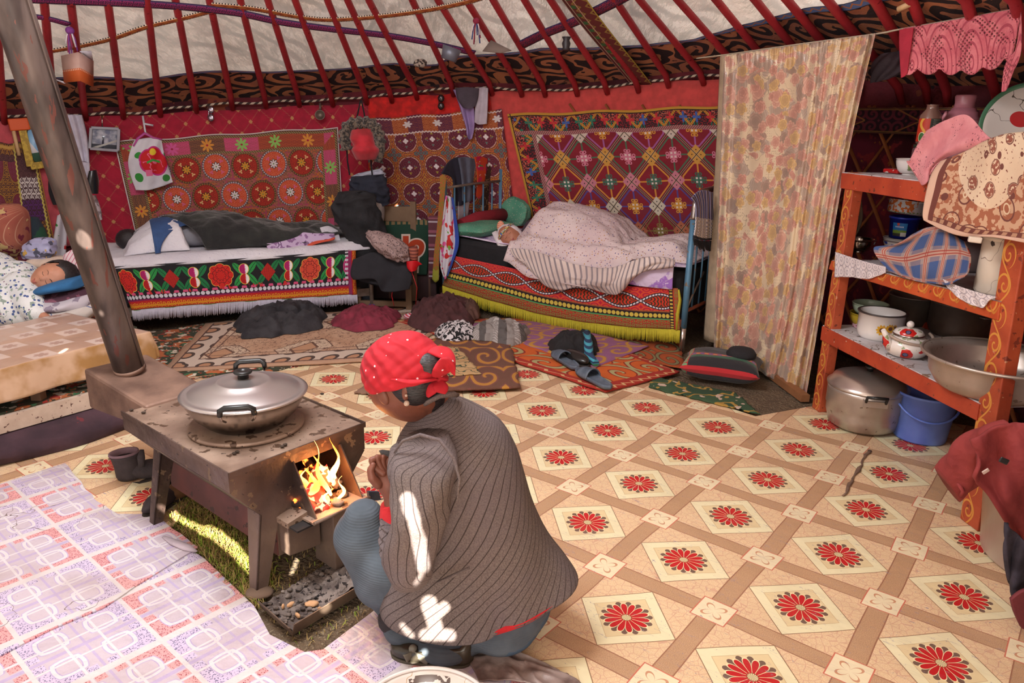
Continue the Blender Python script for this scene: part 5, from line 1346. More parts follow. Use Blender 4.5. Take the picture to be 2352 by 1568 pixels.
obj('handle', MB().tube([p + sx * (r * 1.0 * math.cos(a)) + hv * (r * .95 * math.sin(a)) + Vector((0, 0, .112 * kz - .03 * kz * math.sin(a))) for a in [i * PI / 16 for i in range(17)]], .0075 * kz, 8), M('handle plastic', 'a08c7e', .4), t, label='dropped grey-beige bail handle')
for px, py, rr_, hh, lab, inner in ((2065, 765, 50, 62, 'wide dull pot with brown-crusted inside, behind the sunflower pot', 0), (2178, 792, 68, 72, 'large dull aluminium pot behind the poppy teapot', 1), (2285, 800, 42, 52, 'dull pot at the back of the lower shelf, half behind the right post', 1)):
 p = on(px, py - 25, 'L'); p = p + sn * .06; r = wpx(p, rr_); h = wpx(p, hh)
 t = T('cooking_pot', lab, 'pot', p)
 obj('pot_body', MB().lathe(pot_profile(r, h, rim=.004), p, 44), mALD, t)
 for sg in (-1, 1):
  c = p + sd * (r * sg) + Vector((0, 0, h * .8))
  if px != 2065: obj('handle', MB().tube([c - sn * .03, c - sn * .025 + sd * sg * .03, c + sn * .025 + sd * sg * .03, c + sn * .03], .004, 8), mIRON, t)
for px, py, rr_, hh, lab, col in ((1948, 745, 40, 34, 'yellow bowl at the left end of the lower shelf', 'a8902a'), (1946, 716, 38, 30, 'pale green bowl resting in the yellow bowl', '8a9a88')):
 p = on(1950, 752, 'L') + sn * .10; r = wpx(p, rr_); h = wpx(p, hh)
 if col != 'a8902a': p = p + Vector((0, 0, .062))
 obj('bowl', MB().lathe(bowl_profile(r, h, r * .5), p, 36), M('glaze ' + col, col, .3), label=lab, cat='bowl')
p = on(2262, 905, 'L'); p = on(2240, 895, 'L') + sn * .07; r = .262
t = T('wash_basin', 'big dull aluminium basin standing on the right half of the lower shelf', 'basin', p)
obj('basin_body', MB().lathe([(r * .70, 0), (r * .78, .012), (r * .9, .06), (r * .93, .115), (r, .135), (r + .01, .135), (r + .008, .142), (r * .92, .13), (r * .88, .115), (r * .84, .06), (r * .72, .016), (.001, .012)], p, 56), mALU, t)
obj('rim', MB().tube([p + Vector((math.cos(a) * (r + .008), math.sin(a) * (r + .008), .137)) for a in [i * 2 * PI / 56 for i in range(56)]], .007, 8, closed=True), mALU, t)
pb = MB(); pb.box(on(1960, 752, 'L') + sn * .02 + Vector((0, 0, .03)), (.03, .05, .055)); obj('packet', pb, M('flowery packet', lambda: lay(H('c8a0a8'), (gt(nz(oc(), 60, 2.0), .55), '9a3050')), .6), label='small flowery packet between yellow bowl and sunflower pot', cat='packet')
def lacerunner(name, T0, B0, lab):
 drape(name, [T0, [((a[0] + b[0]) / 2, (a[1] + b[1]) / 2) for a, b in zip(T0, B0)], B0], lambda a, b: pls(a, b) - sn * .012, mLW, bulge=lambda u, v: .006 + .006 * math.sin(u * 30) * v, nu=50, nv=12, thick=.003, label=lab, cat='lace')
mLW = M('white lace', lambda: (lambda u, v: lay(mix(nz(oc(), 20, 3.0), H('d2c4c6'), H('e2d8d8')), (near(fr(hyp(fr(u * 22) - .5, (fr(v * 22) - .5)) * 3.0), .5, .12), 'a59aa2')))(*uv()), .9, alpha=lambda: (lambda u, v: 1 - AND(gt(sin(u * 700) * sin(v * 700), .55), gt(nz(comb(u, v), 30, 1.0), .5)) * .8)(*uv()))
lacerunner('lace_runner', [(1924, 578), (1960, 590), (2000, 602), (2040, 612)], [(1922, 636), (1960, 636), (2000, 640), (2040, 626)], 'white lace runner hanging over the left end of the middle shelf')
lacerunner('lace_runner', [(2172, 640), (2205, 655), (2245, 668), (2296, 682)], [(2182, 658), (2215, 688), (2262, 706), (2276, 690)], 'white lace point hanging under the tall white enamel can')
p = on(1963, 578, 'M') + sn * .02; r = wpx(p, 34); h = wpx(p, 30)
obj('bowl', MB().lathe(bowl_profile(r, h, r * .45, .002), p, 36), mSTE, label='shiny steel bowl on the lace at the left end of the middle shelf', cat='bowl')
p = on(2043, 578, 'M') + sn * .06; r = wpx(p, 38); h = wpx(p, 32)
def pat_bluef():
 v = vor(oc(), 15, 'F1'); x, y, z = sep(oc()); return lay(H('d9d2d0'), (AND(lt(v + nz(oc(), 60, 1.0) * .2, .44), lt(z, .06)), '3a4a9a'), (near(z, .064, .004), '8a7c78'))
obj('bowl', MB().lathe(bowl_profile(r, h, r * .5), p, 36), M('blue flowered glaze', pat_bluef, .25), label='white bowl with blue flowers under the blue tub', cat='bowl')
q = p + Vector((0, 0, h + .002)); r = wpx(p, 31); h2_ = wpx(p, 48)
t = T('plastic_tub', 'dark blue plastic tub with a landscape label, stacked between two bowls', 'tub', q)
obj('tub_body', MB().lathe([(r * .88, 0), (r, h2_ * .9), (r * 1.06, h2_ * .9), (r * 1.06, h2_), (r * .98, h2_), (r * .84, .004), (.001, .004)], q, 36), M('blue plastic tub', '24309a', .3), t)
lb = MB(); f0 = math.atan2(-q.y, -q.x)
lb.grid(lambda u, v: q + Vector((math.cos(f0 - .75 + u * 1.0) * (r * (.90 + .1 * v) + .002), math.sin(f0 - .75 + u * 1.0) * (r * (.90 + .1 * v) + .002), h2_ * (.12 + .62 * v))), 14, 6)
obj('label', lb, M('landscape label', lambda: (lambda u, v: lay(H('2a7ac0'), (lt(v + nz(comb(u, v), 8, 2.0) * .2, .55), '7c9a3a'), (lt(v, .22), '3c3a30'), (AND(gt(u, .6), lt(v, .3)), 'd8d4cc'), (AND(band(v, .66, .76), AND(band(u, .2, .8), gt(sin(u * 70), -.3))), 'e8ecf4'), (lt(hyp(u - .4, (v - .92) * .7), .09), 'd0503c')))(*uv()), .4), t)
q = q + Vector((0, 0, h2_ + .012)); r = wpx(p, 43); h = wpx(p, 28); Rt = Matrix.Rotation(math.radians(7), 3, 'Y') @ Matrix.Rotation(math.radians(-3), 3, 'X')
obj('enamel_bowl', MB().lathe([(r * .8, 0), (r * .92, .008), (r * .97, h), (r * 1.02, h), (r * 1.02, h + .003), (r * .93, h), (r * .88, .012), (.001, .01)], q, 40, Rt), M('orange flowered enamel', lambda: lay(H('d2c6c2'), (AND(AND(gt(nz(oc(), 50, 2.0), .5), lt(sep(oc())[0], .0)), gt(sep(oc())[2], .03)), 'cf6a34'), (AND(near(sep(oc())[2], .028, .004), gt(nz(oc(), 90, 1.0), .5)), '7a8a4a')), .25, coat=.4), label='white enamel bowl with orange flowers, tilted on top of the blue tub', cat='bowl')
p = on(2004, 560, 'M') + sn * .32; obj('plate', MB().lathe([(.001, 0), (.06, .002), (.10, .012), (.10, .016), (.06, .006), (.001, .004)], p + Vector((0, 0, .09)), 32, Matrix.Rotation(math.radians(-82), 3, 'Y') @ Matrix.Identity(3)), M('dark green plate', '3c4a44', .4), label='dark oval plate leaning at the back of the middle shelf', cat='plate')
def pat_plaid():
 u, v = uv(); x = u * 8.5 + v * 1.5; y = v * 8.5 - u * 1.5; a = fr(x); b = fr(y)
 c = H('3f5584'); c = mix(OR(gt(a, .52), gt(b, .52)), c, H('7c6f7c')); c = mix(AND(gt(a, .52), gt(b, .52)), c, H('9a8a88'))
 return lay(c, (OR(band(a, .66, .88), band(b, .66, .88)), 'b59080'), (OR(near(a, .72, .018), near(b, .72, .018)), '9a3c34'), (OR(near(a, .82, .018), near(b, .82, .018)), '9a3c34'))
def plsn(o): return lambda a, b: PL(a, b, SA + sn * o, SB + sn * o)
drape('checked_cloth', [[(2092, 545), (2125, 528), (2160, 528), (2190, 545), (2215, 562)], [(2055, 565), (2100, 556), (2150, 555), (2195, 570), (2228, 592)], [(2008, 570), (2072, 592), (2135, 594), (2185, 608), (2225, 622)], [(2020, 600), (2078, 622), (2125, 638), (2172, 646), (2215, 636)], [(2042, 624), (2088, 638), (2120, 648), (2172, 652), (2195, 644)]], plsn(-.02), M('blue checked cloth', pat_plaid, .9, bump=lambda: nz(oc(), 14, 4.0), bstr=.4, bdist=.02), bulge=lambda u, v: -.10 * (1 - v) + .02 * math.sin(u * 11 + v * 5) + .01 * math.sin(v * 13), nu=50, nv=36, thick=.005, label='blue and brown checked cloth draped over dishes on the middle shelf', cat='cloth')
cv = MB(); cp = on(2150, 620, 'M') + sn * .14; cv.lathe([(.10, 0), (.12, .02), (.12, .10), (.05, .13), (.001, .135)], cp, 30); obj('covered_dish', cv, M('dim dish', '6a5a58', .5), label='dish hidden beneath the blue checked cloth', cat='dish')
p = on(2268, 672, 'M') + sn * .05; r = wpx(p, 53); h = wpx(p, 128)
t = T('enamel_can', 'tall chipped cream enamel can at the right end of the middle shelf', 'can', p)
obj('can_body', MB().lathe([(r * .94, 0), (r, .008), (r, h), (r * .97, h + .004), (r * .94, h), (r * .94, .02), (.001, .015)], p, 48), mENC, t)
obj('lid', MB().lathe([(r * 1.02, h - .012), (r * 1.03, h + .003), (r * .6, h + .02), (.001, h + .03)], p, 48), mENC, t)
hc_ = MB(); hc_.beam(D(2224, 548, p.y - r * .9), D(2255, 552, p.y - r * 1.1), .03, .022); obj('handle', hc_, mENC, t, bevel=.004)
drape('cloth', [[(1938, 438), (1955, 436), (1975, 438)], [(1940, 490), (1955, 490), (1980, 495)], [(1945, 540), (1960, 545), (1972, 530)]], plsn(.3), cloth('olive cloth', '5a4a3a'), nu=10, thick=.01, label='dull olive cloth hanging inside the shelf unit beside the curtain', cat='cloth')
p = on(2067, 402, 'T') + sn * .05; r = wpx(p, 33); h = wpx(p, 36)
t = T('tea_bowl', 'white tea bowl painted with two small archers on the top shelf', 'bowl', p)
obj('bowl_body', MB().lathe(bowl_profile(r, h, r * .5), p, 40), mENW, t)
f0 = math.atan2(-p.y, -p.x)
def onb(a, zf): 
 rr = r * (.5 + .5 * math.sin(math.acos(max(0, 1 - zf)))) + .0015
 return p + Vector((math.cos(f0 + a) * rr, math.sin(f0 + a) * rr, .008 + (h - .008) * zf))
for i, (a, hat) in enumerate(((-.10, 0), (.18, 0))):
 for zf, w_, hh, col in ((.30, .011, .006, '5c6a44'), (.42, .009, .008, '6c7c44' if i == 0 else '3c7468'), (.58, .010, .010, '8c8a4c' if i == 0 else '4a8478'), (.72, .005, .0045, 'c89070'), (.79, .006, .0025, '4a3428')):
  obj('painted_figure', MB().ell(onb(a, zf), (w_ * .8, .0012, hh * .8), 12, 8, Matrix.Rotation(f0 + PI / 2, 3, 'Z')), M('glaze paint ' + col, col, .4), t)
obj('painted_bow', MB().tube([onb(.42 + .06 * math.cos(k * .5 - 1.5), .40 + .07 * k) for k in range(6)], .0008, 5), M('glaze paint dark', '4a3428', .4), t)
p = on(2063, 400, 'T') + sn * .12; r = wpx(p, 27)
t = T('glass_jar', 'wide glass jar with a dark green lid behind the archer bowl', 'jar', p)
mGLS = M('jar glass', lambda: H('8a6a70'), .1, alpha=.55, coat=.5)
obj('jar_body', MB().lathe([(r * .9, 0), (r, .01), (r, wpx(p, 56)), (r * .9, wpx(p, 60)), (.001, wpx(p, 60))], p, 36), mGLS, t)
obj('lid', MB().lathe([(r * .95, wpx(p, 60)), (r * .95, wpx(p, 66)), (.001, wpx(p, 67))], p, 36), M('green lid', '2c3c2c', .35), t)
q = p + Vector((.0, 0, wpx(p, 67))); r = wpx(p, 23)
t = T('pickle_jar', 'jar with black, red and yellow label standing on the lid of the glass jar', 'jar', q)
obj('jar_body', MB().lathe([(r * .9, 0), (r, .006), (r, wpx(p, 62)), (r * .55, wpx(p, 76)), (r * .5, wpx(p, 84)), (r * .6, wpx(p, 86)), (.001, wpx(p, 86))], q, 32), M('brown jar glass', '7a5a50', .15, coat=.5), t)
lb = MB(); f0 = math.atan2(-q.y, -q.x)
lb.grid(lambda u, v: q + Vector((math.cos(f0 - 1.3 + u * 2.6) * (r + .001), math.sin(f0 - 1.3 + u * 2.6) * (r + .001), wpx(p, 6) + wpx(p, 50) * v)), 24, 4)
obj('label', lb, M('jar label', lambda: (lambda u, v: lay(H('2c2f2a'), (lt(u, .52 + 0), 'b8341c'), (AND(lt(u, .5), near(u, sin(v * 6) * .12 + .3, .06)), 'd8a040'), (lt(hyp(u - .28, (v - .2) * .6), .13), 'd8d0b0'), (lt(hyp(u - .28, (v - .2) * .6), .11), '3a6a34'), (AND(AND(gt(u, .6), lt(u, .92)), AND(gt(sin(v * 75), .3), gt(nz(comb(u * 30, v), 3, 1.0), .4))), '8a8c80')))(*uv()), .5), t)
bx = MB(); bx.box(on(2100, 398, 'T') + sn * .26 + Vector((0, 0, .12)), (.05, .09, .24)); obj('carton', bx, M('yellow carton', lambda: lay(H('b8862c'), (gt(nz(oc(), 14, 2.0), .55), '7a3c1c')), .6), label='yellow and red carton behind the jars on the top shelf', cat='carton')
rd = MB(); rd.box(on(2012, 398, 'T') + sn * .1 + Vector((0, 0, .012)), (.06, .11, .02), Matrix.Rotation(.2, 3, 'Z')); obj('packet', rd, M('red wrapper', lambda: mix(gt(nz(oc(), 30, 2.0), .58), H('b01c1c'), H('d8c8c0')), .35), bevel=.006, label='crumpled red packet at the left end of the top shelf', cat='packet')
cu = MB(); p = on(2107, 408, 'T') + sn * .01; cu.lathe([(wpx(p, 9), 0), (wpx(p, 10), wpx(p, 22)), (wpx(p, 8), wpx(p, 22)), (.001, .004)], p, 24); obj('cup', cu, mENW, label='small white cup beside the archer bowl', cat='cup')
p = on(2148, 400, 'T') + sn * .09; r = wpx(p, 40); hh = p.z; ztop = zat(p.x, p.y, 218); Ht = ztop - p.z
t = T('thermos', 'tall pale pink thermos flask with pink flowers on the top shelf', 'thermos', p)
mPNK = M('pale pink plastic', lambda: (lambda x, y, z: lay(H('c48c98'), (AND(lt(vor(oc(), 13, 'F1'), .3), band(z, .05, Ht * .45)), 'c8506a')))(*sep(oc())), .3)
obj('flask_body', MB().lathe([(r * .95, 0), (r, .01), (r, Ht * .62), (r * .98, Ht * .66), (r * .9, Ht * .70), (.001, Ht * .70)], p, 40), mPNK, t)
obj('shoulder', MB().lathe([(r * .92, Ht * .66), (r * .93, Ht * .72), (r * .80, Ht * .74), (r * .78, Ht * .79), (r * .66, Ht * .80), (r * .6, Ht * .84), (.001, Ht * .84)], p, 40), M('pink shoulder', 'b87684', .3), t)
obj('cap', MB().lathe([(r * .55, Ht * .83), (r * .5, Ht * .9), (r * .55, Ht * .98), (r * .5, Ht), (.001, Ht * .99)], p, 36), M('pink cap', 'bd7c88', .3), t)
gx = Vector((-sn.x * .6 - .2, -.5, 0)).normalized()
obj('handle', MB().tube([D(2158, 283, p.y - r), D(2172, 262, p.y - r - .03), D(2174, 258, p.y - r - .02)], .008, 8), M('pink cap', 'bd7c88', .3), t)
drape('towel', [[(2130, 300), (2175, 275), (2222, 264), (2262, 306), (2276, 318)], [(2110, 330), (2150, 315), (2200, 305), (2235, 320), (2250, 335)], [(2090, 368), (2120, 360), (2160, 350), (2170, 355), (2180, 360)], [(2084, 372), (2105, 392), (2130, 385), (2140, 385), (2150, 380)], [(2110, 405), (2118, 425), (2130, 418), (2135, 405), (2140, 395)]], plsn(-.01), M('pink towel', lambda: lay(mix(ss(nz(oc(), 12, 3.0), .3, .7), H('c67880'), H('d68f94')), (AND(gt(nz(oc(), 130, 1.0), .66), gt(nz(oc(), 9, 2.0), .5)), '6a3a48')), .95, bump=lambda: nz(oc(), 16, 4.0), bstr=.5, bdist=.02), bulge=lambda u, v: -.05 * (1 - v) + .015 * math.sin(u * 9 + v * 4), nu=40, nv=34, thick=.006, label='pink towel thrown over the thermos and top shelf', cat='towel')
p = on(2330, 410, 'T') + sn * .16; pc_ = D(2362, 290, p.y); 
Rp = (Vector((-.45, -.80, .30))).to_track_quat('Z', 'Y').to_matrix()
r = wpx(pc_, 100)
t = T('enamel_plate', 'white enamel tray with green rim and red flower leaning on the top shelf', 'plate', pc_)
obj('plate_face', MB().lathe([(.001, 0), (r * .8, .0), (r * .93, .012), (r * .9, .016), (r * .78, .005), (.001, .005)], pc_, 56, Rp), M('white enamel plate', lambda: lay(H('d8d0c8'), (near(nz(oc(), 6, 3.0), .5, .004), '4a4038'), (lt(hyp(sep(oc())[0] + .03, sep(oc())[2] - .03), .035), 'b8282c')), .25, coat=.4), t)
obj('rim', MB().lathe([(r * .92, .010), (r, .022), (r * .99, .026), (r * .9, .016)], pc_, 56, Rp), M('green enamel', '4a7a5c', .3), t)
def pat_paisley():
 u, v = uv(); x = u; y = v; d = mn(v, mn(u, 1 - u + .5))
 P = comb(u, v); cell = vor(P, 13, 'F1'); n = nz(P, 36, 3.0)
 fld = mix(ss(nz(P, 4, 2.0), .3, .7), H('cdb094'), H('d8c0a4'))
 pr = hyp(u - .33, v - .36)
 bod = lay(fld, (AND(lt(cell, .33), gt(nz(P, 70, 1.0), .42)), '8a5040'), (near(cell, .36, .02), '6a3c34'), (gt(nz(P, 80, 1.0), .66), '7a4438'))
 out = mix(gt(n, .5), H('9a5c42'), H('c29a7c')); out = lay(out, (near(vor(P, 11, 'F1'), .4, .03), '6a3a32'), (near(vor(P, 11, 'F1'), .2, .02), 'd6bc9c'))
 c = mix(AND(gt(pr, .19), 1), bod, out)
 c = lay(c, (lt(v, .075), 'd0aa94'), (band(v, .055, .095), '6a3830'), (AND(band(v, .06, .09), lt(fr(u * 24), .5)), 'b08468'), (lt(u, .05), 'd0aa94'), (AND(band(u, .05, .08), gt(v, .05)), '6a3830'), (lt(v, .05), 'cfa994'))
 return c
drape('scarf', [[(2160, 372), (2215, 350), (2262, 325), (2310, 308), (2370, 302)], [(2140, 400), (2200, 390), (2255, 385), (2310, 380), (2375, 375)], [(2128, 440), (2190, 445), (2250, 450), (2310, 452), (2375, 452)], [(2120, 488), (2170, 500), (2240, 520), (2310, 528), (2375, 530)], [(2122, 505), (2160, 525), (2215, 542), (2290, 545), (2375, 560)]], plsn(-.05), M('paisley scarf cloth', pat_paisley, .9, bump=lambda: nz(oc(), 12, 4.0), bstr=.4, bdist=.02), bulge=lambda u, v: .01 + .012 * math.sin(u * 13 + v * 3) - .10 * (1 - v) ** 3, nu=60, nv=40, thick=.004, label='cream and brown paisley scarf hanging over the right end of the shelf unit', cat='scarf')
p = G(1978, 976); p = Vector((p.x, p.y, 0)); r = wpx(p + Vector((0, 0, .15)), 84); 
t = T('steamer_pot', 'big lidded aluminium steamer pot on the floor under the shelf', 'pot', p)
zr = zat(p.x, p.y, 885)
obj('pot_body', MB().lathe([(r * .72, .001), (r * .88, .02), (r * .97, zr * .35), (r * .98, zr * .52), (r, zr * .54), (r, zr * .9), (r * 1.02, zr), (r * .98, zr), (r * .94, zr * .9), (r * .9, .04), (.001, .03)], p, 56), mALU, t)
obj('lid', MB().lathe([(r * 1.03, zr), (r * 1.04, zr + .008), (r * .96, zr + .02), (r * .88, zr + .045), (r * .6, zr + .066), (r * .3, zr + .078), (.001, zr + .08)], p, 56), M('pot lid metal', 'c4b8b0', .28, metal=.85), t)
obj('knob', MB().lathe([(.015, zr + .076), (.014, zr + .088), (.028, zr + .096), (.026, zr + .106), (.001, zr + .108)], p, 20), M('black handle', '1c1c1c', .35), t)
f0 = math.atan2(-p.y, -p.x) + .25
for k in (0, PI):
 a = f0 + k; o_ = Vector((math.cos(a), math.sin(a), 0)); tn_ = Vector((-o_.y, o_.x, 0)); c = p + o_ * r * 1.03 + Vector((0, 0, zr * .9))
 obj('handle', MB().tube([c - tn_ * .045, c - tn_ * .045 + o_ * .02 + Vector((0, 0, .03)), c + o_ * .03 + Vector((0, 0, .034)), c + tn_ * .045 + o_ * .02 + Vector((0, 0, .03)), c + tn_ * .045], .008, 8), M('black handle', '1c1c1c', .35), t)
 obj('bracket', MB().box(c + Vector((0, 0, -.01)), (.01, .11, .03), Matrix.Rotation(a, 3, 'Z')), mALU, t)
p = G(2118, 1008); p = Vector((p.x, p.y + .03, 0)); r = wpx(p + Vector((0, 0, .1)), 66); h = zat(p.x, p.y - r * .9, 925) 
t = T('bucket', 'blue plastic bucket on the floor under the shelf unit', 'bucket', p)
mBB = M('blue bucket plastic', lambda: mix(ss(nz(oc(), 8, 3.0), .3, .7), H('5c74c8'), H('6e88d6')), .35)
obj('bucket_body', MB().lathe([(r * .82, .001), (r * .84, .01), (r * .98, h), (r * 1.04, h + .002), (r * 1.04, h + .015), (r * .96, h + .012), (r * .8, .01), (.001, .008)], p, 48), mBB, t)
f0 = math.atan2(-p.y, -p.x)
obj('handle', MB().tube([p + Vector((math.cos(a) * r * 1.06, math.sin(a) * r * 1.06, h - .10 * math.sin(b))) for a, b in [(f0 - PI / 2 + i * PI / 20 + .3, i * PI / 20) for i in range(21)]], .006, 8, flat=.6), mBB, t)
p = Vector((2.02, 2.13, 0)); p = G(2432, 1292); r = .30
t = T('enamel_barrel', 'round beige enamelled tub at the right edge under the maroon jacket', 'tub', (p.x, p.y, 0)); p = Vector((p.x + .02, p.y, 0))
obj('tub_body', MB().lathe([(r * .86, .001), (r * .88, .01), (r * 1.0, .30), (r * 1.03, .30), (r * 1.03, .312), (r * .97, .31), (r * .84, .02), (.001, .015)], p, 56), M('beige enamel', lambda: mix(ss(nz(oc(), 4, 3.0), .3, .7), H('b09c90'), H('c2b0a4')), .35), t)
mJK = M('maroon jacket cloth', lambda: mix(ss(nz(oc(), 7, 3.0), .3, .7), H('7c2a2c'), H('973a38')), .85, bump=lambda: nz(oc(), 11, 4.0), bstr=.6, bdist=.03)
jk = T('jacket', 'maroon red jacket thrown over the beige tub at the right edge', 'jacket', p + Vector((0, 0, .3)))
loft('sleeve', [((2152, 1074), (2200, 1150), 2.48, .05), ((2172, 1052), (2232, 1118), 2.44, .055), ((2200, 1020), (2262, 1088), 2.4, .06), ((2250, 985), (2300, 1060), 2.34, .06), ((2310, 965), (2350, 1050), 2.3, .05)], mJK, jk, fold=lambda u, v: .007 * math.sin(u * 30 + v * 14) * math.sin(v * PI))
obj('cuff_loop', MB().tube([D(2200, 1108, 2.42), D(2212, 1128, 2.4), D(2206, 1140, 2.41)], .007, 8), mJK, jk)
drape('body', [[(2232, 1000), (2285, 975), (2340, 966), (2420, 960)], [(2250, 1050), (2300, 1040), (2360, 1035), (2430, 1030)], [(2240, 1088), (2300, 1110), (2360, 1120), (2430, 1120)], [(2270, 1120), (2310, 1160), (2360, 1180), (2430, 1190)], [(2308, 1160), (2330, 1215), (2372, 1275), (2430, 1300)]], lambda a, b: D(a, b, 2.22), mJK, jk, bulge=lambda u, v: .04 + .025 * math.sin(v * PI) + .018 * math.sin(u * 9 + v * 7) + .008 * math.sin(u * 17 - v * 11), nu=40, nv=34, thick=.012)
obj('buckle', MB().box(D(2306, 1058, 2.10), (.03, .006, .018), Matrix.Rotation(.4, 3, 'Y')), M('dark plastic', '2a2a2c', .3), jk, bevel=.004)
obj('tab', MB().box(D(2264, 1082, 2.12), (.022, .005, .012), Matrix.Rotation(-.7, 3, 'Y')), M('pale plastic', 'c0a8a0', .4), jk, bevel=.002)
drape('jeans', [[(2312, 1195), (2345, 1230), (2400, 1250)], [(2310, 1260), (2345, 1280), (2400, 1290)], [(2318, 1330), (2350, 1345), (2400, 1350)], [(2330, 1372), (2352, 1378), (2400, 1380)]], lambda a, b: D(a, b, 2.05), M('dark denim', lambda: mix(ss(nz(oc(), 9, 4.0), .35, .65), H('211d28'), H('3b3542')), .9, bump=lambda: nz(oc(), 20, 4.0), bstr=.5, bdist=.02), bulge=lambda u, v: .02 + .015 * math.sin(u * 12 + v * 6), nu=20, nv=24, thick=.012, label='dark jeans hanging down the side of the beige tub', cat='jeans')
drape('garment', [[(2322, 1370), (2350, 1350), (2400, 1340)], [(2330, 1400), (2352, 1395), (2400, 1390)], [(2346, 1435), (2362, 1440), (2400, 1445)]], lambda a, b: D(a, b, 1.98), cloth('wine sleeve', '6a2a30'), bulge=lambda u, v: .02, nu=12, thick=.012, label='wine-coloured sleeve at the right edge below the dark jeans', cat='garment')
# ============================================================ STOVE
ZS = .45
N_ = G(527, 1087, ZS); L_ = G(283, 945, ZS); R_s = G(833, 972, ZS)
wv = (R_s - N_); Wd = wv.length; wv.normalize(); lv = (L_ - N_); Ld = lv.length; lv.normalize()
def S(w, l, z): p = N_ + wv * w + lv * l; return Vector((p.x, p.y, z))
def pat_rust():
 n = nz(oc(), 4, 5.0); m = nz(oc(), 19, 4.0); k = nz(oc(), 60, 3.0)
 c = mix(ss(n, .35, .65), H('3f302b'), H('66524a'))
 c = lay(c, (gt(m, .62), '77624f'), (gt(m, .70), '4a3832'), (gt(k, .68), '36292a'))
 return mix(ss(nz(oc(), 2.2, 3.0), .52, .7), c, H('7f6a5b'))
mRUST = M('sooty sheet iron', pat_rust, rough=lambda: ss(nz(oc(), 9, 4.0), .3, .8) * .35 + .38, metal=.35, bump=lambda: nz(oc(), 30, 5.0), bstr=.35, bdist=.01)
mTOP = M('stove top iron', lambda: lay(mix(ss(nz(oc(), 5, 5.0), .35, .65), H('80685a'), H('a58c7a')), (gt(nz(oc(), 20, 4.0), .62), '5c4638'), (gt(nz(oc(), 55, 3.0), .68), '3c2e28')), rough=lambda: ss(nz(oc(), 9, 4.0), .3, .8) * .3 + .34, metal=.3, bump=lambda: nz(oc(), 30, 5.0), bstr=.3, bdist=.01)
mSOOT = M('soot', lambda: mix(nz(oc(), 30, 4.0), H('120e0e'), H('2c2422')), .95)
st = T('stove', 'low rusty sheet-iron stove on legs with a fire burning in its open door', 'stove', S(.25, .3, 0))
def slab(name, pts2, l0, l1, mat, parent, map3=S, bevel=0, **kw):
 mb = MB(); n = len(pts2)
 for l in (l0, l1):
  for w, z in pts2: mb.vert(map3(w, l, z), (w, z))
 mb.face(list(range(n)), True); mb.face([n + k for k in range(n)][::-1], True)
 for k in range(n): mb.face((k, n + k, n + (k + 1) % n, (k + 1) % n), True)
 return obj(name, mb, mat, parent, bevel=bevel, **kw)
a, b, c, d, e, f, g, h = (0, ZS - .006), (0, .385), (.145, .215), (.145, .10), (Wd - .10, .10), (Wd - .10, .23), (Wd, .35), (Wd, ZS - .006)
slab('front_plate', [a, b, c, d, (.22, .10), (.22, ZS - .006)], 0, .006, mRUST, st)
slab('front_plate', [(.22, ZS - .006), (.22, ZS - .05), (.40, ZS - .05), (.40, ZS - .006)], 0, .006, mRUST, st)
slab('front_plate', [(.22, .23), (.22, .10), (.40, .10), (.40, .23)], 0, .006, mRUST, st)
slab('front_plate', [(.40, ZS - .006), (.40, .10), e, f, g, h], 0, .006, mRUST, st)
slab('back_plate', [a, b, c, d, e, f, g, h], Ld - .006, Ld, mRUST, st)
def strip(p, q, mat=mRUST, name='side_plate', l0=.0, l1=None, **kw):
 l1 = Ld if l1 is None else l1; nx = Vector((q[1] - p[1], -(q[0] - p[0]))); nx.normalize(); o = nx * .005
 return slab(name, [p, q, (q[0] + o.x, q[1] + o.y), (p[0] + o.x, p[1] + o.y)], l0, l1, mat, st, **kw)
strip(a, b); strip(b, c); strip(c, d, M('dark red rust', lambda: lay(mix(ss(nz(oc(), 5, 4.0), .3, .7), H('4a2826'), H('6a3a34')), (gt(nz(oc(), 22, 4.0), .64), '38221f')), .7), 'firebox_side', label='dark red rusted firebox side')
strip(d, e); strip(e, f); strip(f, g); strip(g, h)
tp_ = MB(); tp_.hexa([S(-.004, -.004, ZS - .012), S(Wd + .004, -.004, ZS - .012), S(Wd + .004, Ld, ZS - .012), S(-.004, Ld, ZS - .012), S(-.004, -.004, ZS - .004), S(Wd + .004, -.004, ZS - .004), S(Wd + .004, Ld, ZS - .004), S(-.004, Ld, ZS - .004)])
obj('top_plate', tp_, mTOP, st, label='flat worn stove top')
for q in (((-.006, -.006), (Wd + .006, -.006)), ((-.006, -.006), (-.006, Ld)), ((Wd + .006, -.006), (Wd + .006, Ld))):
 obj('edge_strip', MB().beam(S(q[0][0], q[0][1], ZS - .004), S(q[1][0], q[1][1], ZS - .004), .005, .018), mSTE if False else mRUST, st)
def leg(w, l, w2, l2, wd0, wd1, ztop):
 mb = MB(); dx = wv * .5 + lv * -.1
 for off_ in (lv, -wv):
  A = S(w, l, ztop); B = S(w2, l2, 0.001); dd = off_ if off_ == lv else wv
  mb.hexa([B, B + dd * wd1, B + dd * wd1 + Vector((0, 0, 0)) + (wv if dd == lv else lv) * .006, B + (wv if dd == lv else lv) * .006, A, A + dd * wd0, A + dd * wd0 + (wv if dd == lv else lv) * .006, A + (wv if dd == lv else lv) * .006])
 return obj('leg', mb, mRUST, st)
leg(.09, .0, .04, -.02, .075, .04, .27); leg(.09, Ld - .08, .02, Ld - .08, .06, .035, .33); leg(Wd - .13, .02, Wd - .10, .0, .06, .035, .2); leg(Wd - .13, Ld - .08, Wd - .10, Ld - .08, .06, .035, .2)
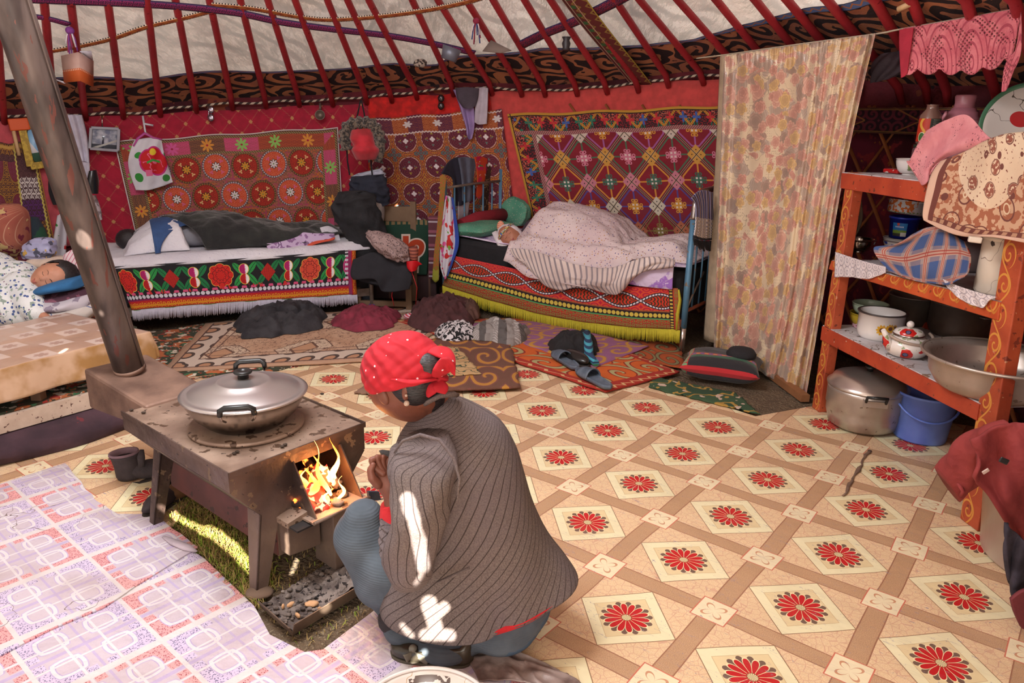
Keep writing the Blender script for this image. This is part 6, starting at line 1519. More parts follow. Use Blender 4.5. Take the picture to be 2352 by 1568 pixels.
fo = MB(); fo.ell(S(.055, -.015, .012), (.045, .035, .014), 16, 8, None, lambda d_: 1 + .15 * nse(d_, 3)); obj('foot_stone', fo, M('mud', '6a5546', .95), st)
slab('ash_box', [(.15, .225), (.15, .115), (.275, .10), (.275, .235)], -.055, 0, mRUST, st, bevel=.004)
slab('ash_lip', [(.145, .24), (.145, .222), (.285, .24), (.285, .262)], -.065, 0, mTOP, st)
def tri(name, P, mat, th=.005, **kw):
 mb = MB(); n = (Vector(P[1]) - Vector(P[0])).cross(Vector(P[2]) - Vector(P[0])).normalized() * th
 m = len(P)
 for p in P: mb.vert(p)
 for p in P: mb.vert(Vector(p) + n)
 mb.face(list(range(m)), True); mb.face([m + k for k in range(m)][::-1], True)
 for k in range(m): mb.face((k, m + k, m + (k + 1) % m, (k + 1) % m), True)
 return obj(name, mb, mat, st, **kw)
tri('door_cheek', [S(.215, 0, .405), S(.215, -.01, .415), S(.222, -.115, .235), S(.222, 0, .225)], mRUST)
tri('door_cheek', [S(.405, 0, .405), S(.405, -.01, .41), S(.412, -.115, .235), S(.412, 0, .225)], mRUST)
slab('chute', [(.285, .232), (.285, .02), (.435, .02), (.425, .232)], -.115, -.002, mRUST, st, bevel=.003)
tri('door_sill', [S(.20, -.13, .235), S(.43, -.13, .235), S(.43, 0, .228), S(.20, 0, .228)], mTOP, .007)
obj('door_rod', MB().tube([S(.20, -.13, .242), S(.43, -.13, .242)], .006, 8), mRUST, st)
obj('latch', MB().hexa([S(.43, -.125, .225), S(.475, -.135, .215), S(.475, -.125, .215), S(.43, -.115, .225), S(.43, -.125, .262), S(.468, -.135, .25), S(.468, -.125, .25), S(.43, -.115, .262)]), M('bluish iron', '4a5468', .4, metal=.5), st)
inn = MB(); inn.hexa([S(.16, .25, .12), S(Wd - .11, .25, .12), S(Wd - .11, .26, .12), S(.16, .26, .12), S(.16, .25, .42), S(Wd - .11, .25, .42), S(Wd - .11, .26, .42), S(.16, .26, .42)])
inn.hexa([S(.15, -.11, .222), S(Wd - .11, -.11, .222), S(Wd - .11, .25, .222), S(.15, .25, .222), S(.15, -.11, .228), S(Wd - .11, -.11, .228), S(Wd - .11, .25, .228), S(.15, .25, .228)])
obj('fire_grate', inn, mSOOT, st)
mEMB = M('embers', lambda: mix(gt(nz(oc(), 38, 4.0), .56), H('2a1a16'), H('c8501c')), .9, emit=lambda: mix(ss(nz(oc(), 38, 4.0), .52, .62), (0, 0, 0, 1), (1.0, .16, .02, 1)), estr=5)
mASH = M('ash and char', lambda: lay(mix(ss(nz(oc(), 20, 4.0), .3, .7), H('3a302c'), H('857870')), (gt(nz(oc(), 70, 3.0), .62), '1c1818')), 1.0)
rnd = random.Random(5)
em = T('firewood', 'glowing embers and burning scraps in the open door of the stove', 'fire fuel', S(.31, -.03, .24))
for i in range(16):
 w = rnd.uniform(.235, .395); l = rnd.uniform(-.09, .10); r_ = rnd.uniform(.014, .032); zz = .236 + r_ * .7 + max(0, l) * .5
 m_ = mEMB if (w < .34 and l > -.06) else mASH
 obj('ember' if m_ is mEMB else 'ash_lump', MB().ell(S(w, l, zz), (r_ * 1.2, r_, r_ * .8), 12, 8, None, lambda d_: 1 + .35 * nse(d_, 2.5, i)), m_, em)
for P in ([S(.235, -.08, .245), S(.30, -.09, .250), S(.32, -.02, .30), S(.25, -.01, .31)], [S(.30, -.03, .29), S(.345, -.05, .31), S(.34, -.02, .37), S(.29, -.0, .36)]):
 mb = MB(); mb.grid(lambda u, v: vl(vl(P[0], P[1], u), vl(P[3], P[2], u), v) + Vector((0, 0, .012 * math.sin(u * 7 + v * 5))), 10, 10)
 obj('paper_scrap', mb, M('burning paper', lambda: lay(H('c02a1c'), (gt(nz(oc(), 30, 2.0), .52), 'd8c0a8'), (gt(nz(oc(), 22, 3.0), .6), '241614')), .6, emit='c03018', estr=.35), em, solid=.003)
stick = MB(); stick.tube([S(.24, -.02, .25), S(.30, .06, .33)], .015, 10).tube([S(.37, .0, .245), S(.33, .12, .36)], .014, 10); obj('stick', stick, mEMB, em)
def flame(name, base, hgt, r, lean, parent):
 mb = MB(); pts = []; rad = []
 for i in range(14):
  t = i / 13; pts.append(base + Vector((lean[0] * t + .012 * math.sin(t * 7 + base.x * 90), lean[1] * t, hgt * t))); rad.append(max(.0006, r * (math.sin(min(1, t * 1.25 + .18) * PI * .92) ** .8) * (1 - t ** 2.6)))
 mb.tube(pts, rad, 12, flat=.5)
 return obj(name, mb, mFLM, parent)
mFLM = M('flame', lambda: H('ff9a30'), 1.0, emit=lambda: mix(ss(nz(oc(), 10, 1.0), .35, .6), (1.0, .20, .02, 1), (1.0, .60, .16, 1)), estr=5, alpha=.8)
fl_t = T('fire', 'yellow and orange flames licking out of the stove door', 'fire', S(.32, -.03, .25))
for (w, l, z, hh, r_, ln_) in ((.315, -.05, .27, .205, .017, (-.035, -.02)), (.355, -.04, .29, .15, .022, (.01, -.01)), (.375, -.03, .30, .15, .012, (-.01, .0)), (.275, -.03, .26, .12, .016, (.0, -.01)), (.26, .02, .27, .10, .025, (.02, 0)), (.33, .03, .27, .12, .03, (.0, 0)), (.295, -.07, .25, .07, .010, (.01, 0)), (.34, -.08, .25, .09, .012, (.015, 0))):
 flame('flame', S(w, l, z), hh, r_, ln_, fl_t)
fp = bpy.data.lights.new('fire_glow', 'POINT'); fp.energy = 2.2; fp.color = (1, .42, .12); fp.shadow_soft_size = .05
fpo = bpy.data.objects.new('fire_glow', fp); COL.objects.link(fpo); fpo.location = S(.32, -.07, .34)
pc = G(568, 974, ZS); rr_ = wpx(pc, 128)
rp_ = MB().lathe([(.001, 0), (rr_, 0), (rr_, .007), (rr_ - .006, .011), (.001, .011)], pc, 64); obj('ring_plate', rp_, mTOP, label='round iron ring plate under the wide pan', cat='plate')
zr = zat(pc.x, pc.y, 902); r = wpx(Vector((pc.x, pc.y, zr)), 137); z0 = ZS + .012
pan = T('wide_pan', 'wide steel pan with domed lid and black handles steaming on the stove', 'pan', Vector((pc.x, pc.y, z0)))
c0 = Vector((pc.x, pc.y, 0))
mPAN = M('used steel', lambda: (lambda x, y, z: mix(ss(z + nz(oc(), 20, 2.0) * .03, .045, .085), H('2a2220'), H('a79a90')))(*sep(oc())), .24, metal=.9)
mLID = M('brushed lid', 'cdc6c4', .30, metal=.9)
obj('pan_body', MB().lathe([(r * .60, z0), (r * .68, z0 + .012), (r * .84, z0 + (zr - z0) * .42), (r * .95, z0 + (zr - z0) * .8), (r * .99, zr), (r * 1.02, zr + .003), (r * .97, zr), (r * .9, z0 + (zr - z0) * .7), (r * .6, z0 + .01), (.001, z0 + .008)], c0, 72), mPAN, pan)
obj('lid', MB().lathe([(r * 1.02, zr + .002), (r * 1.03, zr + .007), (r * .96, zr + .012), (r * .93, zr + .008), (r * .88, zr + .014), (r * .62, zr + .035), (r * .46, zr + .043), (r * .44, zr + .047), (r * .40, zr + .048), (r * .37, zr + .046), (r * .15, zr + .054), (.001, zr + .056)], c0, 72), mLID, pan)
obj('knob', MB().lathe([(.019, zr + .054), (.018, zr + .068), (.030, zr + .073), (.032, zr + .079), (.026, zr + .083), (.012, zr + .082), (.011, zr + .079), (.001, zr + .079)], c0, 28), M('black handle', '1c1c1c', .35), pan)
f0 = math.atan2(-(pc.y - .0), -(pc.x)) - .12
for k in (0, PI):
 a = f0 + k; o_ = Vector((math.cos(a), math.sin(a), 0)); tn_ = Vector((-o_.y, o_.x, 0)); cc = c0 + o_ * r * 1.0 + Vector((0, 0, zr - .012))
 up_ = Vector((0, 0, 1))
 hd = obj('handle', MB().tube([cc - tn_ * .052 + o_ * .022 + up_ * .022, cc - tn_ * .050 + o_ * .028 + up_ * .040, cc - tn_ * .036 + o_ * .032 + up_ * .050, cc + tn_ * .036 + o_ * .032 + up_ * .050, cc + tn_ * .050 + o_ * .028 + up_ * .040, cc + tn_ * .052 + o_ * .022 + up_ * .022], [.009, .010, .0095, .0095, .010, .009], 10), M('black handle', '1c1c1c', .35), pan)
 for sg in (-1, 1): obj('bracket', MB().tube([cc + tn_ * .052 * sg + o_ * .022 + up_ * .026, cc + tn_ * .050 * sg + o_ * .006 + up_ * .0, cc + tn_ * .040 * sg - o_ * .008 - up_ * .012], .0035, 6), mSTE, hd)
for i, (px, py) in enumerate(((538, 1042), (545, 1038), (655, 1022), (648, 1026), (690, 885), (740, 905), (330, 948), (302, 942))):
 p = G(px, py, ZS); obj('crumb', MB().ell(p + Vector((0, 0, .002)), (.008, .006, .004), 8, 6, None, lambda d_: 1 + .4 * nse(d_, 3, i)), M('char crumb', '3a2c22', .9), label='tiny burnt crumb on the stove top', cat='crumb', group='crumbs on the stove top')
mFLU = M('flue iron', lambda: mix(ss(nz(oc(), 6, 4.0), .3, .7), H('5c443a'), H('8a6c5c')), .6, metal=.25, bump=lambda: nz(oc(), 30, 4.0), bstr=.3, bdist=.01)
fa = Vector((-1.63, 2.93, 0)); fb_ = S(.20, Ld - .02, 0); fd = (fb_ - fa); fd.normalize(); fn = Vector((-fd.y, fd.x, 0))
P = []
for z, zz in ((.33, .36), (.50, .455)):
 P += [Vector((*(fa - fn * .13).xy, z)), Vector((*(fb_ - fn * .13).xy, zz)), Vector((*(fb_ + fn * .13).xy, zz)), Vector((*(fa + fn * .13).xy, z))]
flue = MB().hexa(P); obj('flue_box', flue, mFLU, bevel=.012, label='rusty iron flue box joining the stove to the chimney pipe', cat='flue box')
p0 = G(298, 846, .50); p1 = D(22, 0, 2.5); dv = (p1 - p0).normalized(); p2 = p0 + dv * 2.6
pr_ = wpx(p0, 33.5)
pipe = T('chimney_pipe', 'thick brown leaning chimney pipe rising from the flue box at the left', 'pipe', p0)
mPIPE = M('brown pipe iron', lambda: (lambda x, y, z: lay(mix(ss(nz(comb(x * 8, y * 8, z * 1.3), 2, 4.0), .35, .65), H('3f3431'), H('655650')), (gt(nz(comb(x * 20, y * 20, z * 2), 2, 3.0), .64), '6a4038')))(*sep(oc())), .42, metal=.3, bump=lambda: nz(oc(), 14, 3.0), bstr=.15, bdist=.01)
obj('pipe_body', MB().tube([vl(p0, p2, i / 14) for i in range(15)], pr_, 40), mPIPE, pipe)
obj('seam', MB().tube([vl(p0, p2, i / 14) + (Vector(CP) - vl(p0, p2, i / 14)).normalized() * pr_ * .93 + Vector((.035, .035, 0)) for i in range(15)], .003, 6), mPIPE, pipe)
obj('collar', MB().tube([p0 + dv * -.004, p0 + dv * .014], pr_ * 1.03, 40), mFLU, pipe)
ta, tb, tc_, td = G(600, 1398), G(672, 1462), G(852, 1352), G(760, 1292)
mTRAY = M('tray iron', lambda: mix(ss(nz(oc(), 8, 4.0), .3, .7), H('5a473c'), H('86705e')), .5, metal=.4)
tr = T('ash_tray', 'shallow iron tray full of ash on the ground before the stove door', 'tray', (ta + tc_) / 2)
fl2 = MB(); zz = Vector((0, 0, 1)); fl2.hexa([ta + zz * .004, tb + zz * .004, tc_ + zz * .004, td + zz * .004, ta + zz * .010, tb + zz * .010, tc_ + zz * .010, td + zz * .010]); obj('tray_floor', fl2, mTRAY, tr)
for q, w_ in (((ta, tb), .035), ((tb, tc_), .05), ((tc_, td), .03)):
 mb = MB(); ou = Vector(((q[1] - q[0]).y, -(q[1] - q[0]).x, 0)).normalized(); e_ = ou * (w_ * .3)
 mb.hexa([q[0] + zz * .006, q[1] + zz * .006, q[1] + zz * .006 - ou * .004, q[0] + zz * .006 - ou * .004, q[0] + zz * w_ + e_, q[1] + zz * w_ + e_, q[1] + zz * w_ + e_ - ou * .004, q[0] + zz * w_ + e_ - ou * .004]); obj('tray_side', mb, mTRAY, tr)
def bil(u, v): return vl(vl(ta, tb, u), vl(td, tc_, u), v)
ah = MB(); ah.grid(lambda u, v: bil(.03 + .94 * u, .02 + .95 * v) + zz * (.013 + .03 * max(0, rid((u * 5, v * 6, 0), 1, 2)) * sstep(v, .35, .8) * sstep(u, .2, .6) + .012 * abs(nse((u * 9, v * 11, 0), 1))), 40, 50)
obj('ash_bed', ah, M('grey ash', lambda: lay(mix(ss(nz(oc(), 12, 5.0), .3, .7), H('4c403c'), H('8d8078')), (gt(nz(oc(), 55, 4.0), .60), '2c2422')), 1.0, bump=lambda: nz(oc(), 90, 4.0), bstr=1, bdist=.01), kind='stuff', label='bed of grey ash and char lying in the iron tray', cat='ash')
for i, (px, py, sx, sy, lab) in enumerate(((716, 1386, .022, .018, 'big pale crust-like chip in the ash tray'), (668, 1388, .014, .007, 'slim pale chip left of the big one in the ash tray'), (650, 1392, .007, .006, 'smallest pale chip at the left of the ash tray'), (684, 1413, .013, .006, 'pale chip nearest the front corner of the ash tray'), (735, 1398, .008, .005, 'little orange chip right below the big one in the ash tray'))):
 p = G(px, py, .024); obj('wood_chip', MB().ell(p, (sx, sy * .8, .008), 12, 8, Matrix.Rotation(i * .8, 3, 'Z'), lambda d_: 1 + .3 * nse(d_, 2, i)), M('pale chip', lambda: mix(nz(oc(), 60, 3.0), H('a8744a'), H('d8ae84')), .8), label=lab, cat='chip')
rnd = random.Random(11)
lump = MB()
for i in range(90):
 u, v = rnd.random() * .9 + .05, rnd.random(); p = bil(u, v); r_ = rnd.uniform(.003, .008); lump.ell(p + zz * .022, (r_ * 1.4, r_, r_ * .8), 6, 5, None, lambda d_: 1 + .4 * nse(d_, 3, i))
obj('cinders', lump, mASH, kind='stuff', label='small cinders scattered over the ash', cat='cinders')
gr = MB(); rnd = random.Random(3); P0 = [G(385, 1190), G(455, 1262), G(590, 1392), G(640, 1340), G(560, 1180), G(450, 1110)]
def inpoly(p, poly):
 s = False; n = len(poly)
 for i in range(n):
  a, b = poly[i], poly[(i + 1) % n]
  if (a.y > p.y) != (b.y > p.y) and p.x < (b.x - a.x) * (p.y - a.y) / (b.y - a.y) + a.x: s = not s
 return s
PX_ = [G(352, 1165), G(462, 1280), G(590, 1392), G(700, 1490), G(860, 1400), G(720, 1200), G(560, 1060), G(420, 1090)]
n_ = 0
while n_ < 5200:
 p = Vector((rnd.uniform(-1.5, -.4), rnd.uniform(1.8, 3.0), -.014))
 if not inpoly(p, PX_): continue
 near_ = inpoly(p, P0)
 if not near_ and rnd.random() > .08: continue
 n_ += 1
 an = rnd.random() * 2 * PI; le = rnd.uniform(.02, .055) if near_ else .02; d_ = Vector((math.cos(an), math.sin(an), 0)) * le * rnd.uniform(.4, 1.1); wd = Vector((-math.sin(an), math.cos(an), 0)) * .0016
 gr.m = 0 if rnd.random() < .30 * (1 + nse(p, 6)) else 1
 b0 = len(gr.v); q = p + d_ * .5 + zz * le * .6; q2 = p + d_ + zz * le * rnd.uniform(.2, .75)
 for x in (p - wd, p + wd, q + wd * .8, q - wd * .8, q2): gr.vert(x)
 gr.face((b0, b0 + 1, b0 + 2, b0 + 3)); gr.face((b0 + 3, b0 + 2, b0 + 4))
obj('grass', gr, [M('green grass', lambda: mix(nz(oc(), 20, 2.0), H('5c7a1e'), H('9aa832')), .7), M('dry grass', lambda: mix(nz(oc(), 30, 2.0), H('7a5c34'), H('b29a5c')), .8)], kind='stuff', label='green and dry matted grass growing beneath the stove', cat='grass')
bt = T('boot', 'short dark lined boot standing open beside the rear stove leg', 'boot', G(318, 1100))
pb_ = G(308, 1100)
mBOOT = M('dark boot felt', lambda: mix(nz(oc(), 26, 4.0), H('241e20'), H('473c3e')), .85, bump=lambda: nz(oc(), 50, 3.0), bstr=.4, bdist=.01)
bz = pb_.y
hb0 = G(300, 1098); Rt0 = Matrix.Rotation(-.12, 3, 'Y')
obj('shaft', MB().lathe([(.046, .004), (.052, .02), (.050, .06), (.054, .10), (.058, .112), (.052, .112), (.046, .10), (.042, .06), (.042, .03), (.001, .02)], hb0, 32, Rt0, 1.05, .8), mBOOT, bt)
obj('toe', MB().ell(hb0 + Vector((.085, .02, .038)), (.095, .046, .040), 24, 14, Matrix.Rotation(.35, 3, 'Z')), mBOOT, bt)
obj('lining', MB().lathe([(.052, .108), (.060, .115), (.058, .124), (.050, .120), (.044, .10)], hb0, 32, Rt0, 1.05, .8), cloth('mauve lining', '7a6068'), bt)
obj('tongue', MB().tube([D(325, 1072, bz - .03), D(324, 1050, bz - .02), D(326, 1032, bz)], [.012, .016, .008], 8, flat=.5), mBOOT, bt)
obj('sole', MB().tube([D(290, 1110, bz - .03), D(320, 1110, bz - .03), D(345, 1100, bz), D(364, 1082, bz + .05)], [.02, .022, .02, .014], 8, flat=.3), M('rubber sole', '2c2420', .7), bt)
def shoe(name, toe, heel, wd, hgt, mat, solemat, parent_label, cat, lining=None, openf=.5, group=None):
 toe, heel = Vector(toe), Vector(heel); d = toe - heel; Ln = d.length; d.normalize(); s_ = Vector((-d.y, d.x, 0))
 t = T(name, parent_label, cat, heel, group=group)
 def outl(u): return wd * (.40 * math.sin(min(1, u * 3 + .25) * PI / 2) + .12 * math.exp(-((u - .68) / .22) ** 2)) * (1 if u < .8 else math.sqrt(max(0, 1 - ((u - .8) / .2) ** 2)) + .001) * 1.0 * (1 if u > .0 else .3)
 so = MB(); n = 26; up_ = []
 pts = [heel + d * Ln * (i / n) + s_ * outl(i / n) for i in range(n + 1)] + [heel + d * Ln * (i / n) - s_ * outl(i / n) for i in range(n - 1, -1, -1)]
 b0 = len(so.v)
 for z in (0, .014):
  for p in pts: so.vert(p + zz * z)
 m = len(pts); so.face(list(range(m))[::-1], True); so.face([m + k for k in range(m)], True)
 for k in range(m): so.face((k, (k + 1) % m, m + (k + 1) % m, m + k))
 obj('sole', so, solemat, t)
 return t, d, s_, Ln, outl, heel
# ============================================================ LEFT SIDE: platform, low table, sleeping boy, hung things
mFLR = M('floral plush rug', lambda: lay(mix(ss(nz(oc(), 6, 2.0), .3, .7), H('2c3a2a'), H('4a3a28')), (gt(nz(oc(), 12, 3.0), .54), 'b0623a'), (gt(nz(oc(), 17, 3.0), .58), 'd0c2b0'), (gt(nz(oc(), 15, 2.0), .62), '3c6a48'), (gt(nz(oc(), 21, 3.0), .62), 'a03024')), .95, bump=lambda: nz(oc(), 80, 2.0), bstr=.4, bdist=.01)
zp = .20
e0 = G(0, 955, zp); e1 = G(262, 885, zp); ed = (e1 - e0).normalized(); en = Vector((-ed.y, ed.x, 0)); 
pf = T('platform', 'low sleeping platform at the left with a whitish worn front edge', 'platform', (e1 + Vector((-.4, .3, -zp))))
pA = e1 + ed * .25; pB = e0 - ed * 1.0
ang_back = (Vector((-3.7, 5.2, 0)))
top = [pB, pA, pA + en * .9 + ed * .35, Vector((-3.0, 5.0, zp)), Vector((-4.3, 4.4, zp)), pB + en * 1.6]
mb = MB(); mb.sheet([(p.x, p.y) for p in top], zp - .03, zp - .004); obj('deck', mb, mORG if False else M('grey board', lambda: mix(nz(oc(), 12, 4.0), H('6a5a4c'), H('8c7c6a')), .8), pf)
mb = MB(); off_ = -en * .02
mb.hexa([pB + off_ + Vector((0, 0, -.075)), pA + off_ + Vector((0, 0, -.075)), pA - off_ * .2 + Vector((0, 0, -.075)), pB - off_ * .2 + Vector((0, 0, -.075)), pB + off_, pA + off_, pA - off_ * .2, pB - off_ * .2])
obj('front_edge', mb, M('chipped white board', lambda: lay(mix(ss(nz(oc(), 10, 4.0), .3, .7), H('b39c8a'), H('cdb8a6')), (gt(nz(oc(), 60, 4.0), .64), '5c4038')), .6), pf)
for q in (pB + en * .1, pA + en * .05, pA + en * .8): obj('leg', MB().box(q + Vector((0, 0, -zp + (zp - .03) / 2)), (.06, .06, zp - .03)), mORG if False else mRUST, pf)
mb = MB()
inn_ = [pB + en * .02, pA + en * .02, pA + en * .9 + ed * .35, Vector((-3.0, 5.0, zp)), Vector((-4.3, 4.4, zp)), pB + en * 1.6]
mb.sheet([(p.x, p.y) for p in inn_], zp - .003, zp + .006); obj('rug', mb, mFLR, label='floral red and green plush rug lying on the low platform', cat='rug')
fb0 = [G(-160, 1100), G(0, 1070), G(110, 1045), G(200, 1020), G(285, 988)]
dk = MB()
def dkf(u, v):
 a = cr_([tuple(q) for q in (pB, vl(pB, pA, .35), vl(pB, pA, .6), vl(pB, pA, .8), vl(pB, pA, .93))], u); b = cr_([tuple(q) for q in fb0], u)
 p = vl(Vector(a) + Vector((0, 0, -.075)), b, v); d = -en * .05 * math.sin(v * PI); p = p + d + Vector((0, 0, .012 * rid((u * 9, v * 4, 0), 1) * math.sin(v * PI)))
 p.z = max(p.z, .003); return p
dk.grid(dkf, 50, 16)
obj('dark_cloth', dk, M('dark wine fabric', lambda: lay(mix(ss(nz(oc(), 7, 4.0), .3, .7), H('33222a'), H('4a323a')), (gt(nz(oc(), 10, 3.0), .66), '6a2a30')), .95, bump=lambda: nz(oc(), 14, 4.0), bstr=.5, bdist=.02), solid=.008, off=1, label='dark wine fabric hanging from the platform edge to the floor', cat='fabric')
zt_ = .40
Rt_ = G(345, 763, zt_); Fm = G(0, 850, zt_); td_ = (Fm - Rt_).normalized(); Bk = G(152, 719, zt_); tn2 = (Bk - Rt_); Wt = tn2.length; tn2.normalize()
def Tb(a_, b_, z): return Vector((*(Rt_ + td_ * a_ + tn2 * b_).xy, z))
LT_ = 1.45
tb_ = T('low_table', 'low wooden table at the left on the sleeping platform', 'table', Tb(LT_ / 2, Wt / 2, zp))
mWD = M('brown wood', lambda: mix(nz(oc(), 14, 4.0), H('5a3e2c'), H('7c5a42')), .7)
obj('tabletop', MB().hexa([Tb(.01, .01, zt_ - .035), Tb(LT_, .01, zt_ - .035), Tb(LT_, Wt - .01, zt_ - .035), Tb(.01, Wt - .01, zt_ - .035), Tb(.01, .01, zt_ - .008), Tb(LT_, .01, zt_ - .008), Tb(LT_, Wt - .01, zt_ - .008), Tb(.01, Wt - .01, zt_ - .008)]), mWD, tb_)
for q in ((.06, .06), (.06, Wt - .06), (LT_ - .06, .06), (LT_ - .06, Wt - .06), (.56, .04)):
 obj('leg', MB().box(Tb(q[0], q[1], (zp + .008 + zt_ - .035) / 2), (.045, .045, zt_ - .035 - zp - .008)), mWD, tb_)
obj('apron', MB().beam(Tb(.04, .04, zt_ - .07), Tb(LT_ - .04, .04, zt_ - .07), .02, .05), mWD, tb_)
def pat_tablecloth():
 u, v = uv(); x = u / .145; y = v / .125
 fx = fr(x) - .5; fy = fr(y + .5 * mod(fl(x), 2.0) * 0) - .5
 c = mix(ss(nz(oc(), 4, 3.0), .3, .7), H('b28e78'), H('c4a28c'))
 alt = mod(fl(x) + fl(y), 2.0)
 inn = AND(lt(ab(fx), .40), lt(ab(fy), .40))
 c = mix(AND(inn, gt(alt, .5)), c, H('d8c0b2'))
 c = lay(c, (AND(AND(inn, gt(alt, .5)), lt(hyp(fx, fy), ab(cos(at2(fy, fx) * 3)) * .10 + .14)), 'b8988a'))
 return mix(lt(v, .0), c, mix(ss(nz(oc(), 8, 3.0), .35, .65), H('9c7548'), H('c4a286')))  # overhang: gold-brown mottled with a beige highlight put into the colour
mTC = M('glossy tablecloth', pat_tablecloth, rough=.22, coat=.3, bump=lambda: nz(oc(), 9, 4.0), bstr=.25, bdist=.02)
tc2 = MB()
def tcf(u, v):
 a_ = -.10 + (LT_ + .1) * u; b_ = -.16 + (Wt + .22) * v
 z = zt_ + .004; da = 0; db = 0
 ov = max(0, -b_); ob = max(0, b_ - Wt); oa = max(0, -a_)
 pa = max(a_, 0) - min(oa, .10) * .25; pb = min(max(b_, 0), Wt) - min(ov, .2) * .18 + min(ob, .2) * .2
 hang_ = max(ov, ob, oa); z -= max(0, hang_ - .008) * .93
 w = .010 * math.sin(a_ * 22) * (hang_ / .15)
 z += .004 * nse((a_ * 6, b_ * 6, 0), 1)
 return Tb(pa, pb - w, z)
tc2.grid(tcf, 110, 70, uvf=lambda u, v: (-.10 + (LT_ + .1) * u, -.16 + (Wt + .22) * v))
obj('tablecloth', tc2, mTC, solid=.003, off=1, label='shiny beige oilcloth with pale squares covering the low table', cat='tablecloth')
zb_ = .42
hb_ = D(118, 640, 4.30)
boy = T('person', 'child in a blue-sprigged white shirt asleep at the left, cheek on a blue pillow', 'person', Vector((hb_.x - .3, hb_.y, zp + .02)))
upv = Vector((.93, .22, .28)).normalized(); fwv = Vector((.12, -.93, .22)); fwv = (fwv - upv * fwv.dot(upv)).normalized(); rxv = fwv.cross(upv)
Rb = Matrix((rxv, fwv, upv)).transposed()
mSKB = skin('young skin', 'b98066', None)
head('head', hb_, Rb, .118, mSKB, boy, (M('child lips', 'a85c50', .5), mBROW))
hr = MB()
hr.ell(hb_ + Rb @ Vector((0, -.022, .030)), (.097, .100, .112), 36, 26, Rb, lambda d: 1 + .03 * nse(d, 6))
keep = []
for q in hr.f:
 c_ = sum((hr.v[i] for i in q), Vector()) / 4 - hb_; l_ = Rb.transposed() @ c_
 if not (l_.y > .018 and l_.z < .085 + .01 * math.sin(l_.x * 90)) and l_.z > -.085: keep.append(q)
hr.f = keep; hr.mi = [0] * len(keep); hr.flat = [False] * len(keep)
obj('hair', hr, mHAIR, boy, solid=.006, off=1)
def pat_sprig():
 n = vor(oc(), 40, 'F1'); q, _, _ = sep(vor(oc(), 40, 'F1', 'Color')); n2 = nz(oc(), 34, 3.0)
 return lay(mix(ss(nz(oc(), 5, 2.0), .3, .7), H('cfd0d2'), H('e2e2e0')), (AND(lt(n, .33), gt(q, .35)), '46588c'), (AND(gt(n2, .60), gt(n, .3)), '8c9a90'), (AND(lt(n, .2), lt(q, .2)), '7a5a72'))
mSPR = M('blue sprigged cotton', pat_sprig, .9, bump=lambda: nz(oc(), 10, 5.0), bstr=.6, bdist=.03)
sh0 = D(52, 660, 4.35)
bodyform('shirt', [[(D(80, 655, 4.36), .075), (D(45, 655, 4.38), (.13, .15, .15)), (D(-20, 640, 4.4), (.17, .18, .17)), (D(-150, 650, 4.4), (.20, .18, .16)), (D(-320, 680, 4.4), (.18, .18, .13))], [(D(50, 660, 4.25), .10), (D(70, 700, 4.15), .085), (D(85, 722, 4.1), .062)], [(D(0, 700, 4.2), .15), (D(60, 725, 4.15), .08)]], mSPR, boy, voxel=.012, smooth=6)
bodyform('hand', [[(D(100, 728, 4.08), .03), (D(112, 733, 4.05), .02)]], mSKB, boy, voxel=.006)
def slump(name, L, Rr, y0, y1, Y, dep, mat, lab, cat, **kw):
 return loft(name, [((L + 3, y0), (Rr - 4, y0), Y, dep * .5), ((L, lerp(y0, y1, .3)), (Rr, lerp(y0, y1, .3)), Y, dep), ((L, lerp(y0, y1, .7)), (Rr, lerp(y0, y1, .7)), Y, dep), ((L + 4, y1), (Rr - 4, y1), Y, dep * .6)], mat, label=lab, cat=cat, sq=.75, fold=lambda u, v: .006 * math.sin(u * 31 + v * 5), **kw)
loft('pillow', [((88, 660), (92, 668), 4.3, .10), ((110, 650), (114, 670), 4.3, .16), ((150, 638), (154, 664), 4.3, .18), ((180, 636), (186, 660), 4.3, .12), ((187, 645), (189, 652), 4.3, .04)], cloth('blue pillow', '2c6494'), sq=.8, label='blue pillow under the cheek of the sleeping child', cat='pillow', away=(0, 1, 0))
slump('folded_cloth', 90, 205, 664, 692, 4.33, .17, M('maroon patterned', lambda: lay(H('4a2a38'), (gt(nz(oc(), 20, 3.0), .55), '7c4a5a')), .9), 'folded maroon patterned cloth below the blue pillow', 'folded cloth')
slump('cushion', 100, 212, 676, 706, 4.30, .2, M('white fleur print', lambda: lay(H('c0b8c0'), (gt(nz(oc(), 16, 3.0), .58), '8c8090')), .9), 'pale grey-white pillow in the stack beneath the child', 'pillow')
slump('cushion', 95, 218, 700, 728, 4.26, .2, M('white blue piping', lambda: lay(H('c8bfb8'), (near(nz(oc(), 8, 2.0), .5, .02), '5a6a9a')), .9), 'lowest whitish pillow with blue piping beneath the child', 'pillow')
loft('cushion', [((2, 468), (38, 470), 4.75, .06), ((-30, 492), (57, 490), 4.75, .11), ((-35, 530), (60, 528), 4.75, .13), ((-30, 565), (60, 562), 4.75, .12), ((-20, 588), (48, 588), 4.75, .06)], M('brown brocade', lambda: (lambda u, v: lay(mix(ss(nz(oc(), 6, 2.0), .3, .7), H('8a4438'), H('a0604c')), (gt(nz(oc(), 14, 3.0), .57), '6a1c30'), (gt(nz(oc(), 11, 2.0), .63), 'b59a68'), (near(fr(u * 14), .5, .05), 'b08068')))(*uv()), .9), sq=.8, label='big brown brocade cushion propped at the far left', cat='cushion', away=(0, 1, 0))
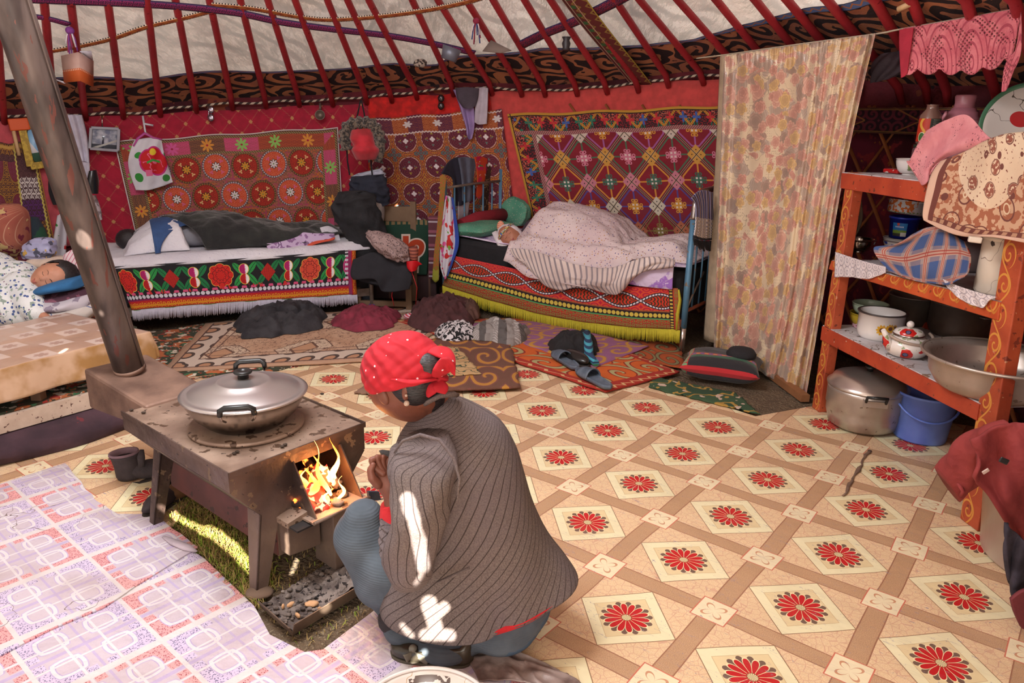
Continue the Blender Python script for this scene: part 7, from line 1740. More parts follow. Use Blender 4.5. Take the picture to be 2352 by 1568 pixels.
loft('garment', [((60, 498), (84, 502), 4.95, .05), ((52, 530), (100, 535), 4.95, .09), ((48, 565), (108, 568), 4.95, .10), ((55, 590), (105, 590), 4.95, .06)], M('dark green cloth', lambda: mix(gt(nz(oc(), 7, 2.0), .5), H('22303a'), H('1f4a34')), .9), label='dark green and navy garment heaped behind the brown cushion', cat='garment', away=(0, 1, 0))
loft('bag', [((82, 546), (108, 545), 4.6, .02), ((64, 556), (122, 553), 4.6, .05), ((56, 575), (124, 575), 4.6, .07), ((58, 592), (118, 592), 4.6, .05)], M('lilac bag', lambda: lay(H('9a98b8'), (gt(nz(oc(), 18, 3.0), .58), '4a4a5c'), (gt(nz(oc(), 25, 2.0), .66), 'b08a3c')), .5), fold=wr(3, .012), sq=.7, label='lilac plastic bag with a gold figure behind the sleeping child', cat='bag', away=(0, 1, 0))
slump('pillow', 68, 165, 590, 615, 4.6, .1, cloth('cream pillow', 'cdb8a8'), 'cream pillow behind the head of the sleeping child', 'pillow')
loft('blanket', [((150, 590), (172, 570), 4.55, .06), ((160, 640), (200, 610), 4.5, .1), ((175, 690), (215, 650), 4.45, .08)], M('pink striped white', lambda: (lambda u, v: lay(H('cdb8bc'), (near(fr(u * 22), .5, .12), 'b8687c')))(*uv()), .9), label='white blanket with pink stripes beside the chimney pipe', cat='blanket')
def onwall(px, py, off=.12): return Wl(px, py, off)[2]
def pwall(off): return lambda a, b: Wl(a, b, off)[2]
mTULIP = M('tulip towel', lambda: (lambda u, v: lay(H('d2ccd4'), (AND(gt(nz(oc(), 12, 3.0), .52), lt(v, .14)), 'b01c20'), (gt(nz(oc(), 14, 2.0), .60), '3a8a3c'), (gt(nz(oc(), 13, 2.0), .66), 'c8407c')))(*uv()), .9)
drape('towel', [[(133, 495), (142, 490), (152, 495)], [(124, 545), (138, 545), (152, 545)], [(116, 585), (130, 592), (150, 588)]], pwall(.22), mTULIP, bulge=lambda u, v: .02 * math.sin(u * 6), nu=12, thick=.01, label='white towel embroidered with red and green flowers left of the chimney pipe', cat='towel')
drape('shawl', [[(146, 264), (165, 263), (188, 264)], [(155, 310), (178, 312), (200, 316)], [(175, 365), (190, 370), (205, 374)]], pwall(.12), cloth('white shawl', 'cfccde'), bulge=lambda u, v: .02 + .012 * math.sin(u * 16), nu=24, thick=.008, label='white fringed shawl hanging behind the chimney pipe', cat='shawl')
fringe('shawl_fringe', [[(178, 366), (190, 371), (205, 374)], [(190, 405), (198, 418), (206, 405)]], pwall(.15), mFRW, None, 24, thick=.003)
o_ = bpy.data.objects.get('shawl_fringe')
if o_: tag(o_, 'long white threads at the foot of the fringed shawl', 'fringe')
loft('bag', [((206, 392), (220, 390), 5.4, .03), ((203, 415), (224, 415), 5.4, .05), ((205, 440), (224, 445), 5.4, .04)], M('black plastic', '1c2024', .25), label='small black bag hanging right of the chimney pipe', cat='bag', away=(0, 1, 0))
loft('cap', [((206, 450), (218, 448), 5.5, .03), ((210, 475), (228, 480), 5.5, .05), ((215, 500), (234, 505), 5.5, .03)], M('grey checked', lambda: mix(gt(nz(oc(), 30, 2.0), .5), H('8c8488'), H('c4bcc0')), .9), label='grey and white cloth hanging below the black bag', cat='cloth', away=(0, 1, 0))
drape('shawl', [[(112, 400), (120, 400)], [(112, 440), (130, 445)], [(122, 470), (138, 470)]], pwall(.13), mBLK, nu=6, thick=.02, label='black garment hanging left of the chimney pipe', cat='garment')
hm = T('hammer', 'hammer with an orange head hanging at the far left', 'hammer', onwall(40, 300))
obj('head', MB().beam(onwall(20, 287, .14), onwall(66, 284, .14), .05, .085), M('orange paint', 'd0521a', .5), hm, bevel=.008); obj('handle', MB().tube([onwall(30, 296, .14), onwall(44, 357, .14)], .022, 10, flat=.6), M('pale wood', 'caa57a', .6), hm)
def frame_(name, TL, TR, BR, BL, w, mat, inner, lab, cat, off=.14, oval=False):
 P = [onwall(*q, off) for q in (TL, TR, BR, BL)]; t = T(name, lab, cat, P[3])
 nn_ = (P[1] - P[0]).cross(P[3] - P[0]).normalized(); nn_ = nn_ if nn_.y < 0 else -nn_
 c_ = sum(P, Vector()) / 4
 for i in range(4): obj('frame_side', MB().beam(P[i], P[(i + 1) % 4], .02, w, up=nn_.cross(P[(i + 1) % 4] - P[i])), mat, t, bevel=.003)
 mb = MB(); mb.grid(lambda u, v: vl(vl(P[3], P[2], u), vl(P[0], P[1], u), v) + nn_ * .004, 2, 2); obj('picture', mb, inner, t, solid=.004)
 return t
frame_('picture_frame', (50, 292), (90, 285), (112, 376), (70, 382), .05, M('mustard frame', lambda: mix(gt(nz(oc(), 40, 2.0), .5), H('9a7c1c'), H('b8982c')), .5), M('blue picture', lambda: (lambda u, v: lay(H('8a7424'), (lt(hyp(u - .5, (v - .5) * .8), .40), '2a2c34'), (lt(hyp(u - .48, (v - .5) * .8), .36), '7aa8cc'), (AND(lt(hyp(u - .48, (v - .5) * .8), .36), lt(v + u * .8, .8)), 'c8c4c8'), (AND(lt(hyp(u - .48, (v - .5) * .8), .36), lt(v, .32)), '3a5a4a')))(*uv()), .3), 'mustard-framed oval picture beside the hammer at the far left', 'picture frame')
frame_('photo_frame', (209, 293), (273, 296), (271, 346), (206, 341), .022, M('silver frame', '8a8a94', .35, metal=.7), M('grey photograph', lambda: (lambda u, v: lay(mix(ss(nz(comb(u, v), 4, 3.0), .35, .65), H('8088a0'), H('c8ccd8')), (lt(v, .25), '5a5e68'), (AND(near(u, .45, .04), lt(v, .6)), '3a3e50'), (near(v, u * .5 - .02, .05), 'd0d0cc')))(*uv()), .2), 'silver-framed black and white photograph hanging right of the pipe', 'photo frame')
obj('hook', MB().tube([onwall(234, 262, .13), onwall(235, 292, .14)], .005, 6), mSTE, label='steel hook above the silver photo frame', cat='hook')
bg_ = T('bag', 'white cloth bag with a big red flower, hanging from a plastic clothes hanger', 'bag', onwall(340, 430, .16))
def pat_redflower():
 u, v = uv(); x = (u - .19) / .17; y = (v - .21) / .17; n = nz(comb(u, v), 10, 2.0)
 r = hyp(x + n * .2 - .1, y)
 return lay(mix(ss(nz(oc(), 6, 3.0), .3, .7), H('cfcbd4'), H('dedbe0')), (lt(hyp(x + .65, y - .35), .16), '2f8a34'), (lt(hyp(x - .75, y - .3), .15), '2f8a34'), (lt(hyp(x - .4, y + .85), .17), '3a8a3c'), (lt(hyp(x + .75, y + .7), .16), '2f8a34'),
               (lt(r, ab(cos(at2(y, x) * 2.5)) * .1 + .62), 'c22a7c'), (lt(r, ab(cos(at2(y, x) * 2.5)) * .1 + .55), 'c4141c'), (AND(lt(r, .5), near(n, .5, .02)), 'e06a8c'), (lt(hyp(x - .05, y - .45), .16), 'e0c02c'), (AND(near(y, .05 - ab(x) * .4, .06), lt(ab(x), .3)), '3f9a3c'), (AND(lt(ab(x + .3), .14), near(y, -.55, .12)), 'e46a94'))
drape('bag_body', [[(309, 322), (330, 318), (352, 316), (371, 322)], [(296, 358), (325, 355), (352, 352), (377, 352)], [(297, 392), (330, 390), (360, 388), (388, 388)], [(312, 436), (340, 436), (370, 428), (397, 418)]], pwall(.15), M('red flower bag', pat_redflower, .8, bump=lambda: nz(oc(), 12, 4.0), bstr=.5, bdist=.02), bg_, bulge=lambda u, v: .01 + .05 * math.sin(u * PI) * math.sin(min(1, v * 1.1) * PI * .9) + .006 * math.sin(u * 17 + v * 9), nu=36, thick=.006)
obj('handle', MB().tube([onwall(306, 336, .17), onwall(316, 318, .16), onwall(332, 306, .16), onwall(352, 316, .16), onwall(372, 320, .17)], [.012, .018, .022, .016, .01], 8, flat=.5), M('pink net', 'c0509c', .6), bg_, label='pink net drawstring of the bag')
obj('hanger', MB().tube([onwall(328, 266, .12), onwall(331, 285, .13), onwall(334, 305, .15), onwall(352, 316, .15)], .008, 8), M('white plastic', 'd0ccd4', .4), bg_)
obj('hanger_arm', MB().tube([onwall(331, 284, .13), onwall(352, 288, .13)], .008, 8), M('white plastic', 'd0ccd4', .4), bg_)
def glasses(px, y0, y1, lab, mat):
 t = T('sunglasses', lab, 'glasses', onwall(px, y1))
 for yy in (lerp(y0, y1, .25), lerp(y0, y1, .8)):
  obj('lens', MB().ell(onwall(px, yy, .12), (.028, .012, .03)), mat, t)
 obj('temple', MB().tube([onwall(px - 3, y0, .12), onwall(px - 5, (y0 + y1) / 2, .12), onwall(px - 3, y1, .12)], .004, 6), mat, t)
glasses(484, 243, 277, 'shiny mirrored sunglasses hooked on the rope above the medallion hanging', M('mirror lens', 'b8b0c0', .1, metal=.9))
glasses(1013, 218, 250, 'dark sunglasses hooked on the rope above the scarlet velvet strip', M('dark lens', '2a1a1c', .15))
la2 = T('ladle', 'small worn metal ladle cup hanging from the rope right of the medallion hanging', 'ladle', onwall(736, 280)); c_ = onwall(736, 265, .13)
obj('cup', MB().lathe([(.02, 0), (.036, .012), (.042, .028), (.036, .026), (.018, .006), (.001, .005)], c_, 24, (Vector((.1, -1, .15))).to_track_quat('Z', 'Y').to_matrix()), mALD, la2)
obj('handle', MB().tube([onwall(736, 254, .13), onwall(735, 236, .12)], .010, 8, flat=.5), mALD, la2)
cb = T('cardboard_box', 'small open orange and brown cardboard box tucked on the roof poles beside the pipe', 'box', D(180, 190, 4.9))
cq = lambda px, py, Y=4.9: D(px, py, Y)
mCB = M('printed carton', lambda: (lambda u, v: lay(mix(ss(nz(oc(), 8, 2.0), .3, .7), H('b08c82'), H('c4a49a')), (lt(v, .46), 'c05a28'), (AND(near(v, .42, .025), gt(sin(u * 60), .2)), 'e0c0a8')))(*uv()), .6)
def quad(name, P, mat, par, th=.006):
 mb = MB(); mb.grid(lambda u, v: vl(vl(P[3], P[2], u), vl(P[0], P[1], u), v), 2, 2); return obj(name, mb, mat, par, solid=th, off=0)
quad('panel', [cq(141, 128), cq(180, 120, 4.8), cq(185, 186, 4.8), cq(148, 190)], mCB, cb); quad('panel', [cq(180, 120, 4.8), cq(214, 140, 4.95), cq(214, 200, 4.95), cq(185, 186, 4.8)], mCB, cb)
quad('flap', [cq(183, 118, 4.85), cq(210, 118, 4.9), cq(214, 142, 5.0), cq(196, 128, 4.9)], M('white card', 'c8c4d0', .7), cb); quad('flap', [cq(122, 180, 5.0), cq(148, 188, 4.92), cq(150, 192, 4.92), cq(124, 182, 5.0)], M('white card', 'c8c4d0', .7), cb)
t = T('tin_cup', 'grey tin cup tucked on top of the roof felt at the centre', 'cup', D(1030, 138, 5.85)); rq = .07
obj('cup_body', MB().lathe([(rq * .8, 0), (rq, .09), (rq * .95, .09), (rq * .75, .006), (.001, .005)], D(1030, 138, 5.85), 24, Matrix.Rotation(.3, 3, 'Y')), M('dull tin', '7a7e8c', .4, metal=.4), t)
obj('gravel_bundle', MB().ell(D(965, 145, 5.9), (.05, .03, .03), 12, 8, None, lambda d: 1 + .3 * nse(d, 4)), M('wool tuft', lambda: mix(gt(nz(oc(), 60, 2.0), .5), H('3a302c'), H('a8988c')), .9), label='small grey wool tuft lodged behind the roof poles', cat='tuft')
obj('spool', MB().lathe([(.03, 0), (.022, .015), (.028, .04), (.02, .06), (.03, .08), (.001, .08)], D(1300, 115, 5.2), 20), M('dark spool', '2a2428', .5), label='dark turned spool stuck behind a roof pole near the wide band', cat='spool')
quad('card', [D(1108, 118, 5.6), D(1128, 92, 5.6), D(1175, 116, 5.55), D(1150, 122, 5.55)], M('grey card', '7a6a62', .8), None)
o_ = bpy.data.objects['card']; tag(o_, 'grey folded card tucked behind the roof poles at the centre', 'card')
# ============================================================ PERSON CROUCHING AT THE STOVE
YH = 1.98
pe = T('person', 'person in a red headscarf and brown pinstripe jacket crouching before the open stove', 'person', G(1010, 1500))
mSKIN = skin('warm brown skin', '774433', None)
hc = D(922, 880, YH)
fw_ = Vector((-.80, .50, -.42)).normalized(); up_ = Vector((-.22, .02, .95)); up_ = (up_ - fw_ * up_.dot(fw_)).normalized(); rg_ = fw_.cross(up_)
Rc = Matrix((rg_, fw_, up_)).transposed()
hs = .117
head('head', hc, Rc, hs, mSKIN, pe, (M('dark lips', '7a3c34', .5), mBROW))
sc = D(985, 925, YH + .02)
bodyform('neck', [[(hc + Rc @ Vector((0, -.050, -.04)), .052), (D(985, 922, YH + .02), .050), (D(1020, 970, YH + .03), .075)]], mSKIN, pe, voxel=.008)
bodyform('hair', [[(hc + Rc @ Vector((0, -.050, .0)), (.085, .085, .075)), (D(975, 895, YH - .01), .056), (D(985, 915, YH + .0), .048)]], mHAIR, pe, voxel=.008)
fr2 = MB(); fr2.tube([D(850, 888, YH - .02), D(853, 900, YH - .02), D(860, 913, YH - .01), D(866, 920, YH)], [.008, .009, .007, .002], 8); obj('fringe_hair', fr2, mHAIR, pe)
def pat_dots():
 o = oc(); v = vor(o, 34, 'F1', 'Distance', .35)
 return lay(mix(ss(nz(o, 9, 3.0), .3, .7), H('a30f20'), H('bb1727')), (lt(v, .10), 'e8c8cc'))
mSCF = M('red dotted scarf', pat_dots, .85, bump=lambda: sin(sep(oc())[2] * 170 + sep(oc())[0] * 90 + nz(oc(), 9, 2.0) * 14) * .5 + nz(oc(), 14, 3.0), bstr=.45, bdist=.012)
hs2 = MB()
def hf(d):
 l = Rc.transposed() @ d if False else d
 return 1.0 + .10 * math.exp(-((d.z - .9) / .4) ** 2) + .015 * math.sin(d.z * 26 + d.y * 9) * (1 - d.z) + .02 * nse(d, 3)
def scf2(u, v):
 ph = 2 * PI * u; fr_ = math.sin(ph)
 tm = math.radians(96 - 8 * max(0, fr_) ** 3 + 10 * max(0, -fr_)); th = tm * v
 d = Vector((math.sin(th) * math.cos(ph), math.sin(th) * math.sin(ph), math.cos(th)))
 k = hf(d) - .03 * sstep(v, .85, 1)
 return hc + Rc @ (Vector((0, -.026, .022)) + Vector((d.x * .101 * k, d.y * .122 * k, d.z * .104 * k)))
hs2.grid(scf2, 72, 40, wrap=True, flip=True)
sf = T('headscarf', None, None); COL.objects.unlink(sf); bpy.data.objects.remove(sf)
hsc = obj('headscarf', hs2, mSCF, pe, solid=.006, off=1)
kn = D(1005, 868, YH - .06)
obj('knot', MB().ell(kn, (.028, .022, .024), 18, 12, None, lambda d: 1 + .15 * math.sin(d.x * 9 + d.z * 7)), mSCF, hsc)
def leafcloth(name, pts, ws, par):
 mb = MB(); P = [D(*p) for p in pts]; n = 16
 P = [Vector(cr_([tuple(q) for q in P], i / n)) for i in range(n + 1)]; W = [float(cr_([(w,) for w in ws], i / n)[0]) for i in range(n + 1)]
 mb.tube(P, W, 12, flat=.35); return obj(name, mb, mSCF, par)
leafcloth('tail', [(1002, 868, YH - .07), (1018, 848, YH - .10), (1030, 835, YH - .1), (1044, 862, YH - .1)], [.012, .034, .028, .003], hsc)
leafcloth('tail', [(1000, 872, YH - .07), (992, 890, YH - .09), (982, 912, YH - .1)], [.014, .022, .004], hsc)
leafcloth('tail', [(1004, 872, YH - .07), (1012, 888, YH - .09), (1010, 902, YH - .1)], [.014, .022, .016], hsc)
leafcloth('crown_flap', [(975, 812, YH - .02), (1005, 806, YH - .05), (1030, 820, YH - .08), (1044, 850, YH - .1)], [.03, .035, .022, .004], hsc)
leafcloth('band', [(858, 862, YH - .04), (900, 868, YH - .10), (950, 876, YH - .12), (1000, 868, YH - .08)], [.008, .014, .016, .014], hsc)
obj('opening_hair', MB().ell(D(982, 838, YH - .075), (.042, .03, .034), 18, 12), mHAIR, pe)
ear = MB(); ear.ell(D(933, 908, YH - .112), (.004, .004, .004), 12, 8); ear.ell(D(934, 926, YH - .110), (.008, .008, .008), 16, 10); obj('earring', ear, M('pearl', 'b8a090', .15), pe)
obj('ear', MB().ell(D(932, 896, YH - .095), (.013, .012, .030), 16, 12), mSKIN, pe)
def pat_pinu(k, tw=0.0):
 def f():
  u, v = uv(); n = nz(oc(), 260, 2.0)
  c = mix(ss(n, .3, .7), H('574b47'), H('71645e')); c = mix(ss(nz(oc(), 5, 2.0), .3, .7) * .4, c, H('645860'))
  return lay(c, (near(fr(u * k + v * tw), .5, .055), '372c2a'))
 return f
mPIN = M('pinstripe wool', pat_pinu(29), .95, bump=lambda: nz(oc(), 9, 4.0) + nz(oc(), 300, 1.0) * .15, bstr=.45, bdist=.025)
mPIN2 = M('pinstripe sleeve', pat_pinu(36), .95, bump=lambda: nz(oc(), 9, 4.0) + nz(oc(), 300, 1.0) * .15, bstr=.45, bdist=.025)
def jf(u, v):
 a = 2 * PI * u
 w = .006 * math.sin(a * 5 + v * 9) * sstep(v, .3, 1) + .010 * math.sin(a * 3 - v * 5) * sstep(v, .5, 1)
 w += -.022 * math.exp(-((u - .80) / .018) ** 2) * sstep(v, .72, .95)       # vent crease
 return w
JR = [((966, 930), (1042, 910), 2.00, .05), ((946, 958), (1098, 938), 2.00, .09), ((912, 1010), (1152, 975), 1.99, .14), ((905, 1062), (1186, 1030), 1.98, .165), ((905, 1120), (1206, 1090), 1.97, .175), ((900, 1190), (1228, 1165), 1.96, .185),
      ((885, 1270), (1258, 1235), 1.95, .20), ((868, 1335), (1292, 1285), 1.94, .215), ((868, 1372), (1318, 1322), 1.93, .225)]
jk = loft('jacket', JR, mPIN, pe, seg=72, nv=60, fold=jf, away=(.12, 1, .10))
hem = loft('jacket_lining', [((880, 1368), (1308, 1318), 1.93, .21), ((890, 1380), (1300, 1330), 1.93, .20)], cloth('red jersey', 'c01c24'), pe, seg=48, away=(.12, 1, .1))
obj('collar', MB().tube([D(968, 935, 1.93), D(985, 922, 1.90), D(1010, 908, 1.90), D(1038, 905, 1.93), D(1050, 908, 1.99)], [.006, .011, .013, .012, .008], 12, flat=.6), mPIN2, jk)
sm_ = MB(); sm_.tube([D(*q) for q in ((905, 1040, 1.80), (925, 1012, 1.79), (965, 998, 1.78), (1010, 1010, 1.76), (1042, 1050, 1.735), (1056, 1100, 1.715), (1050, 1150, 1.70))], [.002, .004, .005, .005, .005, .004, .002], 8); obj('armhole_seam', sm_, mPIN2, jk)
pw_ = MB(); pw_.tube([D(1003, 1337, 1.722), D(1040, 1322, 1.716), D(1078, 1303, 1.722)], [.004, .0075, .005], 8, flat=.6); obj('pocket_welt', pw_, mPIN2, jk)
sleeve = T('sleeve_root', None, None); bpy.data.objects.remove(sleeve)
SR = [((925, 1010), (1030, 1000), 1.86, .06), ((905, 1050), (1052, 1062), 1.80, .085), ((900, 1110), (1040, 1130), 1.76, .085), ((898, 1180), (1018, 1200), 1.73, .082), ((885, 1250), (1005, 1265), 1.72, .08), ((882, 1300), (998, 1308), 1.72, .072), ((905, 1335), (975, 1338), 1.73, .045), ((925, 1343), (950, 1344), 1.73, .02)]
loft('sleeve', SR, mPIN2, pe, seg=48, nv=44, fold=lambda u, v: .006 * math.sin(u * 20 + v * 16) * math.sin(v * PI) + .008 * math.exp(-((v - .38) / .05) ** 2), away=(0, 1, .05))
FR_ = [((876, 1192), (936, 1210), 1.84, .042), ((872, 1235), (948, 1255), 1.80, .05), ((880, 1285), (965, 1300), 1.76, .055), ((905, 1320), (960, 1330), 1.74, .04)]
loft('forearm_sleeve', FR_, mPIN2, pe, seg=36, fold=lambda u, v: .004 * math.sin(v * 40), away=(0, 1, .05))
loft('shoulder_fold', [((896, 1030), (930, 1020), 1.84, .03), ((890, 1075), (925, 1065), 1.82, .045), ((895, 1100), (915, 1105), 1.82, .03)], mPIN2, pe, away=(0, 1, 0))
loft('cuff', [((874, 1160), (908, 1150), 1.875, .026), ((872, 1185), (915, 1178), 1.865, .03), ((876, 1205), (925, 1205), 1.85, .034)], cloth('red cuff', 'c0262c'), pe, away=(0, 1, .05))
wrist_ = D(900, 1140, 1.88); kn_ = D(880, 1092, 1.90)
H0 = [[(D(905, 1175, 1.87), .026), (wrist_, .024), (D(893, 1118, 1.885), (.030, .026, .028)), (kn_, (.028, .024, .026))]]
bodyform('hand', H0, mSKIN, pe, voxel=.0045, smooth=3)
fing = [((866, 1078), (857, 1068), (853, 1056), (866, 1050)), ((874, 1072), (868, 1058), (866, 1049), (877, 1049)), ((882, 1070), (879, 1056), (880, 1049), (888, 1052)), ((890, 1074), (889, 1061), (891, 1055), (896, 1060))]
for i, f_ in enumerate(fing):
 Yf = 1.885 + .006 * i; r0 = .0105 - .0008 * i
 P = [D(880 + 4 * i, 1088, Yf)] + [D(x, y, Yf + (.008 if k == 3 else 0)) for k, (x, y) in enumerate(f_)]
 bodyform('finger', [[(p, r0 * (1 - .07 * k)) for k, p in enumerate(P)]], mSKIN, pe, voxel=.003, smooth=2)
bodyform('thumb', [[(D(868, 1112, 1.87), .014), (D(855, 1098, 1.865), .0125), (D(851, 1080, 1.87), .0105), (D(857, 1068, 1.875), .009)]], mSKIN, pe, voxel=.003, smooth=2)
tl = MB(); tl.grid(lambda u, v: vl(vl(D(878, 1032, 2.02), D(905, 1036, 1.98), u), vl(D(893, 1060, 2.0), D(905, 1100, 1.95), u), v), 6, 6); obj('lapel', tl, cloth('dark lapel', '3c3836'), pe, solid=.012)
mSKT = M('blue-grey skirt', lambda: (lambda u, v: lay(mix(ss(nz(oc(), 8, 4.0), .3, .7), H('424a52'), H('59626b')), (gt(nz(oc(), 6, 3.0), .68), '44586c')))(*uv()), .92, bump=lambda: nz(oc(), 9, 4.0) + sin(sep(oc())[2] * 900) * .03, bstr=.5, bdist=.02)
bodyform('skirt', [[(D(835, 1185, 1.98), (.06, .07, .05)), (D(830, 1230, 1.98), (.085, .10, .08)), (D(905, 1290, 1.95), (.12, .13, .09)), (D(1010, 1340, 1.93), (.15, .15, .10)), (D(1130, 1375, 1.93), (.16, .17, .10)), (D(1185, 1380, 1.93), (.11, .14, .09))],
                   [(D(850, 1210, 2.14), .07), (D(930, 1270, 2.12), .10), (D(1050, 1330, 2.05), .12)],
                   [(D(832, 1240, 1.96), (.08, .09, .08)), (D(880, 1330, 1.93), (.09, .10, .08)), (D(930, 1418, 1.92), (.07, .12, .055)), (D(1030, 1442, 1.90), (.12, .16, .05)), (D(1150, 1426, 1.90), (.12, .15, .05))]], mSKT, pe, voxel=.012, smooth=8)
for dy in (0, .16):
 bodyform('leg', [[(D(905, 1420, 1.88 + dy), .05), (D(975, 1468, 1.86 + dy), .040), (G(985, 1500) + Vector((0, dy, .055)), .034)]], cloth('dark stocking', '2a2426'), pe, voxel=.010)
mSHO = M('dark bronze leather', lambda: mix(ss(nz(oc(), 12, 3.0), .3, .7), H('2e2a22'), H('4a4234')), .32, coat=.3)
for dy, lab in ((0, 'near'), (.17, 'far')):
 toe = G(898, 1500) + Vector((0, dy, 0)); heel = G(1088, 1518) + Vector((0, dy, 0)); d_ = toe - heel; Ln = d_.length; d_.normalize(); s_ = Vector((-d_.y, d_.x, 0))
 mb = MB()
 def wd(t): return .034 * (1 + .18 * math.sin(t * PI)) * (math.sqrt(max(0, 1 - ((t - .78) / .22) ** 2)) if t > .78 else 1) * (math.sqrt(max(0, 1 - ((.14 - t) / .14) ** 2)) if t < .14 else 1) + .0015
 def hh(t): return lerp(.062, .034, sstep(t, .1, .75)) * (1 if t < .85 else lerp(1, .55, (t - .85) / .15))
 n = 26; sg_ = 24
 for i in range(n + 1):
  t_ = i / n; c_ = heel + d_ * (Ln * t_)
  for k in range(sg_):
   a_ = 2 * PI * k / sg_; x = math.cos(a_); y = math.sin(a_)
   zz_ = .012 + hh(t_) * (max(0, y) ** .6); 
   if y < 0: zz_ = .010
   dip = .030 if (.12 < t_ < .62 and y > .75) else 0
   mb.vert(c_ + s_ * (math.copysign(abs(x) ** .7, x) * wd(t_)) + Vector((0, 0, zz_ - dip)))
 for i in range(n):
  for k in range(sg_): mb.face((i * sg_ + k, i * sg_ + (k + 1) % sg_, (i + 1) * sg_ + (k + 1) % sg_, (i + 1) * sg_ + k))
 mb.face([k for k in range(sg_)][::-1]); mb.face([n * sg_ + k for k in range(sg_)])
 sh_ = obj('shoe', mb, mSHO, pe)
 so = MB()
 for z in (.001, .013):
  for i in range(n + 1): so.vert(heel + d_ * (Ln * i / n) + s_ * (wd(i / n) + .004) + Vector((0, 0, z)))
  for i in range(n, -1, -1): so.vert(heel + d_ * (Ln * i / n) - s_ * (wd(i / n) + .004) + Vector((0, 0, z)))
 m_ = 2 * (n + 1); so.face(list(range(m_))[::-1], True); so.face([m_ + k for k in range(m_)], True)
 for k in range(m_): so.face((k, (k + 1) % m_, m_ + (k + 1) % m_, m_ + k))
 obj('sole', so, M('shoe sole', '4a4234', .6), sh_)
 if dy == 0:
  bowc = D(952, 1482, toe.y - .0); mBOW = M('grey satin bow', '7a7668', .3)
  obj('bow_knot', MB().ell(bowc + Vector((0, -.03, .012)), (.013, .012, .014), 14, 10), mBOW, sh_)
  for tx, ty in ((930, 1512), (985, 1518)):
   e_ = D(tx, ty, toe.y - .055); mb = MB(); b_ = bowc + Vector((0, -.035, .008)); sd_ = (e_ - b_).cross(Vector((0, 1, 0))).normalized()
   mb.grid(lambda u, v: vl(b_, e_, v) + sd_ * ((u - .5) * (.010 + .018 * v)) + Vector((0, -.004 * math.sin(v * PI), 0)), 4, 8); obj('ribbon', mb, mBOW, sh_, solid=.003)
p = G(965, 1642, .0); zz_ = .12
rim = G(970, 1600, zz_)
c_ = Vector((-.19, 1.47, 0)); r = .165
t = T('enamel_basin', 'chipped white enamel basin cut off by the bottom of the picture', 'basin', c_)
obj('basin_body', MB().lathe([(r * .62, .006), (r * .66, .012), (r * .88, .07), (r * .95, .10), (r * 1.0, .112), (r * .93, .104), (r * .84, .07), (r * .62, .016), (.001, .014)], c_, 64), M('chipped white enamel', lambda: (lambda x, y, z: lay(mix(ss(nz(oc(), 6, 3.0), .3, .7), H('d0c2ba'), H('e0d4cc')), (AND(gt(nz(oc(), 14, 4.0), .52), band(z, .085, .102)), '5a4a44'), (near(nz(oc(), 7, 3.0), .5, .004), 'b0906c')))(*sep(oc())), .25, coat=.4), t)
obj('rim', MB().tube([c_ + Vector((math.cos(a) * r, math.sin(a) * r, .112)) for a in [i * 2 * PI / 64 for i in range(64)]], .005, 8, closed=True), mENW, t)
wr_ = MB()
crp = [[(1050, 1500), (1130, 1492), (1200, 1510), (1290, 1548)], [(1080, 1530), (1150, 1525), (1230, 1545), (1330, 1568)], [(1100, 1568), (1180, 1575), (1250, 1590), (1350, 1610)]]
wr_.grid(lambda u, v: (lambda q: G(q[0], q[1]) + Vector((0, 0, .008 + .016 * max(0, rid((u * 5, v * 3, 0), 1, 4)) * math.sin(u * PI))))(cr_([cr_([r_[c] for r_ in crp], v) for c in range(4)], u)), 50, 20)
obj('curled_flap', wr_, M('dirty crumpled lino', lambda: mix(ss(nz(oc(), 14, 4.0), .35, .65), H('6a5650'), H('9c8a84')), .4, bump=lambda: nz(oc(), 14, 4.0), bstr=.5, bdist=.02), solid=.003, off=1, label='crumpled dirty edge of lilac linoleum behind the dark shoes', cat='linoleum scrap')
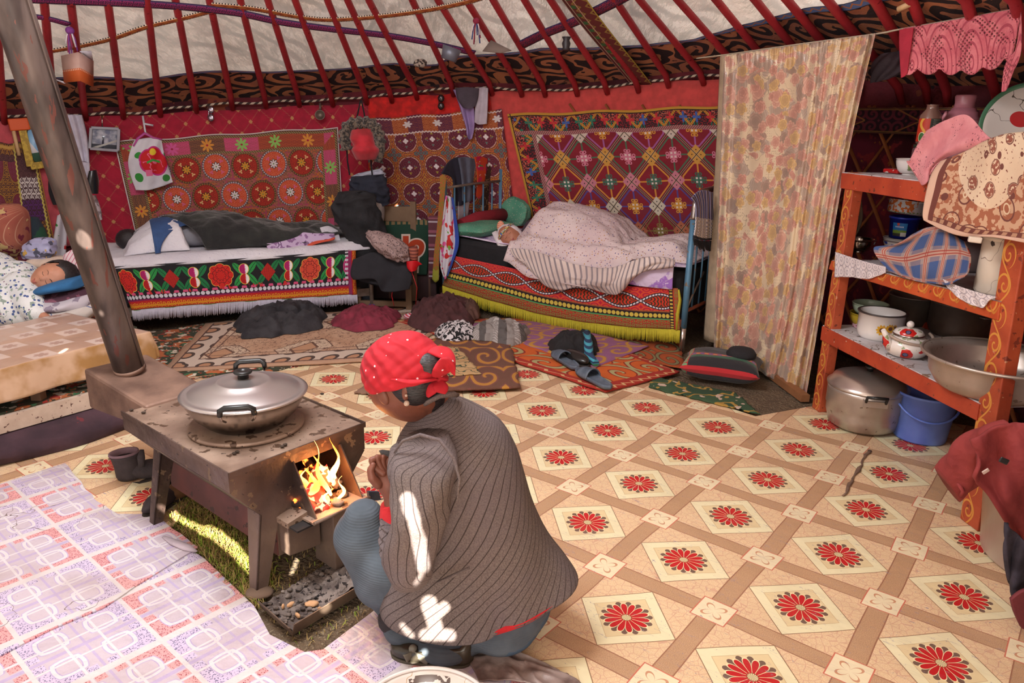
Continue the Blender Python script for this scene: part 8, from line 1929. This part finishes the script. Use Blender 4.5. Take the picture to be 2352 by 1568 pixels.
# ============================================================ RUGS
def rug(name, pts, z, mat, lab, th=.010, nb=1, uvrot=None):
 P = [G(*p) for p in pts]; mb = MB(); n = 30
 def f(u, v):
  p = vl(vl(P[3], P[2], u), vl(P[0], P[1], u), v)
  w = .003 * nse((u * 4, v * 4, z * 100), 1.4)
  j = .012 * nse((u * 9, v * 9, 3), 1.5) * (1 if min(u, v, 1 - u, 1 - v) < .02 else 0)
  return Vector((p.x + j, p.y + j, z + w + th * .5))
 mb.grid(f, n, n)
 return obj(name, mb, mat, solid=th, off=0, label=lab, cat='rug')
def pat_persian():
 u, v = uv(); X = u * 6; Y = v * 3.6; e = mn(mn(u, 1 - u) * 6, mn(v, 1 - v) * 3.6)
 c = mix(ss(nz(oc(), 5, 3.0), .3, .7), H('b58c70'), H('c7a388'))
 n = nz(comb(X, Y), 7, 2.0)
 c = lay(c, (near(n, .56, .014), '5c3c34'), (gt(nz(comb(X, Y), 10, 2.0), .66), '7a5446'))
 fx = fr(X * .5) - .5; fy = fr(Y * .55) - .5; d = ab(fx) * 1.2 + ab(fy)
 c = lay(c, (AND(lt(d, .44), lt(ab(fy), .30)), '6a4a3c'), (AND(lt(d, .42), lt(ab(fy), .28)), 'cdb49c'), (AND(lt(d, .42), near(n, .52, .02)), '5c3c34'), (lt(d, .2), 'b98c6c'), (near(d, .2, .02), '6a4a3c'))
 bd = lay(H('c8b4a4'), (lt(hyp(fr(X * 1.6) - .5, fr(e / .5) - .5), .36), '4a3a34'), (lt(hyp(fr(X * 1.6) - .5, fr(e / .5) - .5), .22), 'b48464'))
 bd2_ = lay(H('c8b4a4'), (lt(hyp(fr(Y * 1.6) - .5, fr(e / .5) - .5), .36), '4a3a34'), (lt(hyp(fr(Y * 1.6) - .5, fr(e / .5) - .5), .22), 'b48464'))
 bb = mix(lt(mn(u, 1 - u) * 6, mn(v, 1 - v) * 3.6), bd, bd2_)
 c = mix(band(e, .18, .62), c, bb)
 return lay(c, (near(e, .17, .02), '5c4038'), (near(e, .64, .02), '5c4038'), (near(e, .80, .015), '6a4a40'), (lt(e, .14), 'b08a70'))
def pat_scrollrug(c0, c1, c2, cb, kx, ky, bw=.10):
 def f():
  u, v = uv(); X = u * kx; Y = v * ky
  ix = fl(X); k = mod(ix + fl(Y), 2.0) * 2 - 1; cx = (fr(X) - .5) * k; cy = fr(Y) - .5
  arm = fr(hyp(cx, cy) * 2.6 - at2(cy, cx) / (2 * PI) + nz(comb(X, Y), 2, 1.0) * .3)
  m = band(arm, .1, .45); ol = OR(near(arm, .1, .05), near(arm, .45, .05))
  c = mix(ss(nz(oc(), 8, 3.0), .3, .7), H(c0), tuple(k_ * 1.12 for k_ in H(c0)[:3]) + (1,))
  c = lay(c, (m, c1), (ol, c2))
  e = mn(mn(u, 1 - u) * kx / ky, mn(v, 1 - v)); e2 = mn(mn(u, 1 - u) * kx / ky, mn(v, 1 - v))
  zz_ = near(ab(fr((X + Y) * 3) - .5) * bw * .8 + bw * .1, e, bw * .09)
  return lay(c, (lt(e, bw), cb), (AND(lt(e, bw), zz_), 'c8a070'))
 return f
plush = lambda: nz(oc(), 160, 2.0)
rug('rug', [(330, 765), (560, 730), (620, 845), (345, 875)], .000, mFLR, 'dark red and green floral rug peeking out left of the beige carpet', .006)
rug('rug', [(475, 745), (1110, 690), (905, 830), (372, 858)], .006, M('beige carpet', pat_persian, .95, bump=plush, bstr=.4, bdist=.01), 'beige carpet with brown medallions in front of the left bed', .010)
rug('rug', [(560, 850), (690, 836), (640, 852), (430, 872)], .0, mFLR, 'thin floral rug edge showing below the beige carpet', .004)
rug('rug', [(900, 738), (1250, 735), (1560, 860), (1390, 905)], .008, M('orange scroll rug', pat_scrollrug('c25a20', 'a8a070', '8c2c1c', 'a02c20', 3, 5, .05), .95, bump=plush, bstr=.4, bdist=.01), 'long orange felt rug with green scrolls and zigzag red border by the right bed', .012)
rug('rug', [(1065, 748), (1240, 742), (1490, 802), (1365, 852)], .018, M('mauve field rug', pat_scrollrug('8e5a80', 'c08a3a', '9a6a70', '8e5a80', 2.4, 6, .0), .95, bump=plush, bstr=.4, bdist=.01), 'mauve and gold scrolled middle field of the felt rug by the right bed', .006)
rug('rug', [(1180, 752), (1560, 790), (1575, 850), (1300, 800)], .004, M('shade-tinted orange scroll rug', pat_scrollrug('a04a20', '7c7a54', '6a2c1c', '8a2c20', 5, 2, .0), .95, bump=plush, bstr=.4, bdist=.01), 'strip of orange and green scroll rug with shade painted in, under the fringe of the right bed', .006)  # darker copy of the orange rug, shade under the bed put into its colours
rug('rug', [(950, 786), (1172, 795), (1195, 900), (905, 912)], .020, M('brown felt mat', pat_scrollrug('6a4638', 'b88036', '7c4a44', '6a4638', 3.4, 2.4, .0), .97, bump=plush, bstr=.5, bdist=.012), 'worn brown felt mat with mustard scrolls behind the red headscarf', .012)
rug('rug', [(990, 808), (1052, 810), (1105, 872), (960, 882)], .034, M('beige mat', lambda: lay(mix(ss(nz(oc(), 6, 3.0), .3, .7), H('b28c60'), H('c4a274')), (near(nz(oc(), 12, 2.0), .52, .02), '3c4a38')), .95, bump=plush, bstr=.4, bdist=.01), 'small beige mat lying on the brown felt mat', .006)
rug('rug', [(815, 905), (868, 870), (900, 895), (880, 912)], .004, M('brown felt edge', lambda: mix(nz(oc(), 20, 3.0), H('6a4a3c'), H('9c7a64')), .97), 'frayed corner of a brown felt mat left of the headscarf', .010)
rug('rug', [(1500, 868), (1690, 905), (1745, 955), (1490, 892)], .004, M('dark green floral rug', lambda: lay(mix(ss(nz(oc(), 5, 2.0), .3, .7), H('26402c'), H('3a5438')), (near(nz(oc(), 6, 2.0), .5, .022), 'a8843c'), (gt(nz(oc(), 13, 2.0), .64), 'c4aa98')), .95, bump=plush, bstr=.4, bdist=.01), 'dark green rug with gold tendrils below the black cushion', .008)
# ============================================================ CUSHION, SLIPPERS, SHOES
cc = G(1655, 868); cc.z = .085
def pat_cush():
 u, v = uv(); u = u / .46; v = v / .34; w = nz(oc(), 3, 2.0) * .06; x = u + w
 c = lay(H('232024'), (band(v, .20, .30), '24543c'), (band(v, .30, .42), 'b82430'), (AND(band(v, .325, .385), lt(fr(u * 9), .45)), '3a4a9c'), (AND(band(v, .335, .375), lt(fr(u * 9 + .5), .4)), 'c8a03c'))
 return lay(c, (band(u, .02, .10), 'b0242a'), (AND(band(u, .03, .09), lt(hyp(fr(v * 16) - .5, (u - .06) * 10), .38)), '6a9a6c'), (lt(v, .03), 'b0242a'))
dxc = Vector((.93, -.36, 0)).normalized(); dyc = Vector((.36, .93, 0))
Rcu = Matrix((dxc, dyc, Vector((0, 0, 1)))).transposed()
pillow('cushion', cc, (.23, .17, .075), Rcu, M('black patchwork cushion', pat_cush, .9, sheen=.2, bump=lambda: nz(oc(), 12, 3.0), bstr=.5, bdist=.02), label='black cushion with red, green and gold stripes lying beside the curtain foot', cat='cushion')
obj('cap', MB().lathe([(.085, .15), (.088, .17), (.07, .195), (.03, .206), (.001, .208)], Vector((cc.x + .10, cc.y - .03, 0)), 24), cloth('black cap', '1e1c20'), label='round black cap resting on the black cushion', cat='cap')
mSLP = M('blue-grey foam', lambda: mix(ss(nz(oc(), 20, 3.0), .3, .7), H('4c5664'), H('646e7c')), .6)
def slipper(toe, heel, lab):
 toe, heel = Vector(toe), Vector(heel); z0 = .032; d = (toe - heel); Ln = d.length; d.normalize(); s_ = Vector((-d.y, d.x, 0))
 t = T('slipper', lab, 'slipper', heel + Vector((0, 0, z0)), group='blue-grey foam slippers')
 w = lambda q: .046 * (.80 + .28 * math.exp(-((q - .7) / .25) ** 2)) * math.sqrt(max(0, 1 - (abs(q - .5) / .5) ** 5)) + .001
 mb = MB(); n = 24
 for z, k in ((0, .96), (.012, 1), (.024, .98), (.024, .86), (.018, .80)):
  for i in range(n + 1): mb.vert(heel + d * (Ln * (.5 + (i / n - .5) * k)) + s_ * w(i / n) * k + Vector((0, 0, z0 + z)))
  for i in range(n, -1, -1): mb.vert(heel + d * (Ln * (.5 + (i / n - .5) * k)) - s_ * w(i / n) * k + Vector((0, 0, z0 + z)))
 m = 2 * (n + 1)
 for r_ in range(4):
  for k in range(m): mb.face((r_ * m + k, r_ * m + (k + 1) % m, (r_ + 1) * m + (k + 1) % m, (r_ + 1) * m + k))
 mb.face(list(range(m))[::-1], True); mb.face([4 * m + k for k in range(m)], True)
 obj('sole', mb, mSLP, t)
 st_ = MB()
 st_.grid(lambda u, v: heel + d * (Ln * (.50 + .30 * v)) + s_ * (math.cos(PI * u) * (w(.5 + .3 * v) + .003)) + Vector((0, 0, z0 + .010 + math.sin(PI * u) * (.058 - .022 * v))), 20, 8)
 obj('strap', st_, mSLP, t, solid=.007, off=0)
slipper(G(1272, 822), G(1325, 862), 'blue-grey foam slipper leaning against the black shoe on the orange rug')
slipper(G(1325, 862), G(1402, 908), 'blue-grey foam slipper at the corner of the orange rug')
bl = T('shoe', 'black leather shoe under dark clothes behind the slippers', 'shoe', G(1330, 840))
obj('upper', MB().ell(G(1322, 838) + Vector((0, 0, .055)), (.055, .13, .040), 24, 14, Matrix.Rotation(.5, 3, 'Z')), M('black shoe leather', '201d1c', .3, coat=.3), bl)
obj('sole', MB().ell(G(1322, 838) + Vector((0, 0, .028)), (.06, .14, .012), 24, 8, Matrix.Rotation(.5, 3, 'Z')), M('rubber sole', '2c2420', .7), bl)
sk = T('sock', 'green and blue striped sock drooping from the dark clothes by the slippers', 'sock', G(1355, 850))
obj('sock_body', MB().tube([G(1345, 805) + Vector((0, 0, .12)), G(1350, 822) + Vector((0, 0, .09)), G(1352, 835) + Vector((0, 0, .05)), G(1368, 850) + Vector((0, 0, .045))], [.028, .03, .03, .022], 14), M('striped sock', lambda: (lambda x, y, z: lay(H('3a7a4c'), (AND(gt(z, .04), lt(fr(z * 45), .5)), '2a3c5c'), (AND(gt(z, .04), gt(fr(z * 45), .5)), '4aa0b4')))(*sep(oc())), .9), sk)
def gheap(px0, py0, px1, py1, h, mat, lab, cat, seed, rot=0, z=.02, **kw):
 c = G((px0 + px1) / 2, py1 - (py1 - py0) * .38); L_ = wpx(c, px1 - px0) / 2; f0_ = G((px0 + px1) / 2, py1); b0_ = G((px0 + px1) / 2, (py0 + py1) / 2)
 dd = abs((b0_ - f0_).y) * .9
 return heap(kw.pop('name', 'garment'), c.x, (f0_.y + dd * .75), z, L_ * 1.02, max(dd * .85, .10), h, mat, rot, seed, label=lab, cat=cat, **kw)
mJEAN = M('dark grey cloth', lambda: mix(ss(nz(oc(), 9, 4.0), .35, .65), H('252328'), H('3b393d')), .92, bump=lambda: nz(oc(), 24, 4.0), bstr=.6, bdist=.02)
gheap(560, 684, 748, 778, .15, mJEAN, 'dark grey trousers dropped in a heap before the left bed', 'trousers', 1, name='trousers')
gheap(768, 705, 922, 764, .11, cloth('magenta knit', '7c2a3c', .95, .25), 'magenta tights crumpled on the floor below the chair', 'tights', 4, name='tights')
gheap(935, 680, 1105, 762, .17, cloth('plum brown cloth', '4c2a2c', .95, .2), 'plum-brown garment heaped at the head of the right bed', 'garment', 7)
gheap(1040, 700, 1105, 748, .12, cloth('brown cloth', '5c4038', .95, .2), 'small brown garment on the right flank of the plum heap', 'garment', 12, z=.03)
gheap(1000, 742, 1098, 792, .09, M('black white print', lambda: mix(gt(nz(oc(), 45, 3.0), .5), H('1c1a1c'), H('cdc6c8')), .9), 'black and white printed cloth on the orange rug', 'cloth', 9, name='cloth')
gheap(1075, 735, 1215, 795, .11, M('grey striped knit', lambda: (lambda u, v: lay(H('8c8480'), (lt(fr(u * 7), .35), '5c5654'), (AND(gt(fr(u * 7), .7), gt(sin(v * 400), 0)), 'b0a8a4')))(*uv()), .9, bump=lambda: nz(oc(), 24, 4.0), bstr=.5, bdist=.02), 'grey banded sweater with a sleeve stretched out on the rug', 'sweater', 15, name='sweater')
gheap(1255, 776, 1378, 826, .13, cloth('black trousers', '1f1c1e', .92, .25), 'black clothes heaped over the shoe behind the slippers', 'garment', 21)
obj('cloth', MB().ell(G(945, 735) + Vector((0, 0, .03)), (.06, .04, .025), 16, 10, None, lambda d: 1 + .2 * nse(d, 2)), M('pink striped cloth', lambda: (lambda x, y, z: mix(lt(fr(z * 60 + x * 20), .5), H('c03a50'), H('d8c4cc')))(*sep(oc())), .9), label='little pink striped cloth poking out left of the plum heap', cat='cloth')
gn = MB(); gn.box(bd2(.20, .18, .06), (.26, .2, .11), Matrix.Rotation(-.6, 3, 'Z')); obj('bundle', gn, M('green bag', lambda: mix(near(fr((sep(oc())[0] + sep(oc())[2]) * 14), .5, .08), H('1f7a48'), H('6aa880')), .5), bevel=.03, label='green bag pushed under the head end of the right bed', cat='bag')
su = MB(); su.box(bd2(.38, .25, .05), (.30, .24, .09), Matrix.Rotation(-.6, 3, 'Z')); obj('box', su, M('brown case', '5a3028', .6), bevel=.01, label='low brown case pushed under the right bed', cat='case')
for i, (px, py, ex, ey, col, lab) in enumerate(((395, 1150, 350, 1180, '3a2c30', 'worn dark shoe lying under the stove behind the front leg'), (420, 1090, 385, 1110, '4a3a3c', 'grey worn shoe further back under the stove'), (440, 1130, 400, 1150, '7a5028', 'tan shoe under the stove with its insole showing'))):
 h_, t_ = G(px, py), G(ex, ey); c_ = (h_ + t_) / 2; d_ = (t_ - h_); a_ = math.atan2(d_.y, d_.x)
 s_ = T('shoe', lab, 'shoe', c_); Rz = Matrix.Rotation(a_, 3, 'Z')
 obj('upper', MB().ell(c_ + Vector((0, 0, .035)), (.10, .038, .035), 20, 12, Rz, lambda d: 1 + .12 * nse(d, 2, i)), M('shoe ' + col, lambda col=col: mix(nz(oc(), 30, 3.0), H('241c1e'), H(col)), .7), s_)
 obj('sole', MB().ell(c_ + Vector((0, 0, .008)), (.105, .042, .008), 20, 8, Rz), M('rubber sole', '2c2420', .7), s_)
# ============================================================ CHAIR AND THINGS BETWEEN THE BEDS
ca = G(900, 742 - 10); cb_ = G(1, 1)
Y0 = 5.72
fl_ = D(872, 714, Y0); ftl = G(890, 714); ftr = G(936, 716)
chl = G(880, 714); chr_ = G(938, 716)
cx = (D(820, 640, 5.8)); 
seatz = .44
A_ = G(878, 716); B_ = G(940, 718)
A_ = Vector((-1.03, 5.72, 0)); B_ = Vector((-.80, 5.74, 0))
x0, x1 = D(818, 715, 5.78).x, D(948, 715, 5.78).x
t = T('chair', 'plain wooden chair between the beds buried under clothes', 'chair', ((x0 + x1) / 2, 5.9, 0))
mCH = M('chair wood', lambda: mix(nz(oc(), 12, 4.0), H('5e4634'), H('82664c')), .7)
for x in (x0 + .025, x1 - .025):
 for y in (5.76, 6.1): obj('leg', MB().beam((x, y, .005), (x, y, .40 if y < 6 else .82), .045, .045, up=(0, 1, 0)), mCH, t)
obj('seat', MB().box(((x0 + x1) / 2, 5.93, .415), (x1 - x0, .40, .03)), mCH, t, bevel=.004)
obj('stretcher', MB().beam((x0 + .03, 5.76, .06), (x1 - .03, 5.76, .06), .03, .04), mCH, t)
obj('backrest', MB().box(((x0 + x1) / 2, 6.1, .72), (x1 - x0, .02, .12)), mCH, t, bevel=.004)
YC_ = lambda o: (lambda a, b: D(a, b, o))
mJ1 = M('black jacket', lambda: mix(ss(nz(oc(), 7, 4.0), .3, .7), H('131215'), H('29282c')), .9, bump=lambda: nz(oc(), 16, 4.0), bstr=.6, bdist=.03)
def fld(k, a=.006): return wr(k * 3, a * 2.6)
loft('jacket', [((785, 440), (835, 438), 5.78, .05), ((770, 462), (858, 450), 5.78, .10), ((768, 490), (868, 480), 5.8, .12), ((790, 530), (878, 520), 5.85, .13), ((808, 580), (900, 575), 5.85, .13), ((815, 630), (905, 625), 5.85, .14)], mJ1, label='black jackets piled over the end post of the left bed and the chair back', cat='jacket', fold=fld(5, .012), away=(0, 1, 0))
loft('garment', [((812, 640), (900, 590), 5.76, .10), ((806, 632), (940, 600), 5.74, .14), ((812, 634), (945, 640), 5.70, .14), ((850, 650), (938, 662), 5.66, .06)], cloth('charcoal coat', '242329'), label='charcoal coat lying across the chair seat', cat='coat', fold=fld(4, .010), away=(0, 1, 0))
drape('coat_skirt', [[(812, 596), (858, 580), (905, 590), (944, 606)], [(806, 626), (858, 622), (905, 630), (946, 636)], [(812, 640), (862, 640), (880, 668), (940, 662)]], YC_(5.54), cloth('charcoal coat', '242329'), bulge=lambda u, v: .03 * math.sin(v * 2) + .012 * math.sin(u * 17), nu=30, thick=.012, label='dark cloth hanging over the front of the chair seat', cat='cloth')
loft('bag', [((842, 540), (852, 555), 5.55, .04), ((850, 532), (872, 578), 5.52, .07), ((885, 538), (895, 592), 5.50, .08), ((915, 550), (925, 600), 5.50, .07), ((938, 568), (942, 595), 5.52, .03)], M('leopard print', lambda: mix(gt(vor(oc(), 75, 'F1'), .30), H('3a2c30'), H('9a8280')), .8), label='leopard-print bag lying on the charcoal coat on the chair', cat='bag', fold=fld(3, .008), away=(0, 1, 0))
loft('roll', [((938, 568), (958, 564), 5.5, .03), ((940, 582), (961, 580), 5.5, .035), ((942, 594), (958, 596), 5.5, .03)], M('rust roll', lambda: mix(lt(fr(sep(oc())[2] * 40), .5), H('6a3028'), H('a05a48')), .8), label='small rust-brown roll beside the leopard-print bag', cat='roll', away=(0, 1, 0))
drape('ribbon', [[(934, 600), (955, 598), (970, 608)], [(936, 614), (950, 616), (962, 610)], [(942, 622), (950, 622), (958, 618)]], YC_(5.5), M('red satin', 'c41420', .4), bulge=lambda u, v: .02 * math.sin(u * 5), nu=12, thick=.01, label='bright red satin cloth on the right side of the chair', cat='cloth')
for q in (((945, 622), (958, 660), (955, 700)), ((902, 658), (900, 680), (905, 702))): obj('ribbon', MB().tube([D(x, y, 5.52) for x, y in q], .008, 8, flat=.3), M('red satin', 'c41420', .4), label='thin red ribbon dangling beside the right chair leg' if q[0][0] > 940 else 'thin red ribbon dangling under the chair seat', cat='ribbon')
loft('garment', [((812, 405), (880, 400), 6.02, .05), ((806, 425), (888, 425), 6.02, .09), ((812, 450), (890, 450), 6.02, .10), ((830, 480), (890, 470), 6.02, .08)], cloth('navy knit', '222533'), label='navy garment hanging behind the black jackets', cat='garment', fold=fld(5, .010), away=(0, 1, 0))
loft('pillow', [((822, 398), (876, 386), 6.08, .03), ((808, 408), (882, 398), 6.08, .06), ((810, 420), (885, 410), 6.08, .06)], cloth('pale blue white', 'b4b4c4'), label='crumpled whitish cloth on top of the navy garment', cat='cloth', fold=fld(4, .008), away=(0, 1, 0))
loft('sack', [((850, 452), (872, 450), 6.0, .05), ((845, 470), (882, 470), 6.0, .09), ((846, 495), (883, 498), 6.0, .09), ((850, 508), (880, 510), 6.0, .07)], cloth('grey-white sack', '9c9490'), label='small greyish white sack behind the black jackets', cat='sack', away=(0, 1, 0))
gc = T('cushion', 'dark green cushion with orange horn emblem behind the chair', 'cushion', D(925, 620, 6.1))
def pat_emblem():
 u, v = uv(); x = (u - .24) / .24; y = (v - .18) / .24
 r = hyp(ab(x) - .32, y - .12); m = OR(OR(AND(lt(r, .26), gt(r, .08)), AND(lt(ab(x), .09), lt(ab(y), .5))), AND(lt(ab(ab(x) - .3), .08), lt(ab(y + .35), .25)))
 r2 = hyp(ab(x) - .32, y - .12); m2 = OR(OR(AND(lt(r2, .31), gt(r2, .04)), AND(lt(ab(x), .14), lt(ab(y), .56))), AND(lt(ab(ab(x) - .3), .13), lt(ab(y + .35), .3)))
 return lay(H('17382a'), (m2, 'd0bcb0'), (m, 'b03c1c'), (AND(gt(x, .92), near(fr(v * 24), .5, .3)), '8a7030'), (AND(gt(y, .9), near(fr(u * 24), .5, .3)), '7a6444'), (gt(x, 1.02), '1c1a20'))
drape('front', [[(866, 508), (925, 505), (985, 506)], [(868, 560), (925, 560), (984, 560)], [(872, 625), (925, 628), (980, 630)]], YC_(6.12), M('emblem cushion', pat_emblem, .9), gc, bulge=lambda u, v: .05 * math.sin(u * PI) * math.sin(v * PI), nu=24, thick=.03)
for (px0, px1, py0, py1, Y, col, lab) in ((985, 1008, 500, 640, 6.05, '5a2430', 'patterned chest edge right of the green cushion'), (770, 800, 480, 560, 6.1, '4a4030', 'olive slatted panel behind the end of the left bed')):
 mb = MB(); a = D(px0, py1, Y); b = D(px1, py0, Y); mb.box(((a.x + b.x) / 2, Y + .06, (max(a.z, 0.0) + b.z) / 2), (abs(b.x - a.x), .12, b.z - max(a.z, 0.0)))
 obj('chest', mb, M('painted chest ' + col, lambda col=col: lay(H(col), (near(fr(sep(oc())[2] * 9), .5, .1), '8c4a5c'), (near(fr(sep(oc())[2] * 9 + .3), .5, .06), 'b0a0a8')), .7), label=lab, cat='chest')
bx = MB(); c_ = D(920, 640, 6.2); bx.box((c_.x, 6.25, .22), (.62, .22, .44)); obj('trunk', bx, M('dark trunk', lambda: lay(mix(nz(oc(), 9, 4.0), H('2a1c1e'), H('4a2c30')), (near(fr(sep(oc())[0] * 6), .5, .05), '6a4a3c')), .7), bevel=.01, label='dark trunk in the shadow behind the chair', cat='trunk')
bx = MB(); bx.box((D(840, 665, 5.95).x, 5.95, .13), (.10, .10, .24)); obj('jar', bx, M('blue grey can', '5a6a80', .5), bevel=.02, label='blue-grey container under the chair', cat='container')
fh_ = T('fur_hat', 'red fur-trimmed hat with dark strings hanging between the embroidered hangings', 'hat', onwall(832, 370, .2))
mFUR = M('grey brown fur', lambda: mix(gt(nz(oc(), 50, 4.0), .5), H('2a221e'), H('7c6c5c')), .95, sheen=.3, bump=lambda: nz(oc(), 70, 4.0), bstr=1, bdist=.03)
loft('crown', [((808, 298), (852, 294), 6.0, .05), ((804, 318), (858, 314), 5.96, .08), ((812, 334), (862, 332), 5.95, .07), ((808, 345), (872, 345), 5.96, .10), ((818, 366), (864, 366), 5.98, .06)], M('red plush', lambda: mix(ss(nz(oc(), 12, 3.0), .3, .7), H('9c1420'), H('c42434')), .8, sheen=.3), fh_, away=(0, 1, 0))
fu = MB(); pts = [D(x, y, 6.0) for x, y in ((797, 345), (792, 315), (800, 290), (825, 282), (850, 284), (866, 300), (872, 325), (862, 340))]
fu.tube([Vector(cr_([tuple(q) for q in pts], i / 40)) for i in range(41)], [.045 * (1 + .25 * math.sin(i * 1.9)) for i in range(41)], 14); obj('fur_trim', fu, mFUR, fh_)
obj('fur_flap', MB().tube([D(868, 315, 6.0), D(872, 345, 6.0), D(868, 372, 6.0)], [.05, .045, .03], 12), mFUR, fh_)
for q in (((828, 230), (822, 260), (815, 285)), ((830, 230), (836, 258), (840, 284)), ((797, 345), (798, 370), (803, 402)), ((852, 360), (853, 385), (856, 410))): obj('string', MB().tube([D(x, y, 6.02) for x, y in q], .006, 6), mBLK, fh_)
drape('cloth', [[(1041, 206), (1065, 203), (1093, 205)], [(1052, 232), (1070, 245), (1088, 235)], [(1070, 290), (1078, 298), (1090, 285)], [(1072, 305), (1077, 320), (1084, 318)]], pwall(.13), cloth('lilac scarf', '9c82b4'), bulge=lambda u, v: .02 * math.sin(u * 9), nu=16, thick=.008, label='lilac scarf hanging from the rope at the centre', cat='scarf')
drape('cap', [[(1048, 202), (1072, 200), (1099, 203)], [(1052, 225), (1075, 232), (1096, 225)], [(1065, 245), (1078, 250), (1090, 243)]], pwall(.17), cloth('grey knit', '4f4550'), bulge=lambda u, v: .03 * math.sin(u * PI), nu=16, thick=.02, label='grey knitted cap hanging over the lilac scarf', cat='cap')
drape('towel', [[(1096, 202), (1108, 200), (1121, 202)], [(1092, 245), (1106, 245), (1120, 245)], [(1090, 280), (1100, 286), (1118, 284)]], pwall(.15), cloth('pale towel', 'c0b4c0'), bulge=lambda u, v: .01 * math.sin(u * 9), nu=12, thick=.008, label='pale towel hanging right of the grey cap', cat='towel')
h0, h1_ = bd2(-.03, 0, 0), bd2(-.03, .78, 0)
ph = lambda a, b: PL(a, b, h0, h1_)
drape('shirt', [[(1014, 398), (1030, 372), (1052, 360), (1066, 370)], [(1040, 410), (1045, 410), (1058, 408), (1070, 405)], [(1042, 470), (1050, 472), (1060, 470), (1072, 462)]], ph, cloth('navy dotted shirt', '262434'), bulge=lambda u, v: .03 + .015 * math.sin(u * 12), nu=20, thick=.012, label='navy shirt over the headboard of the blue bed', cat='shirt')
drape('shirt', [[(1052, 362), (1072, 360), (1094, 366)], [(1060, 410), (1075, 412), (1088, 408)], [(1062, 460), (1074, 462), (1084, 458)]], ph, cloth('slate shirt', '5a5c6c'), bulge=lambda u, v: .05 + .012 * math.sin(u * 12), nu=16, thick=.012, label='slate grey shirt beside the navy shirt on the headboard', cat='shirt')
drape('scarf', [[(1090, 360), (1104, 358), (1120, 364)], [(1096, 400), (1106, 402), (1115, 400)], [(1094, 450), (1100, 455), (1106, 448)]], ph, M('orange print scarf', lambda: lay(H('c8401c'), (gt(nz(oc(), 14, 2.0), .54), 'c01c50'), (gt(nz(oc(), 13, 2.0), .62), '3a8a4a'), (gt(nz(oc(), 18, 2.0), .64), 'd8c4c0')), .8), bulge=lambda u, v: .06, nu=10, thick=.008, label='bright orange and pink scarf on the headboard of the blue bed', cat='scarf')
drape('shawl', [[(1118, 372), (1130, 376), (1143, 388)], [(1100, 440), (1118, 445), (1138, 450)], [(1092, 500), (1112, 510), (1130, 505)]], lambda a, b: ph(a, b) + Vector((.03, .1, 0)), M('brown paisley shawl', lambda: lay(H('4a342c'), (near(nz(oc(), 12, 2.0), .52, .02), '9a7a58')), .9), bulge=lambda u, v: .02 * math.sin(u * 9), nu=14, thick=.012, label='brown scrolled shawl hanging on the headboard of the blue bed', cat='shawl')
drape('cloth', [[(1052, 462), (1064, 466), (1078, 460)], [(1052, 500), (1064, 505), (1074, 498)], [(1050, 515), (1066, 524), (1070, 515)]], ph, cloth('white cloth', 'b8b0b8'), nu=10, thick=.008, bulge=lambda u, v: .02, label='white cloth hanging below the shirts at the headboard', cat='cloth')
pn = lambda a, b: D(a, b, bd2(0, 0, 0).y - .07)
mTW2 = M('rose towel', lambda: (lambda u, v: lay(H('cfcbd4'), (gt(nz(comb(u * 4, v * 3), 3.2, 2.0), .56), 'c22c2c'), (gt(nz(comb(u * 4 + 5.0, v * 3), 3.4, 2.0), .60), 'd85c9c'), (gt(nz(comb(u * 4 + 9.0, v * 3), 4, 2.0), .66), '6a9a3c'), (lt(u, .012), '2c4aa0'), (gt(u, .16), '2c4aa0')))(*uv()), .9)
drape('towel', [[(1024, 448), (1032, 450), (1040, 454)], [(1014, 500), (1030, 502), (1048, 500)], [(1010, 555), (1030, 560), (1054, 556)], [(1010, 600), (1024, 610), (1042, 596)], [(1018, 632), (1022, 640), (1028, 632)]], pn, mTW2, bulge=lambda u, v: .02 + .014 * math.sin(u * 14), nu=26, thick=.008, label='white towel with red and pink flowers hanging on the near head post', cat='towel')
drape('sash', [[(1010, 405), (1018, 400), (1026, 408)], [(1010, 440), (1016, 442), (1022, 440)], [(1004, 520), (1009, 522), (1015, 520)], [(997, 580), (1003, 582), (1009, 580)], [(993, 640), (1000, 648), (1008, 642)]], lambda a, b: D(a, b, bd2(0, 0, 0).y - .12), M('olive embroidered sash', lambda: (lambda u, v: lay(H('7a6a24'), (mirror_scroll(u * 22, v * 9, 1.2), 'a0522a'), (lt(v, .1), '8a8a2c')))(*uv()), .9), bulge=lambda u, v: .012 * math.sin(v * 9), nu=10, thick=.008, label='olive and rust embroidered sash draped over the near head post', cat='sash')
